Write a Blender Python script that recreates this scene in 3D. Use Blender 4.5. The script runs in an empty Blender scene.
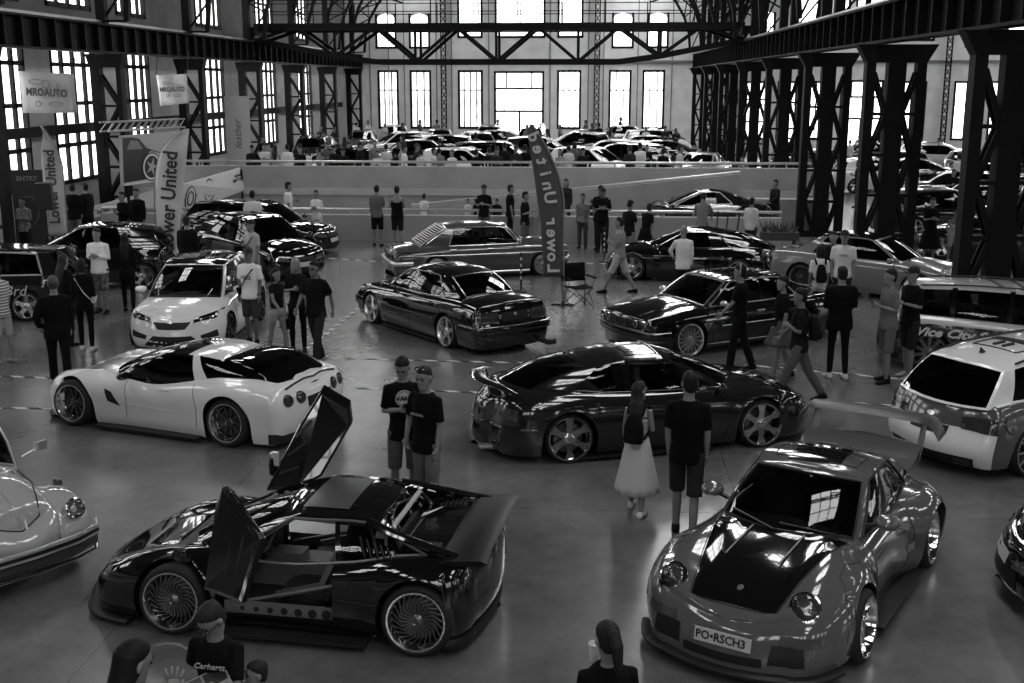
import bpy, bmesh, math, random
from mathutils import Vector, Matrix, noise
from mathutils.bvhtree import BVHTree
PI=math.pi
random.seed(7)
COL=bpy.context.scene.collection
sc=bpy.context.scene
# ---------------------------------------------------------------- materials
MC={}
def mat(g=.5,rough=.5,metal=0,coat=0,name=None,emit=0,noise_amt=0,noise_scale=8,bump=0,bscale=60,trans=0,spec=.5,g2=None):
    key=(g,rough,metal,coat,emit,noise_amt,noise_scale,bump,bscale,trans,spec)
    if key in MC: return MC[key]
    m=bpy.data.materials.new(name or 'grey_surface'); m.use_nodes=True
    nt=m.node_tree; b=nt.nodes['Principled BSDF']
    b.inputs['Base Color'].default_value=(g,g,g,1)
    b.inputs['Roughness'].default_value=rough
    b.inputs['Metallic'].default_value=metal
    b.inputs['Coat Weight'].default_value=coat
    b.inputs['Coat Roughness'].default_value=.02
    b.inputs['Specular IOR Level'].default_value=spec
    if emit:
        b.inputs['Emission Color'].default_value=(1,1,1,1); b.inputs['Emission Strength'].default_value=emit
    tc=nt.nodes.new('ShaderNodeTexCoord')
    if noise_amt:
        n=nt.nodes.new('ShaderNodeTexNoise'); n.inputs['Scale'].default_value=noise_scale; n.inputs['Detail'].default_value=6
        nt.links.new(tc.outputs['Object'],n.inputs['Vector'])
        r=nt.nodes.new('ShaderNodeMapRange'); r.inputs[1].default_value=.3; r.inputs[2].default_value=.7
        r.inputs[3].default_value=max(0,g*(1-noise_amt)); r.inputs[4].default_value=min(1,g*(1+noise_amt))
        nt.links.new(n.outputs['Fac'],r.inputs[0]); nt.links.new(r.outputs[0],b.inputs['Base Color'])
    if bump:
        n=nt.nodes.new('ShaderNodeTexNoise'); n.inputs['Scale'].default_value=bscale
        nt.links.new(tc.outputs['Object'],n.inputs['Vector'])
        bp=nt.nodes.new('ShaderNodeBump'); bp.inputs['Strength'].default_value=bump; bp.inputs['Distance'].default_value=.01
        nt.links.new(n.outputs['Fac'],bp.inputs['Height']); nt.links.new(bp.outputs[0],b.inputs['Normal'])
    MC[key]=m
    return m
def glass_mat(name,tint,refl=1.0):
    m=bpy.data.materials.new(name); m.use_nodes=True; nt=m.node_tree; nt.nodes.remove(nt.nodes['Principled BSDF'])
    out=nt.nodes['Material Output']
    t=nt.nodes.new('ShaderNodeBsdfTransparent'); t.inputs[0].default_value=(tint,tint,tint,1)
    g=nt.nodes.new('ShaderNodeBsdfGlossy'); g.inputs['Roughness'].default_value=.02; g.inputs[0].default_value=(refl,refl,refl,1)
    f=nt.nodes.new('ShaderNodeFresnel'); f.inputs[0].default_value=1.5
    ge=nt.nodes.new('ShaderNodeNewGeometry')
    mx=nt.nodes.new('ShaderNodeMixShader')
    nt.links.new(f.outputs[0],mx.inputs[0]); nt.links.new(t.outputs[0],mx.inputs[1]); nt.links.new(g.outputs[0],mx.inputs[2])
    nt.links.new(mx.outputs[0],out.inputs[0])
    return m
GLASS=glass_mat('tinted_car_glass',.35)
GLASSD=glass_mat('dark_car_glass',.10)
GLASSC=glass_mat('clear_lamp_glass',.85)
def paint(g,rough=.12,noise_=0): return mat(g,rough,0,1.0 if g<.2 else .8,name='car_paint')
CHROME=mat(.75,.08,1,name='chrome')
ALU=mat(.62,.22,1,name='brushed_aluminium')
RUB=mat(.012,.75,name='rubber')
BLK=mat(.008,.5,name='black_plastic')
BLKG=mat(.005,.08,0,1,name='gloss_black')
INT=mat(.012,.8,name='dark_interior')
STEEL=mat(.005,.6,0,name='painted_steel',noise_amt=.3,noise_scale=3,spec=.15)
# ---------------------------------------------------------------- mesh builder
class MB:
    def __init__(s): s.v=[];s.f=[];s.m=[];s.mats=[]
    def mi(s,m):
        if m not in s.mats: s.mats.append(m)
        return s.mats.index(m)
    def add(s,vs,fs,m):
        o=len(s.v); s.v+= [tuple(v) for v in vs]; k=s.mi(m)
        for f in fs: s.f.append(tuple(i+o for i in f)); s.m.append(k)
        return s
    def box(s,c,d,m,rz=0,rot=None):
        x,y,z=[a/2 for a in d]
        vs=[Vector((sx*x,sy*y,sz*z)) for sz in(-1,1) for sy in(-1,1) for sx in(-1,1)]
        R=rot or Matrix.Rotation(rz,3,'Z')
        vs=[R@v+Vector(c) for v in vs]
        return s.add(vs,[(0,2,3,1),(4,5,7,6),(0,1,5,4),(2,6,7,3),(0,4,6,2),(1,3,7,5)],m)
    def bar(s,a,b,w,h,m,up=(0,0,1)):
        a=Vector(a);b=Vector(b);d=b-a;L=d.length
        if L<1e-6: return s
        d/=L;u=Vector(up)
        if abs(d.dot(u))>.98:u=Vector((0,1,0))
        r=d.cross(u).normalized();u=r.cross(d)
        R=Matrix((r,d,u)).transposed()
        return s.box((a+b)/2,(w,L,h),m,rot=R)
    def tube(s,pts,rad,m,n=8,cap=True,flat=None):
        pts=[Vector(p) for p in pts]; N=len(pts)
        if not hasattr(rad,'__len__'): rad=[rad]*N
        vs=[];fs=[];pu=None
        for i,p in enumerate(pts):
            d=(pts[min(i+1,N-1)]-pts[max(i-1,0)])
            d=d.normalized() if d.length>1e-9 else Vector((0,0,1))
            if pu is None:
                u=Vector((0,0,1)) if abs(d.z)<.9 else Vector((0,1,0))
            else: u=pu
            r=d.cross(u).normalized();u=r.cross(d).normalized();pu=u
            ra=rad[i]; ra=ra if hasattr(ra,'__len__') else (ra,ra)
            for k in range(n):
                a=2*PI*k/n; vs.append(p+r*math.cos(a)*ra[0]+u*math.sin(a)*ra[1])
        for i in range(N-1):
            for k in range(n): fs.append((i*n+k,i*n+(k+1)%n,(i+1)*n+(k+1)%n,(i+1)*n+k))
        if cap: fs.append(tuple(range(n))[::-1]); fs.append(tuple((N-1)*n+k for k in range(n)))
        return s.add(vs,fs,m)
    def rings(s,rs,m,n=16,cap=True,pw=2.0):
        """rs: list of (centre, rx, ry[, frame matrix]) stacked ellipses (local x,y plane)"""
        vs=[];fs=[]
        for q in rs:
            c=Vector(q[0]);R=q[3] if len(q)>3 else Matrix.Identity(3)
            for k in range(n):
                a=2*PI*k/n;cx=math.cos(a);sy=math.sin(a)
                x=math.copysign(abs(cx)**(2/pw),cx)*q[1];y=math.copysign(abs(sy)**(2/pw),sy)*q[2]
                vs.append(c+R@Vector((x,y,0)))
        N=len(rs)
        for i in range(N-1):
            for k in range(n): fs.append((i*n+k,i*n+(k+1)%n,(i+1)*n+(k+1)%n,(i+1)*n+k))
        if cap: fs.append(tuple(range(n))[::-1]); fs.append(tuple((N-1)*n+k for k in range(n)))
        return s.add(vs,fs,m)
    def lathe(s,prof,m,n=28,axis='z',c=(0,0,0),mf=None):
        """prof list of (r,h); axis z or y"""
        vs=[];fs=[];c=Vector(c)
        for r,h in prof:
            for k in range(n):
                a=2*PI*k/n
                p=(r*math.cos(a),r*math.sin(a),h) if axis=='z' else ((r*math.cos(a),h,r*math.sin(a)) if axis=='y' else (h,r*math.cos(a),r*math.sin(a)))
                vs.append(Vector(p)+c)
        for i in range(len(prof)-1):
            for k in range(n): fs.append((i*n+k,i*n+(k+1)%n,(i+1)*n+(k+1)%n,(i+1)*n+k))
        return s.add(vs,fs,m)
    def grid(s,P,m,thick=0):
        nr=len(P);nc=len(P[0]);vs=[p for r in P for p in r]
        fs=[(i*nc+j,i*nc+j+1,(i+1)*nc+j+1,(i+1)*nc+j) for i in range(nr-1) for j in range(nc-1)]
        return s.add(vs,fs,m)
    def build(s,name,parent=None,smooth=False,loc=None,angle=40,fixn=True):
        me=bpy.data.meshes.new(name); me.from_pydata(s.v,[],s.f)
        for m in s.mats: me.materials.append(m)
        if len(s.mats)>1: me.polygons.foreach_set('material_index',s.m)
        if fixn:
            bm=bmesh.new(); bm.from_mesh(me); bmesh.ops.recalc_face_normals(bm,faces=bm.faces); bm.to_mesh(me); bm.free()
        if smooth:
            me.polygons.foreach_set('use_smooth',[True]*len(me.polygons))
            me.set_sharp_from_angle(angle=math.radians(angle))
        me.update()
        o=bpy.data.objects.new(name,me); COL.objects.link(o)
        if parent: o.parent=parent
        if loc: o.location=loc
        return o
def tag(o,label=None,cat=None,group=None,kind=None):
    if label:o['label']=label
    if cat:o['category']=cat
    if group:o['group']=group
    if kind:o['kind']=kind
    return o
def thing(name,label,cat,loc=(0,0,0),rz=0,group=None):
    o=bpy.data.objects.new(name,None); COL.objects.link(o); o.empty_display_size=.2
    o.location=loc;o.rotation_euler=(0,0,rz); return tag(o,label,cat,group)
KIDS={}
def kids(o): return [c for c in COL.objects if c.parent==o]
def copy_tree(o,parent=None,tree=None):
    if tree is None: tree=snap(o)
    c=o.copy(); COL.objects.link(c)
    if parent is not None:c.parent=parent
    for ch,sub in tree: copy_tree(ch,c,sub)
    return c
def snap(o):
    return [(c,snap(c)) for c in o.children]
def text_obj(s,size,m,name,parent,mtx,font_shear=0,ext=.002,bold=0,mirror=False,spacing=1.0,xs=1.0):
    cu=bpy.data.curves.new('t','FONT'); cu.body=s; cu.size=size; cu.align_x='CENTER'; cu.align_y='CENTER'
    cu.extrude=ext; cu.shear=font_shear; cu.offset=bold; cu.space_character=spacing; cu.resolution_u=2
    t=bpy.data.objects.new('t',cu); COL.objects.link(t)
    dg=bpy.context.evaluated_depsgraph_get(); dg.update()
    me=bpy.data.meshes.new_from_object(t.evaluated_get(dg)); me.name=name
    bpy.data.objects.remove(t); bpy.data.curves.remove(cu)
    S=Matrix.Diagonal((-xs if mirror else xs,1,1,1)); me.transform(S)
    me.materials.clear(); me.materials.append(m)
    o=bpy.data.objects.new(name,me); COL.objects.link(o); o.parent=parent; o.matrix_local=mtx
    return o
def frame(o,x,z):
    """matrix with local x->x dir, local z -> z dir, at o"""
    x=Vector(x).normalized();z=Vector(z).normalized();y=z.cross(x).normalized();x=y.cross(z)
    M=Matrix((x,y,z)).transposed().to_4x4(); M.translation=Vector(o); return M
def lerp(a,b,t): return a+(b-a)*t
def sstep(t): t=max(0,min(1,t)); return t*t*(3-2*t)
def interp(L,x):
    """smooth (monotone-ish cubic) interpolation of list of (x,y) sorted ascending"""
    if x<=L[0][0]: return L[0][1]
    if x>=L[-1][0]: return L[-1][1]
    for i in range(len(L)-1):
        if L[i][0]<=x<=L[i+1][0]: break
    x0,y0=L[i];x1,y1=L[i+1];h=x1-x0
    if h<1e-9:return y1
    d=(y1-y0)/h
    def sl(j):
        if j<=0 or j>=len(L)-1:
            k=max(0,min(len(L)-2,j if j<=0 else j-1)); return (L[k+1][1]-L[k][1])/max(1e-9,L[k+1][0]-L[k][0])
        a=(L[j][1]-L[j-1][1])/max(1e-9,L[j][0]-L[j-1][0]);b=(L[j+1][1]-L[j][1])/max(1e-9,L[j+1][0]-L[j][0])
        return 0 if a*b<=0 else 2*a*b/(a+b)
    m0,m1=sl(i),sl(i+1);t=(x-x0)/h
    return (2*t**3-3*t*t+1)*y0+(t**3-2*t*t+t)*h*m0+(-2*t**3+3*t*t)*y1+(t**3-t*t)*h*m1
# ---------------------------------------------------------------- camera
FPX=1150.0;HC=4.8;PSI=math.atan(.0662);PIT=math.atan(259.5/1150)
cam=bpy.data.cameras.new('camera');co=bpy.data.objects.new('camera',cam);COL.objects.link(co)
cam.sensor_width=36;cam.lens=36*FPX/1024;cam.clip_end=400
co.location=(0,0,HC);co.rotation_euler=(PI/2-PIT,0,PSI);sc.camera=co
_F=Vector((-math.sin(PSI)*math.cos(PIT),math.cos(PSI)*math.cos(PIT),-math.sin(PIT)))
_R=Vector((math.cos(PSI),math.sin(PSI),0));_U=_R.cross(_F)
def _ray(x,y): return _F+_R*((x-512)/FPX)+_U*((341.5-y)/FPX)
def gp(x,y,z=0):
    """where a pixel's sight line meets the level z: used to survey positions on the floor"""
    d=_ray(x,y);t=(z-HC)/d.z;return Vector((d.x*t,d.y*t,z))
def wy(x,y,Y):
    d=_ray(x,y);t=Y/d.y;return Vector((d.x*t,Y,HC+d.z*t))
def wx(x,y,X):
    d=_ray(x,y);t=X/d.x;return Vector((X,d.y*t,HC+d.z*t))
# ---------------------------------------------------------------- building
YB=80.0
def structure(o): o['kind']='structure'; return o
# floor
fm=bpy.data.materials.new('polished_concrete');fm.use_nodes=True;nt=fm.node_tree;b=nt.nodes['Principled BSDF']
tc=nt.nodes.new('ShaderNodeTexCoord')
def nz(scale,det=6,rough=.55):
    n=nt.nodes.new('ShaderNodeTexNoise');n.inputs['Scale'].default_value=scale;n.inputs['Detail'].default_value=det;n.inputs['Roughness'].default_value=rough
    nt.links.new(tc.outputs['Object'],n.inputs['Vector']);return n
def mr(src,a,b_,c,d):
    r=nt.nodes.new('ShaderNodeMapRange');r.inputs[1].default_value=a;r.inputs[2].default_value=b_;r.inputs[3].default_value=c;r.inputs[4].default_value=d
    nt.links.new(src,r.inputs[0]);return r.outputs[0]
def mth(op,a,b_=None,v=None):
    r=nt.nodes.new('ShaderNodeMath');r.operation=op;nt.links.new(a,r.inputs[0])
    if b_ is not None:nt.links.new(b_,r.inputs[1])
    if v is not None:r.inputs[1].default_value=v
    return r.outputs[0]
n1=nz(.5,5,.6);n2=nz(3.,8,.7)
base=mr(n1.outputs['Fac'],.2,.8,.06,.20)
base=mth('ADD',base,mr(n2.outputs['Fac'],.2,.8,-.035,.035))
sx=nt.nodes.new('ShaderNodeSeparateXYZ');nt.links.new(tc.outputs['Object'],sx.inputs[0])
def joint(ax,per,off):
    a=mth('ADD',sx.outputs[ax],v=off);a=mth('DIVIDE',a,v=per);a=mth('FRACT',a);a=mth('SUBTRACT',a,v=.5);a=mth('ABSOLUTE',a)
    return mth('LESS_THAN',a,v=.006/per)
j=mth('MAXIMUM',joint(0,6,1.2),joint(1,6,2.5))
j=mth('MULTIPLY',j,v=-.06);base=mth('ADD',base,j);nt.links.new(base,b.inputs['Base Color'])
b.inputs['Roughness'].default_value=.24
bp=nt.nodes.new('ShaderNodeBump');bp.inputs['Strength'].default_value=.04;bp.inputs['Distance'].default_value=.02
nt.links.new(nz(1.3,3).outputs['Fac'],bp.inputs['Height']);nt.links.new(bp.outputs[0],b.inputs['Normal'])
b.inputs['Specular IOR Level'].default_value=.6
m=MB();m.box((8,31,-.1),(60,102,.2),fm);structure(m.build('floor'))
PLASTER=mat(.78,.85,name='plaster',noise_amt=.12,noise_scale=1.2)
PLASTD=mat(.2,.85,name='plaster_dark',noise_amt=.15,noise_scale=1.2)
CONC=mat(.36,.75,name='grey_concrete',noise_amt=.12,noise_scale=1.0)
CONCL=mat(.46,.7,name='pale_concrete',noise_amt=.1,noise_scale=2.0)
ROOF=mat(.05,.8,name='roof_boards',noise_amt=.3,noise_scale=2)
FRAME=mat(.006,.6,name='window_iron',spec=.2)
def pane_mat(s,clouds=0):
    m=bpy.data.materials.new('daylight_pane');m.use_nodes=True;nt=m.node_tree;b=nt.nodes['Principled BSDF']
    b.inputs['Base Color'].default_value=(.5,.5,.5,1);b.inputs['Roughness'].default_value=.2
    b.inputs['Emission Color'].default_value=(1,1,1,1);b.inputs['Emission Strength'].default_value=s
    if clouds:
        t=nt.nodes.new('ShaderNodeTexCoord');n=nt.nodes.new('ShaderNodeTexNoise');n.inputs['Scale'].default_value=.9;n.inputs['Detail'].default_value=5
        nt.links.new(t.outputs['Object'],n.inputs[0]);r=nt.nodes.new('ShaderNodeMapRange')
        r.inputs[1].default_value=.38;r.inputs[2].default_value=.6;r.inputs[3].default_value=clouds;r.inputs[4].default_value=s
        nt.links.new(n.outputs['Fac'],r.inputs[0]);nt.links.new(r.outputs[0],b.inputs['Emission Strength'])
    return m
PANE_B=pane_mat(3.2);PANE_T=pane_mat(2.0,.75);PANE_L=pane_mat(2.6);PANE_S=pane_mat(10.5);PANE_N=pane_mat(6.0)
# --- generic wall with rectangular / arched openings (in plane coordinates u, z)
def wall_holes(name,u0,u1,z0,z1,holes,xf,m):
    """wall from boxes around the holes; holes (a,b,c,d); xf maps (u,z,depth)->point"""
    us=sorted({u0,u1}|{h[0] for h in holes}|{h[1] for h in holes})
    B=MB()
    for i in range(len(us)-1):
        a,b_=us[i],us[i+1]
        if b_-a<1e-4: continue
        hs=sorted([(h[2],h[3]) for h in holes if h[0]<=a+1e-5 and h[1]>=b_-1e-5])
        z=z0
        for (c,d) in hs+[(z1,z1)]:
            if c>z+1e-4:
                vs=[xf(u,zz,dd) for dd in(0,.35) for zz in(z,c) for u in(a,b_)]
                B.add(vs,[(0,1,3,2),(4,6,7,5),(0,4,5,1),(2,3,7,6),(0,2,6,4),(1,5,7,3)],m)
            z=max(z,d)
    return structure(B.build(name))
wn=[0]
def window(u0,u1,z0,z1,xf,pane,nv=3,nh=(.33,),arch=False,fw=.15,mull=.075,extra=None):
    wn[0]+=1;root=structure(bpy.data.objects.new('window_%d'%wn[0],None));COL.objects.link(root)
    root.location=xf(u0,z0,.2);o=Vector(root.location)
    F_=MB()
    def bx(a,b_,c,d,t=.12):
        vs=[Vector(xf(u,zz,dd))-o for dd in(-.03,t) for zz in(c,d) for u in(a,b_)]
        F_.add(vs,[(0,1,3,2),(4,6,7,5),(0,4,5,1),(2,3,7,6),(0,2,6,4),(1,5,7,3)],FRAME)
    bx(u0,u0+fw,z0,z1);bx(u1-fw,u1,z0,z1);bx(u0,u1,z0,z0+fw);
    if not arch:bx(u0,u1,z1-fw,z1)
    for k in range(1,nv):
        u=lerp(u0,u1,k/nv);bx(u-mull/2,u+mull/2,z0,z1,.08)
    for h in nh:
        z=lerp(z0,z1,h);bx(u0,u1,z-mull/2,z+mull/2,.08)
    if extra:
        for e in extra: bx(*e)
    F_.build('window_frame',root)
    P=MB();r=(u1-u0)/2
    if arch:
        n=14;cz=z1-r;pts=[xf(u0,z0,.15),xf(u1,z0,.15)]+[xf((u0+u1)/2+r*math.cos(PI*k/n),cz+r*math.sin(PI*k/n),.15) for k in range(n+1)]
        pts=[Vector(p)-o for p in pts];P.add(pts,[tuple(range(len(pts)))],pane)
        # spandrels closing the square opening round the arch
        S=MB()
        for sgn in(-1,1):
            q=[Vector(xf((u0+u1)/2+sgn*r,z1,.06))-o]+[Vector(xf((u0+u1)/2+sgn*r*math.cos(PI/2*k/8),cz+r*math.sin(PI/2*k/8),.06))-o for k in range(9)]
            S.add(q,[tuple(range(len(q)))],PLASTER)
        S.build('arch_spandrel',root,fixn=False)
    else:
        P.add([Vector(xf(*q))-o for q in((u0,z0,.15),(u1,z0,.15),(u1,z1,.15),(u0,z1,.15))],[(0,1,2,3)],pane)
    P.build('pane',root,fixn=False)
    return root
# back wall of nave and right aisle
def xfb(u,z,d): return (u,YB+d,z)
kx=lambda px:wy(px,100,YB).x
zb=lambda py:wy(520,py,YB).z
lows=[(kx(a),kx(b_),zb(129),zb(70)) for a,b_ in((378,399),(410,431.5),(458,483),(557,581),(608.5,631),(642,664.5))]
door=(kx(494),kx(544),.75,zb(71))
ups=[(kx(a),kx(b_),zb(48.5),zb(13)) for a,b_ in((377,398),(410,431),(610.5,632.5),(645,667))]
cen=[(kx(a),kx(b_),zb(38),12.5) for a,b_ in((458,483),(495,545),(557,582.5))]
rl=[(kx(a),kx(b_),zb(139),zb(81)) for a,b_ in((745,768),(777,797),(803,829),(896,926),(953,979),(989,1012),(1040,1062))]
rdoor=(kx(840),kx(883),.4,zb(80))
ru=[(kx(a),kx(b_),zb(48.5),zb(13)) for a,b_ in((758,772),(960,984),(1000,1022))]
rc=[(kx(a),kx(b_),zb(42),12.5) for a,b_ in((786,815),(832,845),(850,885),(905,930))]
allh=lows+[door]+ups+cen+rl+[rdoor]+ru+rc
wall_holes('wall_back',-20,38,0,17,allh,xfb,PLASTER)
for i,h in enumerate(lows):
    window(*h,xfb,PANE_T if i in(0,1,2) else PANE_B,nv=4 if (i in (2,3)) else 3,nh=(.66,))
for h in ups: window(*h,xfb,PANE_B,nv=1,nh=(.58,),arch=True)
for h in cen: window(*h,xfb,PANE_B,nv=1,nh=())
for h in rl: window(*h,xfb,PANE_B,nv=2,nh=(.6,))
for h in ru: window(*h,xfb,PANE_B,nv=1,nh=(.58,),arch=True)
for h in rc: window(*h,xfb,PANE_B,nv=1,nh=())
for h in(door,rdoor):
    a,b_,c,d=h;H=d-c
    window(a,b_,c,d,xfb,PANE_B,nv=1,nh=(),mull=.1,extra=[(a,b_,c+H*.425,c+H*.455),(a,b_,c+H*.74,c+H*.77),(lerp(a,b_,.49),lerp(a,b_,.53),c,c+H*.44),
      (lerp(a,b_,.24),lerp(a,b_,.27),c+H*.77,d),(lerp(a,b_,.74),lerp(a,b_,.77),c+H*.77,d),(lerp(a,b_,.2),lerp(a,b_,.208),c+H*.45,c+H*.75),(lerp(a,b_,.4),lerp(a,b_,.408),c+H*.45,c+H*.75),(lerp(a,b_,.6),lerp(a,b_,.608),c+H*.45,c+H*.75),(lerp(a,b_,.8),lerp(a,b_,.808),c+H*.45,c+H*.75)])
# cornice and pilaster lines of back wall
T=MB();T.box((8,YB-.06,zb(62)),(56,.12,.18),PLASTD)
structure(T.build('trim_1'))
T=MB()
for px in(371,389.5,405,437,452,489,550,588,603,637,671): T.box((kx(px),YB-.03,6),(.06,.06,12),PLASTD)
structure(T.build('trim_2'))
for px in(444.5,596.5,944,):
    B=MB();x=kx(px);w=.32
    for s_ in(-1,1):B.box((x+s_*w/2,YB-.35,6.5),(.07,.12,13),STEEL)
    for k in range(26):
        z=.2+k*.5
        B.bar((x-w/2,YB-.35,z),(x+w/2,YB-.35,z+.5),.05,.05,STEEL);B.bar((x+w/2,YB-.35,z),(x-w/2,YB-.35,z+.5),.05,.05,STEEL)
    o=B.build('lattice_mast');tag(o,'slim lattice steel mast standing against the far end wall '+{444.5:'left of the tall glazed doors',596.5:'right of the tall glazed doors',944:'in the right-hand aisle'}[px],'mast')
# left wall
XL=-16.7
def xfl(u,z,d): return (XL-d,u,z)
lw=[(14.5,17.7),(21,24.2),(26.0,29.2),(31.,33.9),(35.6,38.9),(41,43.8),(49.4,52.9),(58.4,61.8),(66.5,69.8)]
holes=[(a,b_,1.6,5.95) for a,b_ in lw]+[(a,b_,7.1,10.2) for a,b_ in lw]
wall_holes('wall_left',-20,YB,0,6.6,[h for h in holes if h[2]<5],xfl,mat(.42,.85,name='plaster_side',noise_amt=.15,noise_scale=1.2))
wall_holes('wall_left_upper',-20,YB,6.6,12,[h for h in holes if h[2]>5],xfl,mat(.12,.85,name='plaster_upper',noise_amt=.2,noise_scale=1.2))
for a,b_ in lw:
    root=window(a,b_,1.6,5.95,xfl,PANE_L,nv=4,nh=(.28,.58,.86),mull=.13,fw=.12)
    window(a,b_,7.1,10.2,xfl,PANE_L,nv=4,nh=(.5,),mull=.1)
# right wall of the aisle and the wall behind the viewer
def xfr(u,z,d): return (36+d,u,z)
hr=[(a,a+4,2.2,6) for a in range(0,76,8)]
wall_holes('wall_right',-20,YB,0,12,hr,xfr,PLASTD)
for h in hr: window(*h,xfr,PANE_L,nv=4,nh=(.3,.6))  # out-of-view glowing windows, added to supply light to the hall
def xfn(u,z,d): return (u,-18-d,z)
hn=[(a,a+2.6,5.5,10.5) for a in(-14,-10,-6,-2,2,12,18,24,30)]
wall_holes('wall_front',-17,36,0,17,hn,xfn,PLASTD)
for h in hn: window(*h,xfn,PANE_B,nv=4,nh=(.25,.5,.75),arch=True)
# roof with glazed strips
def roof_slab(name,x0,z0,x1,z1,sky):
    B=MB();n=len(sky)
    d=Vector((x1-x0,0,z1-z0));
    cuts=[0]+[c for s_ in sky for c in s_]+[1]
    for i in range(0,len(cuts),2):
        a,b_=cuts[i],cuts[i+1]
        if b_-a<1e-3:continue
        p=Vector((x0,0,z0))+d*a;q=Vector((x0,0,z0))+d*b_
        B.add([(p.x,-20,p.z),(q.x,-20,q.z),(q.x,YB+1,q.z),(p.x,YB+1,p.z),(p.x,-20,p.z+.3),(q.x,-20,q.z+.3),(q.x,YB+1,q.z+.3),(p.x,YB+1,p.z+.3)],
              [(0,1,2,3),(4,7,6,5),(0,4,5,1),(2,6,7,3),(0,3,7,4),(1,5,6,2)],ROOF)
    structure(B.build(name))
    for a,b_ in sky:
        p=Vector((x0,0,z0))+d*a;q=Vector((x0,0,z0))+d*b_
        wn[0]+=1;root=structure(bpy.data.objects.new('window_%d'%wn[0],None));COL.objects.link(root)
        for y0 in range(-14,76,8):
            P=MB();P.add([(p.x,y0,p.z+.1),(q.x,y0,q.z+.1),(q.x,y0+4.6,q.z+.1),(p.x,y0+4.6,p.z+.1)],[(0,1,2,3)],PANE_S if y0>26 else PANE_N);P.build('pane',root,fixn=False)
        G=MB()
        for y0 in range(-14,76,8):
            G.add([(p.x,y0+4.6,p.z+.12),(q.x,y0+4.6,q.z+.12),(q.x,y0+8,q.z+.12),(p.x,y0+8,p.z+.12)],[(0,1,2,3)],ROOF)
            for yy in(0,1.53,3.06,4.6):G.bar((p.x,y0+yy,p.z),(q.x,y0+yy,q.z),.1,.12,FRAME)
        for t in(0,.33,.66,1):
            c=p.lerp(q,t);G.bar((c.x,-16,c.z),(c.x,74,c.z),.08,.12,FRAME)
        G.build('window_frame',root)
roof_slab('ceiling',-17.3,11.5,-4.3,16.5,[(.30,.42)])
roof_slab('ceiling_nave_right_slope',7.6,11.5,-4.3,16.5,[(.20,.44)])
roof_slab('ceiling_aisle',7.6,11.5,22,16.5,[(.5,.62)])
roof_slab('ceiling_aisle_right_slope',36.4,11.5,22,16.5,[(.5,.62)])
# --- crane girders
GB,GT=5.7,6.62
def girder(name,x,y0,y1,face,label):
    root=thing(name,label,'steel girder',(x,0,0))
    B=MB();B.box((0,(y0+y1)/2,(GB+GT)/2),(.05,y1-y0,GT-GB),STEEL)
    B.box((0,(y0+y1)/2,GB+.03),(.45,y1-y0,.06),STEEL);B.box((0,(y0+y1)/2,GT-.03),(.45,y1-y0,.06),STEEL)
    B.build('web_and_flanges',root)
    S=MB();S.box((0,0,(GB+GT)/2),(.4,.05,GT-GB-.1),STEEL);S=S.build('stiffener_rib',root);S.location.y=y0+.4;y=y0+1.4
    while y<y1:
        q=S.copy();COL.objects.link(q);q.location.y=y;y+=1.0
    R=MB();R.box((0,(y0+y1)/2,GT+.05),(.09,y1-y0,.1),mat(.35,.3,.9,name='rail_steel'));R.build('crane_rail',root)
    return root
girder('crane_girder',-15.6,-10,YB-.3,1,'long riveted crane girder running along the left window wall')
girder('crane_girder',7.0,-2,YB-.3,-1,'dark riveted crane girder along the right colonnade of lattice columns')
COLY=[21.1,29.1,37.2,45.2,53.2,61.3,69.3,77.0]
def lattice_col(x,y,legs,label,group):
    root=thing('lattice_column',label,'steel column',(x,y,0),0,group)
    z1=GB-.02
    for lx,w in legs:
        L=MB();L.box((lx,0,z1/2),(w,.34,z1),STEEL);L.build('leg',root)
    T=MB()
    for i in range(len(legs)-1):
        a=legs[i][0]+legs[i][1]/2-.02;b_=legs[i+1][0]-legs[i+1][1]/2+.02;h=.98;z=.12;k=0
        while z+h<z1-.35:
            for yy in(-.12,.12):
                p,q=((a,yy,z),(b_,yy,z+h)) if (k+i)%2 else ((b_,yy,z),(a,yy,z+h))
                T.bar(p,q,.07,.1,STEEL);
            T.bar((a,0,z),(b_,0,z),.3,.07,STEEL)
            z+=h;k+=1
    T.build('lattice_bracing',root)
    G=MB();x0=legs[0][0]-legs[0][1]/2;x1=legs[-1][0]+legs[-1][1]/2
    gw=.24 if len(legs)==3 else .12
    G.add([(x0,s_*.2,z1-.42) for s_ in(-1,1)]+[(x1,s_*.2,z1-.42) for s_ in(-1,1)]+[(x0-gw,s_*.2,z1) for s_ in(-1,1)]+[(x1+gw,s_*.2,z1) for s_ in(-1,1)],
          [(0,1,3,2),(4,6,7,5),(0,2,6,4),(1,5,7,3),(0,4,5,1),(2,3,7,6)],STEEL)
    G.build('head_gusset',root)
    F_=MB();F_.box(((x0+x1)/2,0,.06),(x1-x0+.3,.6,.12),STEEL);F_.build('base_plate',root)
    return root
ordn=['nearest','second','third','fourth','fifth','sixth','seventh','farthest']
for i,y in enumerate(COLY):
    lattice_col(7.35,y,[(-.6,.22),(0.02,.42),(.6,.22)],'three-legged black lattice column, %s along the right-hand colonnade'%ordn[i],'lattice columns of the right colonnade')
    if i>=1:
        lattice_col(-15.5,y,[(-.42,.3),(.36,.16)],'slim black lattice column before the left window wall, %s from the viewer'%ordn[i-1],'lattice columns of the left colonnade')
# wind beam along left wall
B=MB();B.box((XL+.25,30,3.35),(.2,94,.3),STEEL);structure(B.build('trim_3'))
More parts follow.
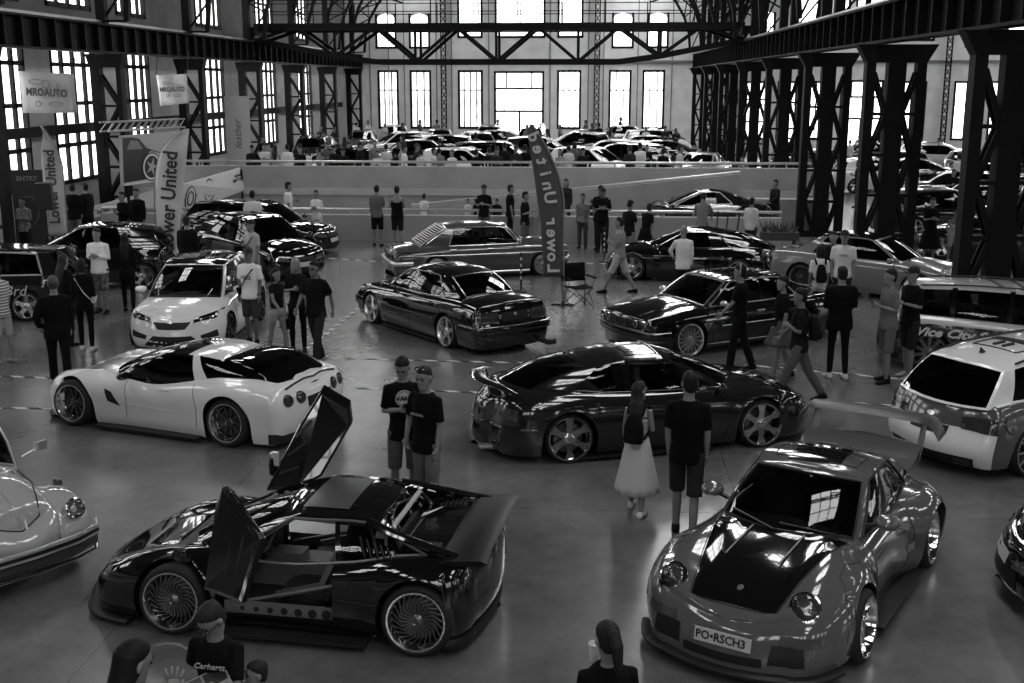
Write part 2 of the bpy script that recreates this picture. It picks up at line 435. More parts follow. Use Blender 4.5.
# arched roof trusses
def arch_truss(y,x0,x1,lab):
    B=MB();n=22;o=[];ii=[];cx=(x0+x1)/2;hw=(x1-x0)/2
    for k in range(n+1):
        a=PI*k/n
        o.append(Vector((cx-hw*math.cos(a)*1.0,y,6.7+7.6*math.sin(a)**.8)));ii.append(Vector((cx-(hw-.8)*math.cos(a),y,6.7+6.7*math.sin(a)**.9)))
    for k in range(n):
        B.bar(o[k],o[k+1],.16,.16,STEEL);B.bar(ii[k],ii[k+1],.16,.16,STEEL)
        B.bar(o[k],ii[k+1],.07,.07,STEEL);B.bar(ii[k],o[k],.07,.07,STEEL)
    for xx in(x0,x1):
        B.box((xx,y,9.2),(.3,.3,5.2),STEEL)
    # spandrel ring brackets at the springing
    for xx,s_ in((x0,1),(x1,-1)):
        B.bar((xx,y,10.8),(xx+s_*3.4,y,9.8),.1,.1,STEEL)
        B.bar((xx,y,8.8),(xx+s_*1.9,y,10.4),.1,.1,STEEL)
        q=[Vector((xx+s_*(1.1+.8*math.cos(t*PI/6)),y,11.2+.8*math.sin(t*PI/6))) for t in range(13)]
        B.tube(q,.05,STEEL,6)
    o_=B.build('roof_truss');tag(o_,lab,'roof truss','arched lattice roof trusses')
for i,y in enumerate(COLY): arch_truss(y,-15.6,7.2,'arched lattice truss spanning the main hall above the %s pair of columns'%ordn[i])
for i,y in enumerate([13.1,5.1]): arch_truss(y,-15.6,7.2,'arched lattice truss overhead %s the gallery'%('just before' if i==0 else 'right above'))
for i,y in enumerate(COLY[1:]): arch_truss(y,7.6,35.6,'arched lattice truss spanning the right aisle above the %s column'%ordn[i+1])
# bridge crane
root=thing('bridge_crane','travelling bridge crane with lattice girders spanning the hall before the end wall','crane',(-4.3,55,0))
zt=wy(520,27.5,55).z;zl=wy(520,62,55).z;hw=11.2
for yy in(-.9,.9):
    B=MB();B.box((0,yy,zt),(2*hw,.3,.34),STEEL)
    n=12;P=[]
    for k in range(n+1):
        x=-hw+2*hw*k/n;e=abs(x)/hw
        P.append(Vector((x,yy,zl+ (0 if e<.55 else (e-.55)/.45*(zt-zl)*.62))))
    for k in range(n):B.bar(P[k],P[k+1],.26,.24,STEEL)
    for k in range(n):
        x=P[k].x;xx=P[k+1].x
        if k%2: B.bar((x,yy,zt),P[k+1],.16,.14,STEEL)
        else: B.bar(P[k],(xx,yy,zt),.16,.14,STEEL)
        if k%2==0 and 0<k: B.bar(P[k],(x,yy,zt),.12,.14,STEEL)
    B.build('lattice_girder',root)
B=MB()
for yy in(-1.15,1.15):
    for h in(.5,1.0):B.bar((-hw,yy,zt+.17+h),(hw,yy,zt+.17+h),.04,.04,STEEL)
    for k in range(12):x=-hw+.3+k*(2*hw-.6)/11;B.box((x,yy,zt+.67),(.05,.05,1.0),STEEL)
B.build('handrail',root)
for s_ in(-1,1):
    B=MB();B.box((s_*(hw),0,GT+.45),(.4,3.4,.34),STEEL)
    for yy in(-1.2,1.2):B.lathe([(0,-.05),(.16,-.05),(.16,.05),(0,.05)],STEEL,16,'x',(s_*hw,yy,GT+.27))
    B.build('end_carriage',root)
B=MB();B.box((0,0,zt+.0),(2*hw,1.5,.06),STEEL);B.build('walkway_deck',root)
# --- concrete walls between the two floors
B=MB();B.box((-4.,40.2,.96),(24.4,.35,1.92),CONC)
B.box((-4.,40.0,1.05),(24.2,.06,.22),CONCL)
structure(B.build('wall_platform'))
B=MB();B.box((-4.1,60.3,.375),(22.,40,.75),mat(.13,.35,name='platform_concrete',noise_amt=.2,noise_scale=.6));structure(B.build('floor_platform'))
def rail_thing(name,a,b_,z0,z1,label,n=14):
    root=thing(name,label,'handrail',(a[0],a[1],0));a=Vector((0,0,0));b2=Vector((b_[0],b_[1],0))-root.location
    M_=mat(.5,.35,.6,name='galvanised_rail');B=MB();B.tube([a+Vector((0,0,z0+.16)),b2+Vector((0,0,z1+.16))],.045,M_,8);B.build('top_rail',root,True)
    for k in range(n+1):
        p=a.lerp(b2,k/n);z=lerp(z0,z1,k/n);P=MB();P.box((p.x,p.y,z+.08),(.05,.05,.16),M_);P.build('post',root)
    return root
rail_thing('handrail',(-15.2,40.2),(8.2,40.2),1.92,1.92,'pale steel handrail on top of the tall rear concrete wall',16)
w1=wy(300,218,35).z
B=MB();xa,xb=-15.2,wy(765,220,35).x+.5
B.box(((xa+xb)/2,35.15,.40),(xb-xa,.3,.80),CONC);structure(B.build('wall_parapet'))
rail_thing('handrail',(xa,35.15),(xb,35.15),.80,.80,'pale steel handrail on the low concrete parapet behind the cars',16)
# ramp with its own sloping parapet
pa=wy(412,207,38.4);pb=wy(740,174,38.4)
B=MB();B.add([(pa.x,38.3,0),(pb.x,38.3,0),(pb.x,38.3,pb.z),(pa.x,38.3,pa.z),(pa.x,38.55,0),(pb.x,38.55,0),(pb.x,38.55,pb.z),(pa.x,38.55,pa.z)],
  [(0,1,2,3),(4,7,6,5),(0,4,5,1),(3,2,6,7),(0,3,7,4),(1,5,6,2)],CONC)
B.box((pb.x+2.2,38.42,.6),(.3,.3,1.2),CONC)
structure(B.build('wall_ramp'))
rail_thing('handrail',(pa.x,38.42),(pb.x,38.42),pa.z-.1,pb.z-.1,'pale handrail climbing beside the sloping ramp',10)
# low pale plinth right of the ramp
B=MB();p=wy(740,196,38);q=wy(828,200,38);B.box(((p.x+q.x)/2,38,.55),(q.x-p.x,.5,1.1),CONC);structure(B.build('wall_ramp_end'))
# raised stage floor on the left
B=MB();B.box((-14.6,33,.02),(4.6,9,.04),mat(.07,.6,name='stage_carpet'));structure(B.build('floor_stage'))
# floor tape
TAPE=bpy.data.materials.new('striped_tape');TAPE.use_nodes=True;nt=TAPE.node_tree;b=nt.nodes['Principled BSDF']
tc2=nt.nodes.new('ShaderNodeTexCoord');s2=nt.nodes.new('ShaderNodeSeparateXYZ');nt.links.new(tc2.outputs['Object'],s2.inputs[0])
def mm(op,a,v=None,b_=None):
    r=nt.nodes.new('ShaderNodeMath');r.operation=op;nt.links.new(a,r.inputs[0])
    if v is not None:r.inputs[1].default_value=v
    if b_ is not None:nt.links.new(b_,r.inputs[1])
    return r.outputs[0]
u=mm('ADD',s2.outputs[0],b_=mm('MULTIPLY',s2.outputs[1],1.5));u=mm('FRACT',mm('DIVIDE',u,.42));u=mm('GREATER_THAN',u,.5)
u=mm('ADD',mm('MULTIPLY',u,.7),.02);nt.links.new(u,b.inputs['Base Color']);b.inputs['Roughness'].default_value=.5
def tape(p,q,label,w=.075):
    a=gp(*p);b_=gp(*q);L=(b_-a).length;B=MB();B.box((L/2,0,.002),(L,w,.004),TAPE)
    o=B.build('floor_tape');o.location=a+Vector((0,0,.001));o.rotation_euler=(0,0,math.atan2(b_.y-a.y,b_.x-a.x));tag(o,label,'floor tape')
tape((250,356.5),(548,363.5),'striped hazard tape on the floor just behind the two friends')
tape((330,387.5),(492,393),'striped hazard tape on the floor from the white sports car to the dark coupe')
tape((0,376),(133,382),'striped hazard tape on the floor by the left edge behind the white sports car')
tape((0,408),(62,409),'short hazard tape on the floor at the nose of the white sports car')
tape((302,352),(388,286),'striped hazard tape slanting across the floor beside the strolling man')
tape((745,365),(900,379),'striped hazard tape on the floor under the walkers by the dark coupe')
tape((840,402),(898,406),'short hazard tape behind the big rear wing')
tape((322,258),(400,263),'faint hazard tape left of the old saloon')
tape((562,263),(612,264),'faint hazard tape right of the dark feather flag')
# render look
sc.view_settings.view_transform='Standard';sc.view_settings.look='None';sc.view_settings.gamma=1;sc.view_settings.use_curve_mapping=False
sc.view_settings.exposure=.55
w=bpy.data.worlds.new('sky');sc.world=w;w.use_nodes=True;w.node_tree.nodes['Background'].inputs[0].default_value=(.8,.8,.8,1);w.node_tree.nodes['Background'].inputs[1].default_value=.6
sc.cycles.use_denoising=True
sc.cycles.max_bounces=6;sc.cycles.diffuse_bounces=3;sc.cycles.glossy_bounces=4;sc.cycles.transparent_max_bounces=10;sc.cycles.transmission_bounces=2
sc.cycles.sample_clamp_indirect=4;sc.cycles.caustics_reflective=False;sc.cycles.caustics_refractive=False
# ================================================================ cars
def circle_stations(xw,Ra,zw,n=12):
    return [(xw+Ra*math.cos(PI*k/n),zw+Ra*math.sin(PI*k/n)) for k in range(n+1)]
class Car:
    def __init__(s,name,label,sp,loc,head,cat='car',group=None):
        s.sp=sp;s.root=thing(name,label,cat,loc,head,group)
        s.wb=sp['wb'];s.R=sp.get('R',.32);s.Ra=sp.get('Ra',s.R+.045);s.W=sp['W']
        s.xf=sp['xf'];s.xr=sp['xr'];s.paint=sp['paint'];s.lod=sp.get('lod',0)
        s.side=sp.get('side') or [(s.xr,s.W-.06),(s.xr+.7,s.W-.01),(0,s.W),(s.xf-.9,s.W-.015),(s.xf,s.W-.09)]
        s.ins=sp.get('ins',[(0,.07),(.15,.03),(.4,.0),(.62,.0),(.8,.02),(.92,.06),(1,.13)])
        s.fx=sp.get('fx',[(0,.06),(.2,.0),(.5,.02),(.75,.06),(.92,.12),(1,.2)])
        s.rx=sp.get('rx',[(0,.08),(.2,.0),(.45,.02),(.7,.06),(.9,.1),(1,.16)])
        s.zsh=sorted(sp['zsh']);s.zc=sorted(sp['zc']);s.sill=sp.get('sill',.12);s.sillf=sp.get('sillf')
        s.flare=sp.get('flare',.0);s.fw=sp.get('fw',.12)
        s.wheelx=(s.wb/2+sp.get('wfx',0),-s.wb/2)
        s.body()
        if 'gh' in sp: s.green()
        s.finish()
    def edge(s,x):
        T=s.etab
        if x>=T[0][0]:return max(.02,T[0][1])
        if x<=T[-1][0]:return max(.02,T[-1][1])
        lo,hi=0,len(T)-1
        while hi-lo>1:
            m=(lo+hi)//2
            if T[m][0]>=x:lo=m
            else:hi=m
        a,b_=T[lo],T[hi];return max(.02,lerp(a[1],b_[1],(x-a[0])/min(-1e-6,(b_[0]-a[0]))))
    def ye(s,x):
        """body half width at mid height"""
        return interp(s.side,x)
    def low(s,x): return interp(s.sillf,x) if s.sillf else s.sill
    def deck(s,x,y):
        e=s.edge(x); zs=interp(s.zsh,x);zc=interp(s.zc,x)
        c=1-min(1,abs(y)/e); z=zs+(zc-zs)*(1-(1-c)**s.sp.get('crown',2.2))*sstep(e/(s.W*.55))
        for (x0,x1,amp,cc,cw) in s.sp.get('peaks',[]):
            z+=amp*math.exp(-((c-cc)/cw)**2)*math.exp(-(((x-(x0+x1)/2)/((x1-x0)/2))**4))
        return z
    def flr(s,x,z):
        d=0
        for i,xw in enumerate(s.wheelx):
            r=math.hypot(x-xw,z-s.R)
            f=s.flare if not hasattr(s.flare,'__len__') else s.flare[i]
            d+=f*math.exp(-(max(0,r-s.Ra)/s.fw)**2)
        return d
    def body(s):
        sp=s.sp;st=[]
        fb=sp.get('fbow',.12);fyw=sp.get('fyw',s.W*.62);fc=sp.get('fcor',.32)
        rb=sp.get('rbow',.08);ryw=sp.get('ryw',s.W*.7);rc=sp.get('rcor',.22)
        nf=4 if s.lod else 7
        for k in range(nf):
            y=fyw*k/(nf-1);st.append((s.xf-fb*(y/fyw)**2,y,'f',0))
        ye=s.ye(s.xf-fb-fc)
        for k in range(1,7):
            a=PI/2*k/6;st.append((s.xf-fb-fc*(1-math.cos(a)),fyw+(ye-fyw)*math.sin(a),'fc',a))
        x1=s.xf-fb-fc;x0=s.xr+rb+rc
        xs=[]
        step=.25 if s.lod else .11
        n=int((x1-x0)/step)
        arcs=[(xw,s.Ra) for xw in s.wheelx]
        for k in range(1,n):
            x=lerp(x1,x0,k/n)
            if all(abs(x-xw)>Ra+.02 for xw,Ra in arcs): xs.append((x,None))
        for xw,Ra in arcs:
            na=8 if s.lod else 14
            for k in range(na+1): xs.append((xw+Ra*math.cos(PI*k/na),s.R+Ra*math.sin(PI*k/na)))
            xs.append((xw+Ra+.004,None));xs.append((xw-Ra-.004,None))
        for e in sp.get('cuts',[]): xs.append((e,None))
        xs=[q for q in xs if x0+.01<q[0]<x1-.01]
        xs.sort(key=lambda q:-q[0])
        for x,zl in xs: st.append((x,s.ye(x),'s',zl))
        ye=s.ye(x0)
        for k in range(6,0,-1):
            a=PI/2*k/6;st.append((s.xr+rb+rc*(1-math.cos(a)),ryw+(ye-ryw)*math.sin(a),'rc',a))
        for k in range(nf-1,-1,-1):
            y=ryw*k/(nf-1);st.append((s.xr+rb*(y/ryw)**2,y,'r',0))
        V=[0,.1,.22,.36,.5,.64,.76,.86,.93,.97,1]
        if s.lod:V=[0,.2,.45,.65,.82,.94,1]
        Cc=[.06,.15,.28,.45,.62,.8,.92,1]
        if s.lod:Cc=[.15,.4,.7,1]
        grid=[];top=[]
        s.etab=[]
        for (x,y,k,a) in st:
            wy_={'f':0,'r':0,'s':1}.get(k,math.sin(a) if k in('fc','rc') else 0);wf={'f':1}.get(k,math.cos(a) if k=='fc' else 0);wr={'r':1}.get(k,math.cos(a) if k=='rc' else 0)
            s.etab.append((x-s.fx[-1][1]*wf+s.rx[-1][1]*wr,y-s.ins[-1][1]*wy_))
        s.etab.sort(key=lambda q:-q[0])
        for (x,y,k,a) in st:
            zs=interp(s.zsh,x-s.fx[-1][1]*({'f':1}.get(k,math.cos(a) if k=='fc' else 0))+s.rx[-1][1]*({'r':1}.get(k,math.cos(a) if k=='rc' else 0)));zl=s.low(x);z0=zl
            if k=='s' and a: z0=max(zl,a)
            row=[]
            # underside
            uy=y if k=='s' else y*.93
            row.append((x if k in 'sf' or k=='fc' else x,0.0,z0));row.append((x-(.05 if k in('f','fc') else -.05 if k in('r','rc') else 0),uy*.86,z0))
            wy_={'f':0,'r':0,'s':1}.get(k,math.sin(a) if k in('fc','rc') else 0)
            wf={'f':1,'s':0,'r':0,'rc':0}.get(k,math.cos(a) if k=='fc' else 0)
            wr={'r':1,'s':0,'f':0,'fc':0}.get(k,math.cos(a) if k=='rc' else 0)
            for v in V:
                z=z0+(zs-z0)*v;t=(z-zl)/max(.01,zs-zl)
                yy=y-interp(s.ins,t)*wy_
                if k=='s' or wy_>.5: yy+=s.flr(x,z)*wy_
                if k in('f','r') and y>0: yy=y*(1-0.0)
                xx=x-interp(s.fx,t)*wf+interp(s.rx,t)*wr
                row.append((xx,yy,z))
            ex,ey,ez=row[-1]
            zt=None
            for c in Cc:
                yy=ey*(1-c);row.append((ex,yy,s.deck(ex,yy)))
            grid.append(row);top.append(k)
        s.st=st;s.V=V;s.nv=len(V)
        B=MB();R=len(grid[0]);pm=s.paint
        do=s.sp.get('door');cut=s.sp.get('well')
        for sg in(1,-1):
            vs=[(p[0],sg*p[1],p[2]) for r in grid for p in r]
            fs={}
            for i in range(len(grid)-1):
                for j in range(R-1):
                    q=(i*R+j,i*R+j+1,(i+1)*R+j+1,(i+1)*R+j)
                    pts=[grid[i][j],grid[i][j+1],grid[i+1][j+1],grid[i+1][j]]
                    cx=sum(p[0] for p in pts)/4;cy=sum(p[1] for p in pts)/4;cz=sum(p[2] for p in pts)/4
                    m=pm
                    if j<2: m=BLK
                    elif j>=2+s.nv-1 and cut:
                        if cut[0]<cx<cut[1] and cy<cut[2](cx): continue
                    if do and j>=2 and j<2+s.nv-1 and do[0]<cx<do[1] and cz>do[2]: continue
                    if do and j>=2+s.nv-1 and do[0]<cx<do[1] and cy>cut[2](cx)-.03: continue
                    if s.sp.get('pf'):
                        m=s.sp['pf'](cx,sg*cy,cz,j>=2+s.nv-1) or m
                    fs.setdefault(m,[]).append(q)
            for m,f in fs.items(): B.add(vs,f,m)
        s.B=B
    def green(s):
        g=s.sp['gh'];K=g['knots']
        lv=[0,.05,.2,.45,.7,.86,.94,1] if not s.lod else [0,.06,.5,.92,1]
        s.lv=lv
        fs_=[0,.3,.6,.85,.95,1] if not s.lod else [0,.6,.93,1]
        rs_=[1,.95,.85,.6,.3,0] if not s.lod else [1,.93,.6,0]
        pts=[] # (type, param)
        for q in fs_: pts.append(('F',q,None))
        tags=['W']*(len(fs_)-2)+['p']
        for i in range(len(K)-1):
            nseg=1 if (K[i][2]!='g') else (3 if s.lod else 6)
            for k in range(1,nseg+1):
                t=k/nseg;pts.append(('S',(lerp(K[i][0],K[i+1][0],t),lerp(K[i][1],K[i+1][1],t)),i));tags.append(K[i][2] if K[i][2]!='g' else 'g%d'%i)
        for q in rs_[1:]: pts.append(('R',q,None))
        tags+= ['p']+['Z']*(len(rs_)-2)
        s.gpts=pts;s.gtags=tags
        xA0,xA1=K[0][0],K[0][1];xC0,xC1=K[-1][0],K[-1][1]
        y0=lambda x:interp(sorted(g['y0']),x);y1=lambda x:interp(sorted(g['y1']),x)
        rz=lambda x:interp(sorted(g['rz']),x)
        b0,b1=g.get('bow',(.16,.08));c0,c1=g.get('rbow',(.1,.06))
        bul=g.get('bulge',.02);fb=g.get('fbul',.015);rbz=g.get('rbul',.01)
        zd=g.get('drop',.0)
        s.roofz=lambda x,y:rz(x)+g.get('crown',.05)*(1-(min(1,abs(y)/y1(max(xC1,min(xA1,x)))))**2.5)
        def G(p,v):
            if p[0]=='S':
                xb,xt=p[1];a=(xb,y0(xb));b_=(xt,y1(xt));w=1
            elif p[0]=='F':
                q=p[1];a=(xA0+b0*(1-q*q),y0(xA0)*q);b_=(xA1+b1*(1-q*q),y1(xA1)*q);w=0
            else:
                q=p[1];a=(xC0-c0*(1-q*q),y0(xC0)*q);b_=(xC1-c1*(1-q*q),y1(xC1)*q);w=0
            za=g['z0'](a[0],a[1]) if 'z0' in g else s.deck(a[0],a[1])-.012+zd
            zb_=s.roofz(b_[0],b_[1])
            x=lerp(a[0],b_[0],v);y=lerp(a[1],b_[1],v);z=lerp(za,zb_,v);sn=math.sin(PI*v)
            if p[0]=='S':
                y+=bul*sn
                # ends share the curvature of screens
            if p[0]=='F': z+=fb*sn;x+=fb*sn*.5
            if p[0]=='R': z+=rbz*sn;x-=rbz*sn*.5
            if p[0]=='S' and p[2] is not None:
                if p[2]==0 : z+=fb*sn*.5
                if p[2]==len(K)-2: z+=rbz*sn*.7
            if p[0] in'FR': y+=bul*sn*p[1]
            return (x,y,z)
        s.G=G
        s.panes=[];rows=[[G(p,v) for v in lv] for p in pts]
        n=len(pts);nl=len(lv)
        body=g.get('paint') or s.paint;roofm=g.get('roof') or body
        glass={}
        B=s.B;RB=MB()
        omit=g.get('omit',())
        for sg in(1,-1):
            for i in range(n-1):
                for j in range(nl-1):
                    q=[rows[i][j],rows[i][j+1],rows[i+1][j+1],rows[i+1][j]]
                    q=[(a,sg*b_,c) for a,b_,c in q]
                    t=tags[i];isg=(t[0] in'gWZ') and 1<=j<nl-2+ (0)
                    if t[0]=='g' and t in omit and j<nl-2: continue
                    if g.get('wrap') and t=='p' and i>n//2 and tags[i+1 if i+1<len(tags) else i][0] in 'pZ': t='Z'
                    isg=(t[0] in'gWZ') and 1<=j<nl-2+ (0)
                    if isg:
                        key=t if t[0] in'WZ' else t+('l' if sg>0 else 'r')
                        glass.setdefault(key,MB()).add(q,[(0,1,2,3)],g.get('glass',GLASS))
                    else:
                        m=BLK if t=='k' else s.paint if t=='P' else body
                        if t[0]=='g' or t=='k': m=BLKG if (j>=1 and t=='k') else body
                        if t in 'WZ' and g.get('blackscreens') : m=BLKG
                        B.add(q,[(0,1,2,3)],m)
            # roof cap
            cols=[0,.05,.14,.3,.5,.75,1] if not s.lod else [0,.1,.4,1]
            top=[rows[i][-1] for i in range(n)]
            rp=[[(x,sg*y*(1-c),s.roofz(x,y*(1-c))-(.0)) for c in cols] for x,y,z in top]
            sun=g.get('sunroof')
            for i in range(n-1):
                for j in range(len(cols)-1):
                    q=[rp[i][j],rp[i+1][j],rp[i+1][j+1],rp[i][j+1]]
                    rm=g['rf'](q[0][0]) if 'rf' in g else roofm
                    (B if rm is body else RB).add(q,[(0,1,2,3)],rm)
        s.glass=glass
        s.RB=RB if RB.v else None
    def finish(s):
        sp=s.sp
        o=s.weld(s.B.build('body_shell',s.root,fixn=False));s.bodyo=o
        vs=[v.co.copy() for v in o.data.vertices];ps=[tuple(p.vertices) for p in o.data.polygons]
        if getattr(s,'RB',None):
            r=s.weld(s.RB.build('roof_panel',s.root,fixn=False));o2=len(vs);vs+=[v.co.copy() for v in r.data.vertices];ps+=[tuple(i+o2 for i in p.vertices) for p in r.data.polygons]
        if 'gh' in sp:
            for k,mb in s.glass.items():
                nm={'W':'windscreen','Z':'rear_window'}.get(k,'side_window')
                r=s.weld(mb.build(nm,s.root,fixn=False));o2=len(vs);vs+=[v.co.copy() for v in r.data.vertices];ps+=[tuple(i+o2 for i in p.vertices) for p in r.data.polygons]
        s.bvh=BVHTree.FromPolygons(vs,ps)
        # wheels
        wm=sp.get('wheel')
        first=None
        for xw in s.wheelx:
            tr=sp.get('track',s.W-.02)+( (s.flare if not hasattr(s.flare,'__len__') else s.flare[0 if xw>0 else 1]) )
            for sg in(1,-1):
                if first is None: first=make_wheel(s.root,s.R,sp.get('ww',.23),**(wm or {}));w=first;tree=snap(first)
                else: w=copy_tree(first,s.root,tree)
                w.location=(xw,sg*(tr-.0),s.R);cam_=sp.get('camber',.05)
                w.rotation_euler=((cam_ if sg>0 else -cam_),0,(0 if sg>0 else PI))
                if sg<0: w.rotation_euler=(cam_,0,PI)
        if 'gh' in sp and not sp.get('nointerior'): s.interior()
    def weld(s,o):
        bm=bmesh.new();bm.from_mesh(o.data);bmesh.ops.remove_doubles(bm,verts=bm.verts,dist=.0012)
        bmesh.ops.recalc_face_normals(bm,faces=bm.faces);bm.to_mesh(o.data);bm.free()
        o.data.polygons.foreach_set('use_smooth',[True]*len(o.data.polygons));o.data.set_sharp_from_angle(angle=math.radians(38));return o
    def interior(s):
        K=s.sp['gh']['knots'];xA=K[0][0];xC=K[-1][0];yw=min(s.W-.16,.66);zb_=interp(s.zsh,0)
        B=MB();B.box(((xA+xC)/2,0,.2),(xA-xC-.05,2*yw,.05),INT)
        B.box((xA+.03,0,(.2+zb_)/2-.03),(.05,2*yw,zb_-.26),INT);B.box((xC+.1,0,(.2+zb_)/2-.05),(.05,2*yw,zb_-.3),INT)
        B.build('cabin_floor',s.root)
        D=MB();D.rings([((xA-.16,-yw,zb_-.12),.17,.13,Matrix.Rotation(PI/2,3,'X')),((xA-.16,yw,zb_-.12),.17,.13,Matrix.Rotation(PI/2,3,'X'))],INT,14);D.build('dashboard',s.root,True)
        sx_=s.sp.get('seatx',.05);sm=s.sp.get('seatm',mat(.03,.7));rz=interp(sorted(s.sp['gh']['rz']),sx_-.3)
        for sg in(1,-1):
            S=MB();h=min(rz-.12,zb_+.3)
            S.rings([((sx_+.1,sg*.36,.36),.27,.25),((sx_+.08,sg*.36,.46),.27,.25)],sm,14,pw=3)
            S.rings([((sx_-.16,sg*.36,.45),.08,.25),((sx_-.28,sg*.36,h-.18),.07,.23),((sx_-.30,sg*.36,h-.14),.05,.12),((sx_-.31,sg*.36,h),.06,.12)],sm,14,pw=3)
            S.build('seat',s.root,True)
        if s.lod:return
        S=MB();n=20;R=Matrix.Rotation(-.45,3,'Y');c=Vector((xA-.42,.36,zb_-.02))
        S.tube([c+R@Vector((0,.18*math.cos(2*PI*k/n),.18*math.sin(2*PI*k/n))) for k in range(n+1)],.014,BLK,6,False)
        for a in(0,PI,-PI/2):S.bar(c,c+R@Vector((0,.17*math.cos(a),.17*math.sin(a))),.03,.015,BLK)
        S.bar(c,c+Vector((.25,0,-.08)),.04,.04,BLK);S.build('steering_wheel',s.root,True)
        if xC<sx_-.8:
            S=MB();S.rings([((sx_-.85,-yw+.05,zb_-.25),.1,.28,Matrix.Rotation(PI/2,3,'X')),((sx_-.85,yw-.05,zb_-.25),.1,.28,Matrix.Rotation(PI/2,3,'X'))],sm,14,pw=3);S.build('rear_bench',s.root,True)
    # ---- projection of details on the skin
    def hit(s,kind,a,b,sg=1):
        if kind=='side': o=Vector((a,sg*3,b));d=Vector((0,-sg,0))
        elif kind=='top':o=Vector((a,b*sg,4));d=Vector((0,0,-1))
        elif kind=='front':o=Vector((6,a*sg,b));d=Vector((-1,0,0))
        else:o=Vector((-6,a*sg,b));d=Vector((1,0,0))
        h=s.bvh.ray_cast(o,d)
        if h[0] is None:
            # fall back to the nearest skin point near the body
            o2=o-Vector((0,0,0));
            if kind=='side':o2.y=sg*s.W
            elif kind=='top':o2.z=.8
            elif kind=='front':o2.x=s.xf
            else:o2.x=s.xr
            h=s.bvh.find_nearest(o2)
        n=h[1]
        if n.dot(d)>0:n=-n
        return h[0],n
    def patch(s,name,kind,cs,m,off=.004,n=8,k=5,sg=1,parent=None,rnd=0):
        B=MB();P=[]
        for i in range(k+1):
            r=[]
            for j in range(n+1):
                u=j/n;v=i/k
                a=lerp(lerp(cs[0][0],cs[1][0],u),lerp(cs[3][0],cs[2][0],u),v);b=lerp(lerp(cs[0][1],cs[1][1],u),lerp(cs[3][1],cs[2][1],u),v)
                p,nn=s.hit(kind,a,b,sg);r.append(p+nn*off)
            P.append(r)
        B.grid(P,m);return B.build(name,parent or s.root,True,fixn=False)
    def both(s,name,kind,cs,m,**kw):
        return [s.patch(name,kind,cs,m,sg=g,**kw) for g in(1,-1)]
    def oval(s,name,kind,c,ra,rb,m,off=.005,sg=1,ring=None,dome=0,parent=None):
        B=MB();n=18;vs=[];fs=[];p,nn=s.hit(kind,c[0],c[1],sg)
        L=[0,.5,.85,1]
        for l in L:
            for k in range(n):
                t=2*PI*k/n;q,n2=s.hit(kind,c[0]+ra*l*math.cos(t),c[1]+rb*l*math.sin(t),sg);vs.append(q+n2*off+nn*dome*(1-l*l))
        for i in range(len(L)-1):
            for k in range(n): fs.append((i*n+k,i*n+(k+1)%n,(i+1)*n+(k+1)%n,(i+1)*n+k))
        B.add(vs,fs,m);o=B.build(name,parent or s.root,True,fixn=False)
        if ring:
            R=MB();R.tube(vs[-n:]+[vs[-n]],ring[0],ring[1],6,False);R.build('trim_ring',o,True)
        return o
    def line(s,name,kind,pts,w,m,off=.004,sg=1,parent=None,n=10,round_=True):
        Q=[]
        for i in range(len(pts)-1):
            for k in range(n if i==len(pts)-2 else n):
                t=k/n;Q.append((lerp(pts[i][0],pts[i+1][0],t),lerp(pts[i][1],pts[i+1][1],t)))
        Q.append(pts[-1]);P=[]
        for a,b in Q:
            p,nn=s.hit(kind,a,b,sg);P.append(p+nn*off)
        B=MB();B.tube(P,(w/2 if not hasattr(w,'__len__') else w),m,6);return B.build(name,parent or s.root,True)
    def lines(s,name,kind,pts,w,m,**kw):
        for g in(1,-1): s.line(name,kind,pts,w,m,sg=g,**kw)
    def wrap(s,name,z,h,d,m,x0=None,x1=None,off=.0,front=True,rear=False,parent=None):
        """a bar following the plan outline of the body at height z"""
        pts=[]
        for (x,y,k,a) in s.st:
            if front and not rear and x<(x0 if x0 is not None else 0):continue
            if rear and not front and x>(x1 if x1 is not None else 0):continue
            t=(z-s.sill)/max(.01,interp(s.zsh,x)-s.sill);t=max(0,min(1,t))
            wf=1 if k=='f' else math.cos(a) if k=='fc' else 0;wr=1 if k=='r' else math.cos(a) if k=='rc' else 0
            wy_=1 if k=='s' else math.sin(a) if k in('fc','rc') else 0
            pts.append((x-interp(s.fx,t)*wf+interp(s.rx,t)*wr+off*(wf-wr),y-interp(s.ins,t)*wy_+off*max(wy_,.0 if k in 'fr' else wy_)+s.flr(x,z)*wy_))
        if front: seq=[(x,-y) for x,y in pts[::-1]]+[(x,y) for x,y in pts if y>0]
        else: seq=[(x,y) for x,y in pts]+[(x,-y) for x,y in pts[::-1] if y>0]
        B=MB();vs=[];fs=[];N=len(seq)
        for i,(x,y) in enumerate(seq):
            a=Vector(seq[max(0,i-1)]);b_=Vector(seq[min(N-1,i+1)]);t=(b_-a).normalized();nn=Vector((t.y,-t.x))
            if nn.dot(Vector((x,y)))<0:nn=-nn
            for (dd,dz) in((0,-h/2),(d*.8,-h/2),(d,-h*.2),(d,h*.2),(d*.8,h/2),(0,h/2)):
                vs.append((x+nn.x*dd,y+nn.y*dd,z+dz))
        for i in range(N-1):
            for k in range(6): fs.append((i*6+k,i*6+(k+1)%6,(i+1)*6+(k+1)%6,(i+1)*6+k))
        fs.append(tuple(range(6)));fs.append(tuple((N-1)*6+k for k in range(6))[::-1])
        B.add(vs,fs,m);return B.build(name,parent or s.root,True)
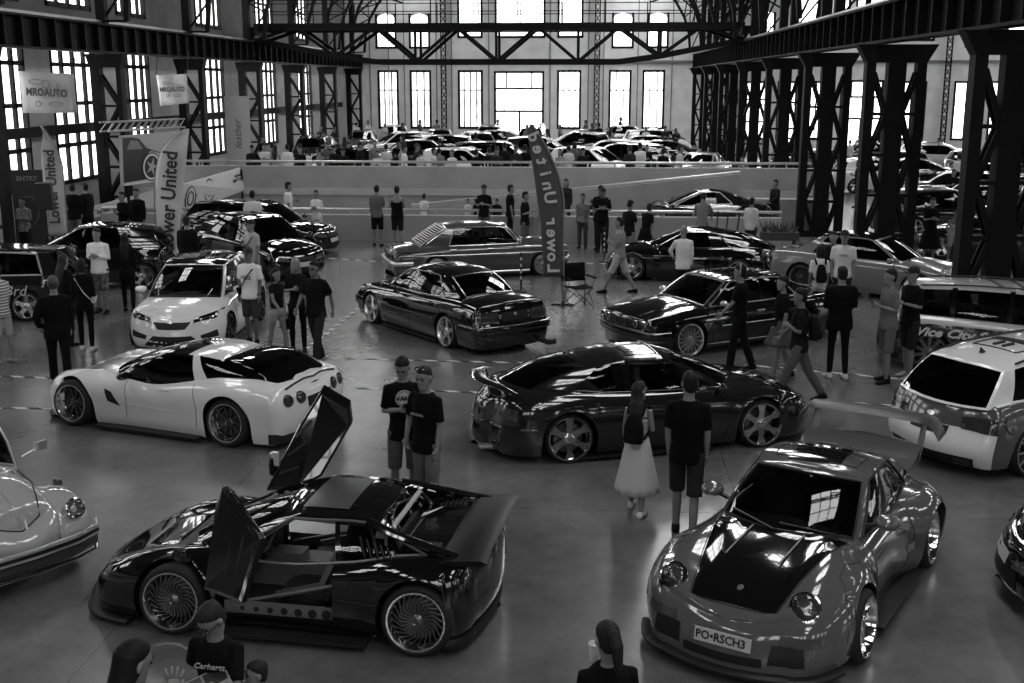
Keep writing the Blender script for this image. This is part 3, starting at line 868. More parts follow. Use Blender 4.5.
    def trimloop(s,m,r=.012,i0=None,i1=None,vb=.05,vt=.94,name='window_trim',top=True):
        idx=[i for i,p in enumerate(s.gpts) if p[0]=='S']
        a=idx[0]-1+1 if i0 is None else i0;a=idx[0];b_=idx[-1]-1
        for sg in(1,-1):
            path=[s.G(s.gpts[i],vb) for i in range(a,b_+1)]
            if top: path+=[s.G(s.gpts[b_],v) for v in(.2,.45,.7,.86)]+[s.G(s.gpts[i],vt) for i in range(b_,a-1,-1)]+[s.G(s.gpts[a],v) for v in(.86,.7,.45,.2,vb)]
            B=MB();B.tube([(x,sg*(y+.006),z) for x,y,z in path],r,m,6,False);B.build(name,s.root,True)
    def screentrim(s,m,r=.012,which='F'):
        P=[p for p in s.gpts if p[0]==which]
        if which=='F':P=P[:-1]
        else:P=P[1:]
        if which=='R':P=P[::-1]
        q=[s.G(p,.05) for p in P]+[s.G(P[-1],v) for v in(.2,.45,.7,.86)]+[s.G(p,.94) for p in P[::-1]]
        o=.006 if which=='F' else -.006
        path=[(x+o,y,z+.005) for x,y,z in q]+[(x+o,-y,z+.005) for x,y,z in q[::-1]]
        path.append(path[0]);B=MB();B.tube(path,r,m,6,False);return B.build('screen_trim',s.root,True)
    def mirrors(s,x,y,z,m=None,size=(.07,.11,.065),sgs=(1,-1),glass=True):
        for sg in sgs:
            B=MB();c=Vector((x,sg*y,z))
            B.rings([(c+Vector((-.6*size[0],0,0)),size[1]*.95,size[2]*.95,Matrix.Rotation(PI/2,3,'Y')@Matrix.Rotation(PI/2,3,'Z')),(c,size[1],size[2],Matrix.Rotation(PI/2,3,'Y')@Matrix.Rotation(PI/2,3,'Z')),
               (c+Vector((size[0]*.7,0,0)),size[1]*.75,size[2]*.7,Matrix.Rotation(PI/2,3,'Y')@Matrix.Rotation(PI/2,3,'Z')),(c+Vector((size[0]*1.2,0,0)),size[1]*.2,size[2]*.2,Matrix.Rotation(PI/2,3,'Y')@Matrix.Rotation(PI/2,3,'Z'))],m or s.paint,14,pw=2.5)
            B.bar(c,c+Vector((.02,-sg*(size[1]+.07),-.05)),.04,.025,BLK)
            o=B.build('door_mirror',s.root,True)
            if glass:
                Q=MB();Q.rings([(c+Vector((-.6*size[0]-.002,0,0)),size[1]*.85,size[2]*.85,Matrix.Rotation(PI/2,3,'Y')@Matrix.Rotation(PI/2,3,'Z')),(c+Vector((-.6*size[0]-.006,0,0)),size[1]*.8,size[2]*.8,Matrix.Rotation(PI/2,3,'Y')@Matrix.Rotation(PI/2,3,'Z'))],CHROME,14);Q.build('mirror_glass',o)
    def roundlamp(s,pos,dirv,r,name='headlamp',ring=CHROME):
        B=MB();d=Vector(dirv).normalized();M=frame(pos,d.orthogonal(),d).to_3x3();c=Vector(pos)
        def L(prof,m):
            vs=[];n=24
            for rr,h in prof:
                for k in range(n):
                    a=2*PI*k/n;vs.append(c+M@Vector((rr*math.cos(a),rr*math.sin(a),h)))
            return vs,[(i*n+k,i*n+(k+1)%n,(i+1)*n+(k+1)%n,(i+1)*n+k) for i in range(len(prof)-1) for k in range(n)]
        vs,f=L([(r*1.0,-.06),(r*1.12,0),(r*1.1,.015),(r*.98,.02),(r*.95,0)],ring);B.add(vs,f,ring)
        o=B.build(name,s.root,True)
        B=MB();vs,f=L([(r*.95,0),(r*.8,-.03),(r*.45,-.06),(.03,-.07),(.0,-.07)],CHROME);B.add(vs,f,CHROME)
        vs,f=L([(.035,-.07),(.035,-.02),(.0,-.01)],mat(.3,.3));B.add(vs,f,mat(.6,.2));B.build('reflector_bowl',o,True)
        B=MB();vs,f=L([(r*.97,.008),(r*.8,.03),(r*.4,.045),(0,.05)],GLASSC);B.add(vs,f,GLASSC);B.build('lamp_lens',o,True,fixn=False)
        return o
def make_wheel(parent,R,w,style='five',rim=None,rr=.74,n=5,lip=None,depth=.06,hubm=None):
    """axis along y, outer face towards +y, the face plane at y=0"""
    rim=rim or ALU
    root=bpy.data.objects.new('wheel',None);COL.objects.link(root);root.parent=parent
    B=MB();r=R*rr
    B.lathe([(r+.005,-.01),(r+.03,.0),(R-.03,-.005),(R-.008,-.03),(R,-.06),(R,-w+.06),(R-.02,-w+.01),(r+.01,-w)],RUB,36,'y');B.build('tyre',root,True)
    B=MB();lm=lip or rim
    B.lathe([(r+.012,-.006),(r+.012,.004),(r-.004,.004),(r-.012,-.012),(r-.03,-depth-.02),(r-.04,-.12),(r-.05,-w)],lm,36,'y');B.lathe([(r+.0,-w+.02),(0,-w+.02)],BLK,24,'y')
    B.build('rim_barrel',root,True)
    S=MB();hub=.065;yo=-depth
    if style=='five':
        for k in range(n):
            a=2*PI*k/n+PI/2;d=Vector((math.cos(a),0,math.sin(a)));t=Vector((-math.sin(a),0,math.cos(a)))
            w0,w1=.05*5/n+.012,.034*5/n+.006
            vs=[d*.03+t*w0+Vector((0,yo-.005,0)),d*.03-t*w0+Vector((0,yo-.005,0)),d*(r*.6)+t*w1*.9+Vector((0,yo+.008,0)),d*(r*.6)-t*w1*.9+Vector((0,yo+.008,0)),d*(r-.018)+t*w1*1.7+Vector((0,yo+.015,0)),d*(r-.018)-t*w1*1.7+Vector((0,yo+.015,0))]
            vs+=[v-Vector((0,.045,0)) for v in vs]
            S.add(vs,[(0,1,3,2),(2,3,5,4),(0,2,8,6),(2,4,10,8),(1,7,9,3),(3,9,11,5),(4,5,11,10)],rim)
    elif style=='multi' or style=='mesh':
        for k in range(n):
            a=2*PI*k/n;d=Vector((math.cos(a),0,math.sin(a)))
            if style=='multi': S.bar(d*.04+Vector((0,yo-.01,0)),d*(r-.02)+Vector((0,yo+.005,0)),.022,.03,rim,up=(0,1,0))
            else:
                for q in(-.16,.16):
                    e=Vector((math.cos(a+q),0,math.sin(a+q)));S.bar(d*.06+Vector((0,yo-.01,0)),e*(r-.02)+Vector((0,yo,0)),.012,.02,rim,up=(0,1,0))
    elif style=='turbo':
        for k in range(n):
            a=2*PI*k/n;d=Vector((math.cos(a),0,math.sin(a)));e=Vector((math.cos(a+.55),0,math.sin(a+.55)))
            m_=Vector((math.cos(a+.12),0,math.sin(a+.12)))
            S.bar(d*.045+Vector((0,yo,0)),m_*(r*.6)+Vector((0,yo+.01,0)),.009,.02,rim,up=(0,1,0));S.bar(m_*(r*.6)+Vector((0,yo+.01,0)),e*(r-.01)+Vector((0,yo-.0,0)),.009,.02,rim,up=(0,1,0))
        hub=.05
    elif style=='dish':
        S.lathe([(r-.02,yo),(r*.6,yo+.01),(r*.3,yo-.01),(0,yo)],rim,36,'y')
        for k in range(n):
            a=2*PI*k/n;d=Vector((math.cos(a),0,math.sin(a)));S.rings([(d*r*.72+Vector((0,yo+.008,0)),.018,.018,Matrix.Rotation(PI/2,3,'X')),(d*r*.72+Vector((0,yo+.014,0)),.016,.016,Matrix.Rotation(PI/2,3,'X'))],BLK,8)
    S.lathe([(hub,yo-.04),(hub,yo+.01),(hub*.7,yo+.02),(0,yo+.022)],rim if hubm is None else hubm,20,'y')
    S.build('rim_spokes',root,True)
    D=MB();D.lathe([(.05,-.12),(r*.72,-.12),(r*.72,-.14),(.05,-.14)],mat(.12,.35,.8),28,'y');D.build('brake_disc',root,True)
    return root
def place(fpx,rpx,side,half,wb,fz=0):
    """car centre and heading from the contact points of the near-side wheels"""
    a=gp(*fpx);b=gp(*rpx);h=math.atan2(a.y-b.y,a.x-b.x);m=(a+b)/2
    lv=Vector((-math.sin(h),math.cos(h),0))
    c=m-lv*half*side
    return (c.x,c.y,0),h
def at(px,py,head,dx,dy=0):
    """car origin such that local point (dx,dy) stands at this floor pixel"""
    p=gp(px,py);h=math.radians(head);c,s_=math.cos(h),math.sin(h)
    return (p.x-(dx*c-dy*s_),p.y-(dx*s_+dy*c),0),h
def W3(p): return Vector(p)
LENS=mat(.55,.08,.85,1,name='lamp_reflector')
TAIL=mat(.035,.12,0,1,name='tail_lamp')
TAILL=mat(.2,.15,0,1,name='tail_lamp_pale')
SEAM=mat(.004,.7,name='shut_line')
GRL=mat(.006,.55,name='grille_black')
PLATE=mat(.6,.4,name='plate_white')
# ---------------------------------------------------------------- generic bodies
def spec(kind,paint_,**kw):
    p=paint_
    if kind=='sedan':
        d=dict(wb=2.75,W=.87,xf=2.2,xr=-2.45,R=.31,paint=p,sill=.14,
          zsh=[(-2.45,.82),(-1.6,.9),(-.2,.88),(.9,.85),(1.8,.76),(2.2,.66)],zc=[(-2.45,.9),(-1.5,.98),(0,.95),(1.0,.95),(1.8,.84),(2.2,.7)],
          gh=dict(knots=[(.95,.32,'p'),(.86,.24,'g'),(-.12,-.14,'k'),(-.2,-.2,'g'),(-1.12,-.85,'p'),(-1.5,-1.0,'p')],y0=[(-1.5,.66),(0,.76),(.95,.70)],y1=[(-1.0,.54),(0,.58),(.32,.55)],
            rz=[(-1.05,1.30),(-.4,1.36),(.1,1.35),(.4,1.29)],glass=GLASSD),well=(-1.35,.9,lambda x:.64))
    elif kind=='hatch':
        d=dict(wb=2.55,W=.88,xf=2.1,xr=-1.95,R=.32,paint=p,sill=.17,
          zsh=[(-1.95,.95),(-1.3,.98),(0,.93),(.9,.88),(1.7,.76),(2.1,.62)],zc=[(-1.95,1.0),(-1.3,1.02),(0,.98),(1.05,.98),(1.8,.84),(2.1,.66)],
          rx=[(0,.06),(.3,0),(.6,.02),(1,.1)],
          gh=dict(knots=[(1.08,.28,'p'),(.98,.2,'g'),(-.2,-.2,'k'),(-.28,-.28,'g'),(-1.05,-1.0,'p'),(-1.72,-1.5,'p')],y0=[(-1.7,.70),(0,.78),(1.0,.70)],y1=[(-1.5,.56),(0,.6),(.3,.56)],
            rz=[(-1.6,1.36),(-.6,1.45),(0,1.45),(.35,1.38)],glass=GLASSD),well=(-1.4,1.0,lambda x:.66))
    elif kind=='wagon':
        d=dict(wb=2.8,W=.89,xf=2.25,xr=-2.35,R=.32,paint=p,sill=.15,
          zsh=[(-2.35,.9),(-1.6,.93),(0,.9),(.9,.86),(1.8,.76),(2.25,.64)],zc=[(-2.35,.95),(-1.6,.97),(0,.95),(1.05,.95),(1.9,.82),(2.25,.68)],
          rx=[(0,.06),(.3,0),(.6,.02),(1,.1)],
          gh=dict(knots=[(1.05,.35,'p'),(.95,.27,'g'),(-.1,-.1,'k'),(-.18,-.18,'g'),(-1.0,-1.0,'k'),(-1.08,-1.08,'g'),(-1.75,-1.6,'p'),(-2.2,-1.85,'p')],y0=[(-2.2,.72),(0,.78),(1.05,.70)],y1=[(-1.9,.56),(0,.6),(.35,.56)],
            rz=[(-1.95,1.36),(-.6,1.43),(0,1.43),(.4,1.36)],glass=GLASSD),well=(-1.9,.98,lambda x:.66))
    else: # coupe
        d=dict(wb=2.65,W=.89,xf=2.15,xr=-2.3,R=.32,paint=p,sill=.12,
          zsh=[(-2.3,.82),(-1.4,.88),(-.2,.84),(.9,.8),(1.7,.68),(2.15,.5)],zc=[(-2.3,.87),(-1.5,.92),(0,.9),(1.0,.9),(1.7,.76),(2.15,.54)],
          gh=dict(knots=[(.9,.1,'p'),(.8,.02,'g'),(-.45,-.4,'k'),(-.52,-.46,'g'),(-1.15,-.75,'p'),(-1.75,-.9,'p')],y0=[(-1.75,.6),(0,.76),(.9,.68)],y1=[(-.9,.5),(0,.56),(.2,.53)],
            rz=[(-.95,1.21),(-.4,1.27),(0,1.26),(.2,1.2)],glass=GLASSD),well=(-1.3,.85,lambda x:.64))
    d.update(kw);return d
def trimmings(c,kind,plate=True):
    """lamps, grille, plates, shut lines and handles of a generic car"""
    xf,xr,W=c.xf,c.xr,c.W;zf=interp(c.zsh,xf);zr=interp(c.zsh,xr)
    kk=dict(n=4,k=3) if c.lod else {}
    c.both('headlamp','front',[(W*.42,zf-.13),(W*.86,zf-.08),(W*.84,zf-.0),(W*.46,zf-.03)],LENS,**kk)
    c.patch('grille','front',[(-W*.36,zf-.13),(W*.36,zf-.13),(W*.38,zf-.03),(-W*.38,zf-.03)],GRL,**kk)
    c.patch('lower_intake','front',[(-W*.6,.2),(W*.6,.2),(W*.55,.36),(-W*.55,.36)],GRL,**kk)
    if kind in('hatch','wagon'):
        c.both('tail_lamp','rear',[(W*.55,zr-.28),(W*.9,zr-.28),(W*.88,zr-.04),(W*.6,zr-.08)],TAIL,**kk)
    else: c.both('tail_lamp','rear',[(W*.45,zr-.22),(W*.92,zr-.22),(W*.9,zr-.05),(W*.5,zr-.06)],TAIL,**kk)
    if plate:
        c.patch('number_plate','rear',[(-.26,zr-.22),(.26,zr-.22),(.26,zr-.11),(-.26,zr-.11)],PLATE,n=2,k=1,off=.012)
        c.patch('number_plate','front',[(-.26,.36),(.26,.36),(.26,.47),(-.26,.47)],PLATE,n=2,k=1,off=.012)
    if c.lod: return
    K=c.sp['gh']['knots'];zs=interp(c.zsh,0)-.04
    for xx in {K[1][0]+.0,K[2][0]-.03}:
        c.lines('shut_line','side',[(xx-.02,zs),(xx,.5),(xx-.02,c.sill+.08)],.007,SEAM,off=.001)
    c.lines('door_handle','side',[(K[2][0]+.12,zs-.07),(K[2][0]+.3,zs-.07)],.022,c.sp.get('hm',c.paint),off=.014)
    ya=interp(c.side,K[0][0]);c.mirrors(K[0][0]-.15,ya+.08,interp(c.zsh,.7)+.07)
CHR2=mat(.8,.28,1,name='satin_chrome')
WH=paint(.8);DK=paint(.006,.1)
# ---- white wedge coupe (long glass tail)
def corvette():
    loc,h=(-5.77,15.82,0),math.radians(161.5)
    P=paint(.82,.15)
    sp=dict(wb=2.65,W=.93,xf=2.2,xr=-2.25,R=.335,paint=P,sill=.07,
      zsh=[(-2.25,.78),(-1.6,.85),(-.9,.82),(0,.72),(.6,.72),(1.3,.74),(1.8,.62),(2.2,.42)],zc=[(-2.25,.86),(-1.6,.93),(-.8,.92),(.3,.82),(.9,.78),(1.4,.71),(1.8,.61),(2.2,.42)],
      side=[(-2.25,.86),(-1.6,.94),(-1.2,.95),(-.4,.89),(.3,.88),(1.2,.92),(1.7,.88),(2.2,.68)],fyw=.42,fbow=.16,fcor=.5,fcx=1,crown=2.6,
      fx=[(0,.02),(.25,0),(.6,.03),(1,.14)],rx=[(0,.12),(.25,.02),(.6,0),(.85,.03),(1,.1)],
      peaks=[(.8,1.9,.05,.16,.14),(-1.9,-.8,.03,.12,.12)],flare=.015,
      ins=[(0,.08),(.12,.05),(.3,.04),(.5,.02),(.68,.0),(.85,.02),(.95,.07),(1,.12)],
      gh=dict(wrap=1,paint=BLKG,rf=lambda x:P if x<-.44 else BLKG,knots=[(.62,-.02,'p'),(.52,-.08,'g'),(-.72,-.56,'P'),(-.92,-.66,'g'),(-1.75,-.95,'p'),(-1.95,-1.0,'p')],y0=[(-1.95,.6),(-.8,.74),(0,.78),(.65,.70)],
        y1=[(-1.0,.5),(-.2,.56),(.0,.54)],rz=[(-1.0,1.08),(-.6,1.12),(-.2,1.12),(.05,1.08)],bow=(.42,.1),rbow=(.22,.08),rbul=.09,fbul=.03,glass=GLASSD,bulge=.035,crown=.04),
      well=(-1.5,.6,lambda x:.62),wheel=dict(style='multi',n=10,rim=mat(.12,.25,.9),lip=mat(.8,.2,1),depth=.09,rr=.76),camber=.09,ww=.28,track=.93,seatx=-.1,
      pf=lambda x,y,z,top:None)
    c=Car('wedge_coupe','white low two-door coupe with long glass tail and round rear lamps, at the left',sp,loc,h)
    # black targa roof
    c.both('side_vent','side',[(.70,.42),(.5,.36),(.62,.56),(.74,.6)],GRL)
    c.lines('shut_line','side',[(.42,.74),(.38,.5),(.42,.2)],.008,SEAM,off=.001);c.lines('shut_line','side',[(-.76,.8),(-.84,.5),(-.8,.2)],.008,SEAM,off=.001)
    c.lines('side_crease','side',[(.5,.42),(-.4,.38)],.012,P,off=.0)
    for sg in(1,-1):
        for y in(.42,.66): c.oval('tail_lamp','rear',(y,.66),.085,.075,TAIL,sg=sg,ring=(.008,BLK),off=.006)
    c.patch('plate_recess','rear',[(-.3,.5),(.3,.5),(.3,.64),(-.3,.64)],GRL);c.line('high_brake_lamp','top',[(-2.08,-.62),(-2.13,0),(-2.08,.62)],.03,GRL,off=.004)
    c.wrap('rear_diffuser',.16,.14,.02,BLK,x1=-1.85,front=False,rear=True);c.wrap('front_splitter',.06,.03,.07,BLK,x0=1.75)
    for sg in(1,-1):
        B=MB();B.box((0,sg*.93,.07),(1.75,.14,.03),BLK);B.build('side_skirt',c.root)
    c.mirrors(.32,.98,.84,BLKG,size=(.07,.1,.055));c.lines('door_handle','side',[(-.2,.66),(-.38,.66)],.02,P,off=.012)
    c.both('popup_lamp_lid','top',[(1.55,.4),(1.55,.68),(1.85,.62),(1.85,.38)],P,off=.004)
    return c
corvette()
# ---- black mid-engined coupe with open doors
def midship():
    loc,h=(-2.42,10.0,0),math.radians(173.5)
    P=paint(.006,.07)
    xc=.2
    sp=dict(wb=2.24,W=.88,xf=2.2,xr=-1.68,R=.32,paint=P,sill=.08,
      zsh=[(-1.68,.84),(-1.1,.82),(-.5,.72),(.3,.66),(1.0,.66),(1.5,.60),(2.0,.42),(2.2,.32)],zc=[(-1.68,.86),(-1.1,.85),(-.5,.82),(.6,.76),(1.0,.70),(1.5,.60),(2.0,.42),(2.2,.32)],
      side=[(-1.68,.86),(-1.1,.91),(-.4,.86),(.4,.84),(1.1,.89),(1.6,.88),(2.2,.70)],fyw=.45,fbow=.14,fcor=.5,crown=2.4,
      fx=[(0,.0),(.3,0),(.7,.03),(1,.12)],rx=[(0,.1),(.3,0),(.7,.0),(1,.05)],peaks=[(.7,1.7,.05,.15,.13)],flare=(.02,.03),
      cuts=[.72,-.35],door=(-.33,.72,.22),
      gh=dict(knots=[(.82,.12,'p'),(.72,.06,'g'),(-.36,-.30,'k'),(-.42,-.34,'g'),(-.78,-.56,'g'),(-1.2,-.62,'p'),(-1.3,-.66,'p')],
        y0=[(-1.3,.70),(-.4,.74),(0,.76),(.82,.70)],y1=[(-.66,.52),(0,.55),(.12,.53)],
        rz=[(-.72,1.02),(-.4,1.06),(0,1.06),(.15,1.03)],bow=(.45,.12),rbow=(-.55,.05),rbul=.0,fbul=.03,glass=GLASS,omit=('g1',),crown=.035),
      well=(-.9,.85,lambda x:.66),wheel=dict(style='turbo',n=24,rim=mat(.25,.3,1),lip=mat(.8,.15,1),depth=.07,rr=.78),camber=.12,ww=.27,track=.92,seatx=.05,nointerior=True)
    c=Car('midship_coupe','black low mid-engined coupe with both doors swung up and a flat rear deck',sp,loc,h)
    c.patch('sunroof_glass','top',[(.05,-.4),(.05,.4),(-.38,.4),(-.38,-.4)],mat(.06,.35),off=.008,n=10,k=6)
    # cockpit
    CG=mat(.22,.4,.5,name='bare_metal');B=MB();B.box((.1,0,.15),(1.9,1.4,.04),INT);B.box((.9,0,.4),(.05,1.35,.5),INT);B.box((-.82,0,.5),(.04,1.35,.7),INT);B.build('cabin_floor',c.root)
    D=MB();D.rings([((.72,-.62,.62),.16,.1,Matrix.Rotation(PI/2,3,'X')),((.72,.62,.62),.16,.1,Matrix.Rotation(PI/2,3,'X'))],mat(.04,.6),14);D.build('dashboard',c.root,True)
    B=MB();B.box((.15,0,.3),(1.3,.26,.26),CG);B.box((.35,0,.45),(.3,.2,.06),CG);B.build('centre_tunnel',c.root)
    for sg in(1,-1):
        S=MB();sm=mat(.02,.6)
        S.rings([((.05,sg*.36,.2),.26,.24),((.0,sg*.36,.3),.27,.25)],sm,14,pw=3)
        S.rings([((-.2,sg*.36,.28),.07,.25),((-.36,sg*.36,.7),.06,.25),((-.40,sg*.36,.84),.05,.16),((-.43,sg*.36,.98),.04,.12)],sm,14,pw=3)
        seat=S.build('bucket_seat',c.root,True)
        S=MB()
        for dy in(-.24,.24): S.bar((.26,sg*.36+dy,.3),(-.16,sg*.36+dy,.42),.03,.06,CG);S.bar((-.16,sg*.36+dy,.42),(-.36,sg*.36+dy,.82),.03,.05,CG)
        S.build('seat_shell_edge',seat)
        S=MB();vs=[]
        # drilled sill plate
        S.box((.17,sg*.8,.25),(1.0,.02,.13),CG);S.build('sill_plate',c.root)
        for k in range(7):
            H=MB();r=.02+.004*k;x=.5-k*.13;H.lathe([(r,0),(r,.004),(0,.004)],BLK,12,'y',(x,sg*.811,.25));H.build('drilled_hole',c.root)
        S=MB()
        S.tube([(.66,sg*.72,.3),(.66,sg*.70,.66),(.1,sg*.5,1.01),(-.6,sg*.5,.98),(-.8,sg*.55,.3)],.02,CG,8);S.tube([(.6,sg*.72,.25),(-.4,sg*.7,.5)],.018,CG,8)
        S.build('roll_cage_side',c.root,True)
    S=MB();S.tube([(-.90,-.56,.80),(-.80,-.45,.97),(-.80,.45,.97),(-.90,.56,.80)],.024,mat(.6,.3,.3),8);S.tube([(-.8,-.5,.3),(-.8,.45,.97)],.018,CG,8);S.build('roll_cage_hoop',c.root,True)
    S=MB();n=20;R=Matrix.Rotation(-.4,3,'Y');cc=Vector((.42,.36,.66))
    S.tube([cc+R@Vector((0,.16*math.cos(2*PI*k/n),.16*math.sin(2*PI*k/n))) for k in range(n+1)],.014,BLK,6,False)
    for a in(0,2.1,4.2):S.bar(cc,cc+R@Vector((0,.15*math.cos(a),.15*math.sin(a))),.035,.012,CG)
    S.bar(cc,cc+Vector((.3,0,-.06)),.04,.04,BLK);S.build('steering_wheel',c.root,True)
    S=MB()
    for i in range(3):
        for k in range(6): S.lathe([(.03,0),(.03,.01),(0,.01)],mat(.25,.3,.8),8,'x',(.66,-.5+k*.2+(i%2)*.08,.28+i*.08))
    S.build('quilted_bulkhead',c.root)
    # near door leaf (left): hinged at the front, swung up and out; far door likewise
    def leaf(nm,quad,th,nrm,mirror_at,sgn):
        q=[Vector(p) for p in quad];n=Vector(nrm).normalized()*th
        B=MB();C_=sum(q,Vector())/len(q);m=len(q)
        vs=q+[p+n for p in q]+[C_.lerp(p,.9)-n*.25 for p in q]+[C_.lerp(p,.93)+n*1.3 for p in q]
        fs=[(i,(i+1)%m,m+(i+1)%m,m+i) for i in range(m)]+[(i,(i+1)%m,2*m+(i+1)%m,2*m+i) for i in range(m)]+[(m+i,m+(i+1)%m,3*m+(i+1)%m,3*m+i) for i in range(m)]+[tuple(2*m+i for i in range(m)),tuple(3*m+i for i in range(m))]
        B.add(vs,fs,P);o=B.build(nm,c.root)
        bv=o.modifiers.new('b','BEVEL');bv.width=.012;bv.segments=2
        T=MB()
        a,b_=q[0],q[3]
        for t in(.25,.5,.75):
            T.bar(q[0].lerp(q[1],.2).lerp(q[-1].lerp(q[-2],.2),t)-n*.35,q[0].lerp(q[1],.8).lerp(q[-1].lerp(q[-2],.8),t)-n*.35,.03,.02,mat(.03,.4))
        T.build('door_card_rib',o);return o
    def lp(px,py,yl):
        d=_ray(px,py);n=Vector((-math.sin(h),math.cos(h),0));o0=Vector(loc);t=(yl-(Vector((0,0,HC))-o0).dot(n))/d.dot(n);q=Vector((0,0,HC))+d*t-o0
        return (q.x*math.cos(h)+q.y*math.sin(h),yl,q.z)
    leaf('butterfly_door',[lp(247,602,1.16),lp(266,538,.90),lp(234,491,.92),lp(228,486,.98),lp(222,502,1.02),lp(210,588,1.22)],.05,(.6,.6,0),None,1)
    leaf('butterfly_door',[lp(266,491,-.82),lp(298,489,-.82),lp(322,476,-.92),lp(352,424,-1.15),lp(350,404,-1.2),lp(323,388,-1.2),lp(300,425,-1.05)],.06,(.1,-1,.5),None,-1)
    B=MB();B.rings([(Vector(lp(274,474,-1.0)),.05,.05),(Vector(lp(274,464,-1.0)),.06,.07),(Vector(lp(274,453,-1.0)),.05,.06)],P,10);mo=B.build('door_mirror',c.root,True)
    B=MB();B.add([lp(271,466,-.94),lp(279,466,-.94),lp(279,453,-.94),lp(271,453,-.94)],[(0,1,2,3)],mat(.8,.3,.5));B.build('mirror_glass',mo,fixn=False)
    B=MB();B.rings([((.95,.98,.74),.08,.04),((.96,1.0,.80),.09,.05),((.95,1.0,.85),.06,.035)],P,10);B.build('door_mirror',c.root,True)
    # flying buttresses, louvred deck and wing
    for sg in(1,-1):
        B=MB();B.tube([(-.60,sg*.53,1.03),(-.85,sg*.62,.97),(-1.2,sg*.68,.89),(-1.45,sg*.72,.85)],[(.05,.035),(.05,.03),(.045,.03),(.03,.02)],P,8);B.build('flying_buttress',c.root,True)
        B=MB()
        for k in range(8):
            x=-.92-k*.045;B.box((x,sg*.57,c.deck(x,.57)+.012),(.028,.2,.018),BLK)
        B.build('deck_louvres',c.root)
        B=MB()
        for k in range(8):
            t=k/7;x=-.62-t*.42;zt=.98-t*.15;zb=.78;B.bar((x,sg*.74,zb),(x+.06,sg*.68,max(zb+.02,zt-.03)),.012,.03,BLK)
        B.build('quarter_window_louvres',c.root)
    c.trimloop(mat(.25,.3,.5),.012,vb=.06)
    B=MB();prof=[(-1.30,.855),(-1.36,.885),(-1.66,.915),(-1.72,.89),(-1.66,.86),(-1.4,.845)]
    ys=[-.82,-.80,-.6,0,.6,.80,.82];vs=[(x,y,z-(.05 if abs(y)>.79 else 0)*(1) ) for y in ys for x,z in prof];m=6
    B.add(vs,[(i*m+k,i*m+(k+1)%m,(i+1)*m+(k+1)%m,(i+1)*m+k) for i in range(6) for k in range(m)]+[tuple(range(m)),tuple(36+k for k in range(m))],mat(.006,.45,spec=.2));B.build('rear_wing',c.root,True)
    c.both('tail_lamp','rear',[(.3,.6),(.86,.58),(.86,.74),(.3,.76)],TAIL);
    c.wrap('rear_diffuser',.11,.1,.06,BLK,x1=-1.3,front=False,rear=True);c.wrap('front_splitter',.06,.04,.1,BLK,x0=1.5)
    c.both('headlamp','top',[(1.70,.48),(1.70,.68),(1.92,.60),(1.92,.44)],LENS,off=.004)
    c.lines('rub_strip','side',[(1.9,.42),(1.55,.42)],.02,BLK);c.lines('rub_strip','side',[(-.4,.42),(-.8,.42)],.02,BLK);c.lines('rub_strip','side',[(-1.5,.42),(-1.64,.42)],.02,BLK)
    c.both('side_intake','side',[(-.5,.5),(-.72,.5),(-.72,.58),(-.5,.58)],GRL)
    for sg in(1,-1):
        B=MB();B.box((.02,sg*.92,.07),(1.4,.14,.03),BLK);B.build('side_skirt',c.root)
    return c
midship()
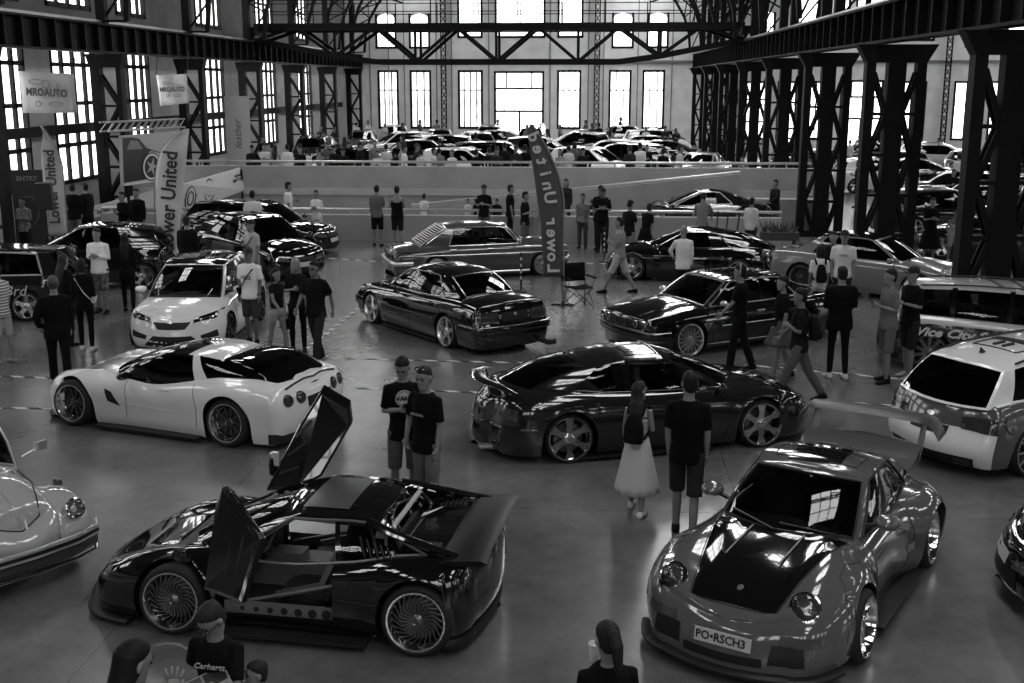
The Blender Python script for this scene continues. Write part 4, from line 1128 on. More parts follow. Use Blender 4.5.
# ---- grey wide-body rear-engined coupe with big wing
def porsche():
    loc,h=(2.14,10.60,0),math.radians(-118.5)
    P=paint(.11,.12)
    K=[(.56,-.06,'p'),(.48,-.12,'g'),(-.56,-.50,'p'),(-.62,-.54,'g'),(-1.15,-.85,'p'),(-1.65,-1.0,'p')]
    sp=dict(wb=2.27,W=.83,xf=2.12,xr=-2.12,R=.32,paint=P,sill=.12,wfx=.05,
      zsh=[(-2.12,.62),(-1.6,.74),(-1.1,.80),(-.3,.80),(.5,.79),(1.1,.77),(1.5,.71),(1.85,.56),(2.12,.42)],
      zc=[(-2.12,.66),(-1.5,.88),(-1.0,.92),(.3,.9),(.7,.86),(1.3,.755),(1.8,.60),(2.12,.43)],
      side=[(-2.12,.78),(-1.5,.93),(-1.1,.97),(-.6,.86),(-.1,.82),(.5,.83),(1.2,.9),(1.6,.86),(2.12,.66)],fyw=.5,fbow=.11,fcor=.5,ryw=.5,rbow=.18,rcor=.45,crown=1.6,
      fx=[(0,.0),(.25,0),(.55,.03),(.8,.06),(1,.12)],rx=[(0,.05),(.3,0),(.7,.08),(1,.25)],
      peaks=[(.7,1.95,.065,.20,.16)],flare=(.05,.06),fw=.16,ins=[(0,.05),(.15,.02),(.4,.0),(.62,.0),(.8,.03),(.92,.08),(1,.16)],
      gh=dict(knots=K,y0=[(-1.65,.56),(-.5,.70),(.1,.71),(.56,.64)],y1=[(-1.05,.46),(-.3,.54),(-.05,.52)],
        rz=[(-1.05,1.10),(-.6,1.21),(-.3,1.22),(-.05,1.17)],bow=(.28,.12),rbow=(.3,.1),rbul=.05,fbul=.03,glass=GLASS,crown=.045),
      well=(-1.0,.55,lambda x:.6),wheel=dict(style='five',n=5,rim=mat(.3,.3,1),lip=mat(.75,.08,1),depth=.1,rr=.78),camber=.07,ww=.28,track=.9,seatx=-.05)
    c=Car('wide_body_coupe','grey wide-arched rear-engined coupe with black bonnet and tall rear wing, facing the viewer',sp,loc,h)
    gb=BLKG
    c.patch('black_bonnet','top',[(.70,-.60),(.70,.60),(1.88,.37),(1.88,-.37)],gb,off=.006,n=14,k=16)
    c.patch('roof_stripe','top',[(-.12,-.25),(-.12,.25),(-.9,.25),(-.9,-.25)],gb,off=.004,n=6,k=8)
    c.line('sunroof_seam','top',[(-.18,-.4),(-.18,.4),(-.5,.42),(-.5,-.42),(-.18,-.4)],.01,SEAM,off=.003)
    c.line('bonnet_shut_line','top',[(.72,-.61),(1.88,-.38),(1.90,0),(1.88,.38),(.72,.61)],.008,SEAM,off=.002)
    for sg in(1,-1):
        p,n=c.hit('top',1.76,.58,sg)
        c.roundlamp((p.x+.01,p.y,p.z-.01),(.8,.10*sg,.62),.118)
        c.patch('indicator','front',[(.45,.36),(.76,.36),(.74,.44),(.45,.44)],mat(.07,.2,0,1),sg=sg,off=.006)
    c.patch('lower_intake','front',[(.38,.2),(.66,.2),(.64,.36),(.4,.36)],GRL,off=.008);c.patch('lower_intake','front',[(.38,.2),(.66,.2),(.64,.36),(.4,.36)],GRL,off=.008,sg=-1)
    c.patch('centre_intake','front',[(-.34,.17),(.34,.17),(.34,.24),(-.34,.24)],GRL,off=.008)
    # plate
    p,n=c.hit('front',.0,.36)
    B=MB();B.box((0,0,0),(.52,.012,.115),PLATE);pl=B.build('number_plate',c.root);pl.matrix_local=frame(p+Vector((.03,0,-.01)),(0,1,0),(-.15,0,1))
    # local x -> car +y ; front face is local +y? (z x x)
    B=MB();B.box((-.245,.0,0),(.03,.016,.115),mat(.12,.4));B.build('plate_country_band',pl)
    Mx=Matrix(((1,0,0,0),(0,0,-1,-.009),(0,1,0,0),(0,0,0,1)))
    text_obj('PO•RSCH3',.098,mat(.01,.5),'plate_lettering',pl,Mx,bold=.0015,xs=.95)
    c.oval('bonnet_badge','top',(1.70,0),.034,.028,ALU,off=.012)
    for a,b_ in(((.80,.24),(1.36,.20)),((.80,-.24),(1.36,-.28))):
        B=MB();p0,_=c.hit('top',*a);p1,_=c.hit('top',*b_)
        B.bar(p0+Vector((0,0,.02)),p1+Vector((0,0,.03)),.016,.008,mat(.12,.4));B.build('bonnet_strut',c.root)
    for y0,y1 in((.5,.0),(-.05,-.5)):
        p0=c.G(('F',abs(y0)/.64,None),.04);p1=c.G(('F',abs(y1)/.64,None),.12)
        B=MB();B.bar((p0[0]+.02,y0,p0[2]+.02),(p1[0]+.03,y1,p1[2]+.03),.02,.012,BLK);B.build('wiper',c.root)
    c.wrap('front_splitter',.1,.05,.09,BLK,x0=1.55);c.wrap('rear_diffuser',.15,.1,.05,BLK,x1=-1.7,front=False,rear=True)
    c.mirrors(.34,.84,.94,P,size=(.09,.11,.07));c.screentrim(BLK,.012,'F');c.trimloop(BLK,.012)
    for sg in(1,-1):
        c.line('shut_line','side',[(.5,.82),(.54,.5),(.46,.2)],.008,SEAM,off=.001,sg=sg);c.line('shut_line','side',[(-.58,.84),(-.62,.5),(-.5,.2)],.008,SEAM,off=.001,sg=sg)
        c.line('arch_seam','side',[(1.13+.5*math.cos(t*PI/8),.34+.46*math.sin(t*PI/8)) for t in range(9)],.008,SEAM,off=.001,sg=sg,n=2)
        c.patch('arch_louvre','side',[(-.62,.36),(-.62,.44),(-.50,.44),(-.50,.36)],mat(.4,.4,.5),sg=sg)
        for x,y in((1.0+.02,.0),):pass
        B=MB();B.box((-.02,sg*.9,.1),(1.5,.14,.04),BLK);B.build('side_skirt',c.root)
    # ducktail and wing
    B=MB();vs=[];ys=[-.62,-.4,0,.4,.62]
    for y in ys:
        for x,z in((-1.45,.93),(-1.75,.97),(-1.95,1.06),(-2.0,1.05),(-1.85,.86)): vs.append((x+.12*(y/.62)**2,y,z-.03*(y/.62)**2))
    B.add(vs,[(i*5+k,i*5+(k+1)%5,(i+1)*5+(k+1)%5,(i+1)*5+k) for i in range(4) for k in range(5)]+[(0,1,2,3,4),(20,21,22,23,24)],P);B.build('ducktail_spoiler',c.root,True)
    B=MB()
    q=[(x,z) for x,z in((0,.02),(.1,.045),(.25,.04),(.34,.0),(.25,-.01),(.1,-.01))]
    def wp(y):
        e=abs(y)/.77;return 1.27-.03*e*e-(.16*((e-.82)/.18)**2 if e>.82 else 0)
    ys=[-.77,-.75,-.71,-.66,-.55,-.3,0,.3,.55,.66,.71,.75,.77];vs=[(-2.26+x,y,wp(y)+z) for y in ys for x,z in q]
    B.add(vs,[(i*6+k,i*6+(k+1)%6,(i+1)*6+(k+1)%6,(i+1)*6+k) for i in range(len(ys)-1) for k in range(6)]+[tuple(range(6)),tuple((len(ys)-1)*6+k for k in range(6))],mat(.03,.4));wg=B.build('rear_wing',c.root,True)
    for sg in(1,-1):
        B=MB();B.add([(x,sg*yy,z) for yy in(.57,.59) for x,z in((-2.2,1.26),(-2.04,1.26),(-1.72,.86),(-1.98,.82),(-2.14,1.02))],[(0,1,2,3,4),(9,8,7,6,5)]+[(i,(i+1)%5,5+(i+1)%5,5+i) for i in range(5)],mat(.3,.25,.7));B.build('wing_stay',c.root)
    return c
porsche()
# ---- dark smooth two-door coupe
def lexus():
    loc,h=(.82,15.40,0),math.radians(18)
    P=paint(.012,.1)
    sp=dict(wb=2.69,W=.9,xf=2.42,xr=-2.48,R=.325,paint=P,sill=.1,
      zsh=[(-2.48,.72),(-2.1,.84),(-1.5,.88),(-.6,.83),(.4,.80),(1.2,.78),(1.8,.70),(2.42,.42)],zc=[(-2.48,.76),(-2.1,.95),(-1.5,.98),(-.5,.95),(.9,.90),(1.3,.86),(1.9,.73),(2.42,.44)],
      side=[(-2.48,.72),(-1.9,.86),(-1.3,.91),(0,.89),(1.2,.9),(1.8,.86),(2.42,.62)],fyw=.42,fbow=.2,fcor=.62,ryw=.42,rbow=.2,rcor=.5,crown=2.4,flare=.012,
      gh=dict(knots=[(.86,.08,'p'),(.76,.01,'g'),(-.5,-.45,'k'),(-.57,-.5,'g'),(-1.25,-.84,'p'),(-1.8,-.98,'p')],y0=[(-1.85,.56),(-.6,.72),(0,.75),(1.0,.66)],y1=[(-.95,.48),(0,.55),(.2,.52)],
        rz=[(-1.0,1.17),(-.5,1.23),(0,1.23),(.2,1.19)],bow=(.3,.12),rbow=(.3,.08),rbul=.04,fbul=.03,glass=GLASS,crown=.05,bulge=.03),
      well=(-1.35,.92,lambda x:.62),wheel=dict(style='five',n=6,rim=mat(.6,.15,1),lip=mat(.6,.15,1),depth=.035,rr=.84),camber=.06,ww=.25,track=.87,seatm=mat(.3,.6),seatx=0)
    c=Car('smooth_coupe','dark rounded two-door coupe with six-spoke wheels and boot spoiler behind the strolling couple',sp,loc,h)
    c.patch('sunroof_glass','top',[(.02,-.36),(.02,.36),(-.42,.38),(-.42,-.38)],BLKG,off=.006);c.line('sunroof_lip','top',[(-.0,-.36),(.02,.36)],.02,mat(.3,.2,.8),off=.012)
    c.both('headlamp','front',[(.36,.5),(.74,.5),(.74,.6),(.38,.56)],LENS);c.both('fog_lamp','front',[(.3,.25),(.55,.25),(.55,.31),(.3,.31)],LENS)
    c.patch('lower_intake','front',[(-.45,.2),(.45,.2),(.4,.33),(-.4,.33)],GRL)
    c.both('tail_lamp','rear',[(.3,.5),(.82,.52),(.78,.72),(.3,.74)],TAIL)
    c.wrap('rear_bumper_ridge',.47,.03,.02,P,x1=-1.75,front=False,rear=True)
    for sg in(1,-1):
        c.line('beltline_chrome','side',[(.82,.835),(-1.2,.875)],.012,CHR2,sg=sg,off=.0)
        c.line('shut_line','side',[(.86,.8),(.92,.5),(.8,.2)],.008,SEAM,off=.001,sg=sg);c.line('shut_line','side',[(-.5,.8),(-.56,.5),(-.5,.2)],.008,SEAM,off=.001,sg=sg)
        c.line('door_handle','side',[(-.26,.68),(-.44,.68)],.024,P,off=.014,sg=sg)
    B=MB();n=16;P1=[];P2=[]
    for k in range(n+1):
        y=-.74+1.48*k/n;e=(y/.74)**2
        P1.append((-2.02-.32*(1-e),y,1.00-.08*e*e-.0));
    B.tube(P1,[(.04+.07*(1-abs(k/8-1)**3),.025) for k in range(n+1)],P,8)
    for sg in(1,-1):B.bar((-2.12,sg*.5,.88),(-2.16,sg*.5,.98),.1,.03,P)
    B.build('boot_spoiler',c.root,True)
    c.mirrors(.72,.88,.88,P,size=(.07,.1,.06))
    B=MB()
    for y in(.45,.55):B.tube([(-2.3,-y,.2),(-2.46,-y,.2)],.03,mat(.25,.3,1),10)
    B.build('exhaust_tip',c.root)
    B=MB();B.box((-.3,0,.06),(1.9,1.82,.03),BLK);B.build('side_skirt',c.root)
    return c
lexus()
# ---- black four-door saloon seen from behind
def saloon():
    loc,h=(-2.84,22.2,0),math.radians(130)
    P=paint(.005,.07)
    sp=dict(wb=2.76,W=.875,xf=2.2,xr=-2.5,R=.315,paint=P,sill=.12,
      zsh=[(-2.5,.86),(-1.8,.91),(-.5,.87),(.8,.83),(1.6,.78),(2.2,.68)],zc=[(-2.5,.92),(-1.8,.98),(-.5,.95),(.9,.93),(1.7,.83),(2.2,.72)],
      side=[(-2.5,.82),(-1.6,.86),(0,.875),(1.5,.86),(2.2,.80)],fyw=.66,fbow=.08,fcor=.2,ryw=.68,rbow=.08,rcor=.2,
      rx=[(0,.05),(.25,.0),(.5,.02),(.55,.07),(.8,.09),(1,.14)],
      gh=dict(knots=[(.95,.3,'p'),(.86,.22,'g'),(-.1,-.12,'k'),(-.18,-.19,'g'),(-1.15,-.78,'p'),(-1.6,-1.0,'p')],y0=[(-1.6,.62),(-.5,.74),(.95,.68)],y1=[(-1.0,.53),(0,.57),(.3,.54)],
        rz=[(-1.05,1.24),(-.5,1.30),(0,1.30),(.35,1.24)],glass=GLASS,rbul=.02),
      well=(-1.4,.88,lambda x:.62),wheel=dict(style='five',n=5,rim=mat(.75,.2,1),lip=CHR2,depth=.04,rr=.82),camber=.07,track=.85,seatx=.2)
    c=Car('black_saloon','black four-door saloon with polished five-spoke wheels and chrome window trim, tail towards the viewer',sp,loc,h,'car')
    c.trimloop(mat(.5,.2,.9),.014);c.screentrim(mat(.4,.25,.9),.011,'R')
    c.both('tail_lamp','rear',[(.36,.58),(.83,.56),(.8,.76),(.36,.77)],TAIL);c.patch('plate_recess','rear',[(-.3,.6),(.3,.6),(.3,.76),(-.3,.76)],GRL)
    c.oval('boot_badge','rear',(0,.72),.035,.035,ALU,off=.006)
    c.wrap('rear_bumper',.46,.12,.05,P,x1=-1.85,front=False,rear=True);c.wrap('bumper_chrome_strip',.52,.018,.056,mat(.5,.2,.9),x1=-1.85,front=False,rear=True)
    c.wrap('front_bumper',.44,.14,.05,P,x0=1.6)
    for sg in(1,-1):
        c.patch('headlamp','front',[(.3,.56),(.78,.56),(.76,.68),(.3,.68)],LENS,sg=sg)
        for xx in(.84,-.14,-1.2): c.line('shut_line','side',[(xx,.84),(xx,.5),(xx,.2)],.007,SEAM,off=.001,sg=sg)
        c.line('rub_strip','side',[(.9,.5),(-1.0,.5)],.03,BLK,sg=sg);c.line('door_handle','side',[(.1,.76),(-.06,.76)],.022,P,off=.014,sg=sg);c.line('door_handle','side',[(-.85,.78),(-1.0,.78)],.022,P,off=.014,sg=sg)
    c.patch('kidney_grille','front',[(-.2,.55),(.2,.55),(.18,.68),(-.18,.68)],CHR2)
    c.mirrors(.7,.9,.93);B=MB();B.tube([(-2.38,-.56,.17),(-2.62,-.62,.14),(-2.72,-.7,.17)],.05,mat(.02,.5),10);B.build('exhaust_tip',c.root,True)
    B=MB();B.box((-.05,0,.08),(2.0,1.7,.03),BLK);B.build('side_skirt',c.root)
    return c
saloon()
# ---- black shark-nosed coupe
def shark():
    h=math.radians(-147);loc=(2.5,21.55,0)
    P=paint(.006,.07);CH=mat(.8,.3,1)
    sp=dict(wb=2.63,W=.865,xf=2.25,xr=-2.4,R=.325,paint=P,sill=.13,
      zsh=[(-2.4,.82),(-1.6,.87),(-.3,.86),(.8,.84),(1.6,.8),(2.25,.72)],zc=[(-2.4,.87),(-1.6,.93),(0,.92),(1.0,.93),(1.7,.86),(2.25,.74)],
      side=[(-2.4,.8),(-1.4,.86),(0,.865),(1.4,.86),(2.25,.80)],fyw=.7,fbow=.07,fcor=.16,ryw=.66,rbow=.08,rcor=.22,
      fx=[(0,.1),(.3,.08),(.6,.05),(.9,.0),(1,.03)],rx=[(0,.1),(.4,.03),(.8,.04),(1,.1)],
      gh=dict(knots=[(.92,.3,'p'),(.86,.24,'g'),(-.38,-.34,'k'),(-.42,-.38,'g'),(-1.3,-.88,'p'),(-1.7,-1.0,'p')],y0=[(-1.7,.62),(-.4,.74),(.92,.70)],y1=[(-1.0,.54),(0,.59),(.3,.57)],
        rz=[(-1.0,1.25),(-.5,1.29),(0,1.29),(.35,1.26)],glass=GLASS,crown=.04),
      well=(-1.4,.88,lambda x:.62),wheel=dict(style='mesh',n=16,rim=mat(.45,.3,.9),lip=CHR2,depth=.04,rr=.84),camber=.06,track=.85,seatm=mat(.12,.6))
    c=Car('shark_nosed_coupe','black two-door coupe with forward-leaning nose and bright windscreen frame behind the walkers',sp,loc,h)
    c.trimloop(CH,.011);c.screentrim(mat(.75,.2,.9),.02,'F')
    c.wrap('front_bumper',.46,.13,.07,BLKG,x0=1.7);c.wrap('bumper_chrome_strip',.51,.025,.085,CH,x0=1.7);c.wrap('front_bumper_lower_edge',.36,.02,.06,CH,x0=1.9)
    c.patch('nose_panel','front',[(-.78,.56),(.78,.56),(.78,.70),(-.78,.70)],GRL,off=.006)
    for sg in(1,-1):
        for y,r in((.62,.075),(.43,.06)):
            p,n=c.hit('front',y,.63,sg);c.roundlamp(p+Vector((.01,0,0)),(1,0,0),r)
        B=MB();p,n=c.hit('front',.09,.63,sg);B.box(p+Vector((.01,0,0)),(.03,.11,.15),CH);o=B.build('kidney_grille_frame',c.root);B=MB();B.box(p+Vector((.022,0,0)),(.02,.085,.125),GRL);B.build('grille_mesh',o)
        c.line('flank_chrome','side',[(.62,.52),(-.95,.52)],.02,CH,sg=sg,off=.006)
        c.line('sill_chrome','side',[(.9,.2),(-.9,.2)],.012,CH,sg=sg,off=.004)
        c.line('shut_line','side',[(.82,.83),(.84,.5),(.82,.2)],.007,SEAM,off=.001,sg=sg);c.line('shut_line','side',[(-.42,.83),(-.44,.5),(-.42,.2)],.007,SEAM,off=.001,sg=sg)
        c.line('door_handle','side',[(-.2,.72),(-.36,.72)],.022,CH,off=.014,sg=sg)
        c.line('bonnet_crease','top',[(.95,.42),(2.1,.36)],.014,P,off=.004,sg=sg)
        c.patch('tail_lamp','rear',[(.36,.58),(.8,.57),(.78,.76),(.36,.77)],TAIL,sg=sg)
    c.line('bonnet_shut_line','top',[(.98,-.62),(1.05,.0),(.98,.62)],.012,SEAM,off=.002)
    c.mirrors(.66,.92,.93,CH,size=(.05,.09,.05))
    return c
shark()
# ---- old grey saloon with louvred rear window
def oldmerc():
    h=math.radians(19);loc=(-2.68,29.2,0)
    P=paint(.07,.12);CH=mat(.8,.3,1)
    sp=dict(wb=2.75,W=.885,xf=2.1,xr=-2.55,R=.30,paint=P,sill=.10,
      zsh=[(-2.55,.74),(-1.8,.79),(-.5,.82),(.8,.82),(1.6,.80),(2.1,.75)],zc=[(-2.55,.79),(-1.8,.86),(0,.90),(.9,.91),(1.6,.88),(2.1,.80)],
      side=[(-2.55,.82),(-1.6,.87),(0,.885),(1.4,.87),(2.1,.84)],fyw=.76,fbow=.04,fcor=.12,ryw=.7,rbow=.06,rcor=.18,
      fx=[(0,.1),(.4,.03),(1,.02)],rx=[(0,.12),(.4,.04),(.8,.06),(1,.12)],
      gh=dict(knots=[(.82,.42,'p'),(.76,.37,'g'),(-.12,-.12,'k'),(-.17,-.17,'g'),(-1.05,-.88,'p'),(-1.72,-1.02,'p')],y0=[(-1.72,.66),(-.4,.75),(.82,.72)],y1=[(-1.05,.58),(0,.62),(.42,.6)],
        rz=[(-1.05,1.26),(-.5,1.30),(0,1.30),(.42,1.25)],glass=GLASS,crown=.04,bow=(.14,.1)),
      well=(-1.3,.78,lambda x:.62),wheel=dict(style='dish',n=10,rim=mat(.5,.25,.9),depth=.02,rr=.8),camber=.04,track=.84,seatm=mat(.06,.6))
    c=Car('old_saloon','old grey four-door saloon with chrome trim and slatted rear window in front of the parapet',sp,loc,h)
    c.trimloop(CH,.012);c.screentrim(CH,.012,'F');c.screentrim(CH,.02,'R')
    B=MB()
    for k in range(11):
        v=.1+.8*k/10;p=c.G(('R',0,None),v);q=c.G(('R',.9,None),v)
        B.tube([(q[0]-.04,-q[1],q[2]+.03),(p[0]-.05,0,p[2]+.03),(q[0]-.04,q[1],q[2]+.03)],[(.03,.006)]*3,mat(.6,.4),6)
    B.build('rear_window_slats',c.root)
    c.wrap('rear_bumper',.44,.1,.07,CH,x1=-1.95,front=False,rear=True);c.wrap('front_bumper',.44,.1,.07,CH,x0=1.65)
    for sg in(1,-1):
        c.line('flank_chrome','side',[(2.0,.62),(-2.4,.62)],.018,CH,sg=sg,off=.005);c.line('sill_chrome','side',[(1.0,.17),(-1.0,.17)],.05,CH,sg=sg,off=.004)
        for xx in(.8,-.14,-1.1):c.line('shut_line','side',[(xx,.84),(xx,.5),(xx,.28)],.007,SEAM,off=.001,sg=sg)
        for xx in(-.02,-.98):c.line('door_handle','side',[(xx+.1,.74),(xx-.06,.74)],.022,CH,off=.016,sg=sg)
        c.patch('tail_lamp','rear',[(.5,.56),(.82,.56),(.82,.72),(.5,.72)],TAIL,sg=sg);c.patch('headlamp','front',[(.5,.58),(.8,.58),(.8,.78),(.5,.78)],LENS,sg=sg)
    c.patch('radiator_grille','front',[(-.36,.56),(.36,.56),(.34,.8),(-.34,.8)],CHR2)
    c.mirrors(.66,.93,.95,CH,size=(.04,.08,.05))
    return c
oldmerc()
# ---- white hatchback facing the viewer
def seat():
    loc,h=(-7.5,21.6,0),math.radians(-86.5)
    P=paint(.88,.15)
    sp=spec('hatch',P,wb=2.6,xf=2.12,xr=-2.1,W=.9,R=.33,sill=.14,camber=.04,flare=.012,fbow=.2,fcor=.4,fyw=.5,track=.88,
      zsh=[(-2.1,.95),(-1.3,.98),(0,.92),(.9,.88),(1.7,.78),(2.12,.6)],zc=[(-2.1,1.0),(-1.3,1.02),(0,.98),(1.0,.99),(1.7,.87),(2.12,.66)],wheel=dict(style='multi',n=10,rim=mat(.03,.3,.8),depth=.03,rr=.86))
    sp['gh']=dict(sp['gh'],roof=BLKG,glass=GLASS,bow=(.3,.14),fbul=.03)
    c=Car('white_hatchback','white hatchback with black roof and angular headlamps, nose towards the viewer',sp,loc,h,'car')
    c.both('headlamp','front',[(.36,.60),(.74,.66),(.84,.80),(.40,.68)],BLKG,off=.006)
    for sg in(1,-1):
        c.patch('headlamp_strip','front',[(.44,.635),(.70,.69),(.72,.72),(.46,.655)],LENS,sg=sg,off=.012)
        c.patch('side_intake','front',[(.50,.30),(.78,.34),(.76,.46),(.48,.37)],GRL,sg=sg)
    c.patch('grille','front',[(-.24,.50),(.24,.50),(.34,.62),(-.34,.62)],GRL);c.patch('lower_intake','front',[(-.55,.18),(.55,.18),(.34,.38),(-.34,.38)],GRL)
    c.oval('nose_badge','front',(0,.63),.04,.03,CHR2)
    c.wrap('front_splitter',.12,.03,.05,BLK,x0=1.5)
    for sg in(1,-1):
        for xx in(.86,-.24):c.line('shut_line','side',[(xx,.88),(xx,.5),(xx,.2)],.007,SEAM,off=.001,sg=sg)
        c.line('side_crease','side',[(.8,.68),(-1.3,.76)],.012,P,off=.0,sg=sg);c.line('door_handle','side',[(-.1,.78),(-.26,.78)],.024,P,off=.014,sg=sg)
        c.line('bonnet_crease','top',[(1.0,.5),(1.8,.3)],.012,P,off=.001,sg=sg)
    c.line('bonnet_shut_line','top',[(1.0,-.7),(1.28,0),(1.0,.7)],.01,SEAM,off=.001)
    c.line('wiper','top',[(1.18,.5),(1.26,-.1)],.014,BLK,off=.02)
    c.mirrors(.74,.92,1.0,P);c.screentrim(BLK,.014,'F')
seat()
# ---- beetle
def beetle():
    loc,h=(-6.84,11.1,0),math.radians(-34.6)
    P=paint(.42,.14);CH=CHR2
    sp=dict(wb=2.4,W=.60,xf=1.86,xr=-1.9,R=.32,paint=P,sill=.3,
      zsh=[(-1.9,.5),(-1.4,.7),(-.8,.82),(.5,.80),(1.0,.78),(1.5,.68),(1.86,.42)],zc=[(-1.9,.55),(-1.5,.85),(-1.0,1.0),(.7,.98),(1.1,.96),(1.5,.82),(1.75,.62),(1.86,.44)],
      side=[(-1.9,.42),(-1.3,.62),(-.5,.68),(.4,.68),(1.0,.58),(1.5,.48),(1.86,.34)],fyw=.22,fbow=.06,fcor=.3,ryw=.3,crown=2.4,
      ins=[(0,.03),(.5,0),(.8,.02),(1,.07)],fx=[(0,.0),(.5,.0),(.8,.06),(1,.18)],
      gh=dict(knots=[(.62,.30,'p'),(.55,.24,'g'),(-.42,-.34,'p'),(-.52,-.42,'g'),(-.98,-.66,'p'),(-1.3,-.75,'p')],y0=[(-1.3,.5),(-.4,.6),(.62,.58)],y1=[(-.8,.44),(0,.52),(.3,.5)],
        rz=[(-.8,1.34),(-.3,1.44),(.1,1.43),(.3,1.38)],bow=(.16,.1),rbow=(.25,.12),rbul=.08,fbul=.02,crown=.06,glass=GLASS,bulge=.04),
      well=(-.9,.58,lambda x:.52),wheel=dict(style='dish',n=8,rim=CHR2,depth=.02,rr=.62),camber=.02,track=.74,ww=.18,Ra=.33)
    c=Car('beetle_car','pale rounded old two-door car with bulging wings and chrome bumper at the left edge',sp,loc,h,'car')
    # wings
    def wing(xw,x0,x1,front):
        for sg in(1,-1):
            B=MB();n=26;sec=[]
            for i in range(n+1):
                t=i/n;a=PI*(t*1.10-.05);R_=.46
                cx=xw+ (R_+.03)*math.cos(a)*(1.12 if front and math.cos(a)>0 else 1.0);cz=.30+(R_-.0)*math.sin(a)*(.98)
                row=[]
                for k in range(9):
                    u=k/8;ang=u*PI/2
                    y=.38+(.41)*math.sin(ang);dz=-(.13)*(1-math.cos(ang));rr=1-.24*(1-math.cos(ang))
                    row.append((xw+(cx-xw)*rr,sg*y,max(.16,.30+(cz-.30)*rr)))
                sec.append(row)
            B.grid(sec,P)
            o=B.build('front_wing' if front else 'rear_wing_panel',c.root,True,angle=80);so=o.modifiers.new('s','SOLIDIFY');so.thickness=.01
    wing(1.2,0,0,True);wing(-1.2,0,0,False)
    for sg in(1,-1):
        c.roundlamp((1.66,sg*.60,.60),(.86,.05*sg,.42),.095)
        B=MB();B.rings([((1.30,sg*.64,.77),.07,.04),((1.30,sg*.64,.81),.06,.035),((1.30,sg*.64,.825),.03,.02)],mat(.03,.3,0,1),12);B.build('indicator',c.root,True)
        B=MB();B.box((0,sg*.74,.24),(1.55,.2,.04),BLK);B.build('running_board',c.root)
    c.line('bonnet_shut_line','top',[(.78,-.5),(1.2,-.42),(1.62,-.24),(1.72,0),(1.62,.24),(1.2,.42),(.78,.5)],.016,SEAM,off=.002)
    c.line('bonnet_ridge','top',[(.8,0),(1.68,0)],.014,P,off=.004)
    B=MB();B.tube([(1.72,0,.72),(1.79,0,.69),(1.82,0,.60)],.014,CH,8);B.build('bonnet_handle',c.root,True)
    pts=[(1.70,-.80,.40),(1.86,-.71,.40),(1.95,-.45,.40),(1.98,0,.40),(1.95,.45,.40),(1.86,.71,.40),(1.70,.80,.40)]
    B=MB();B.tube(pts,[(.02,.055)]*7,CH,10);B.tube([(x+.022,y,z) for x,y,z in pts],[(.008,.02)]*7,BLK,6);B.build('front_bumper',c.root,True)
    B=MB();B.tube([(x-.06,y*.96,.27) for x,y,z in pts],[(.06,.06)]*7,BLK,8);B.build('front_valance',c.root,True)
    B=MB();B.tube([(x-.02,y*.98,.19) for x,y,z in pts],[(.03,.008)]*7,ALU,8);B.build('air_dam_lip',c.root,True)
    c.screentrim(CH,.012,'F')
    for sg in(1,-1):
        B=MB();B.tube([(.62,sg*.64,.92),(.66,sg*.78,.98)],.008,CH,6);B.rings([((.66,sg*.84,.95),.012,.075),((.66,sg*.84,1.05),.012,.075)],CH,12);B.build('door_mirror',c.root,True)
        c.line('shut_line','side',[(.52,.82),(.5,.55),(.5,.36)],.007,SEAM,off=.001,sg=sg)
beetle()
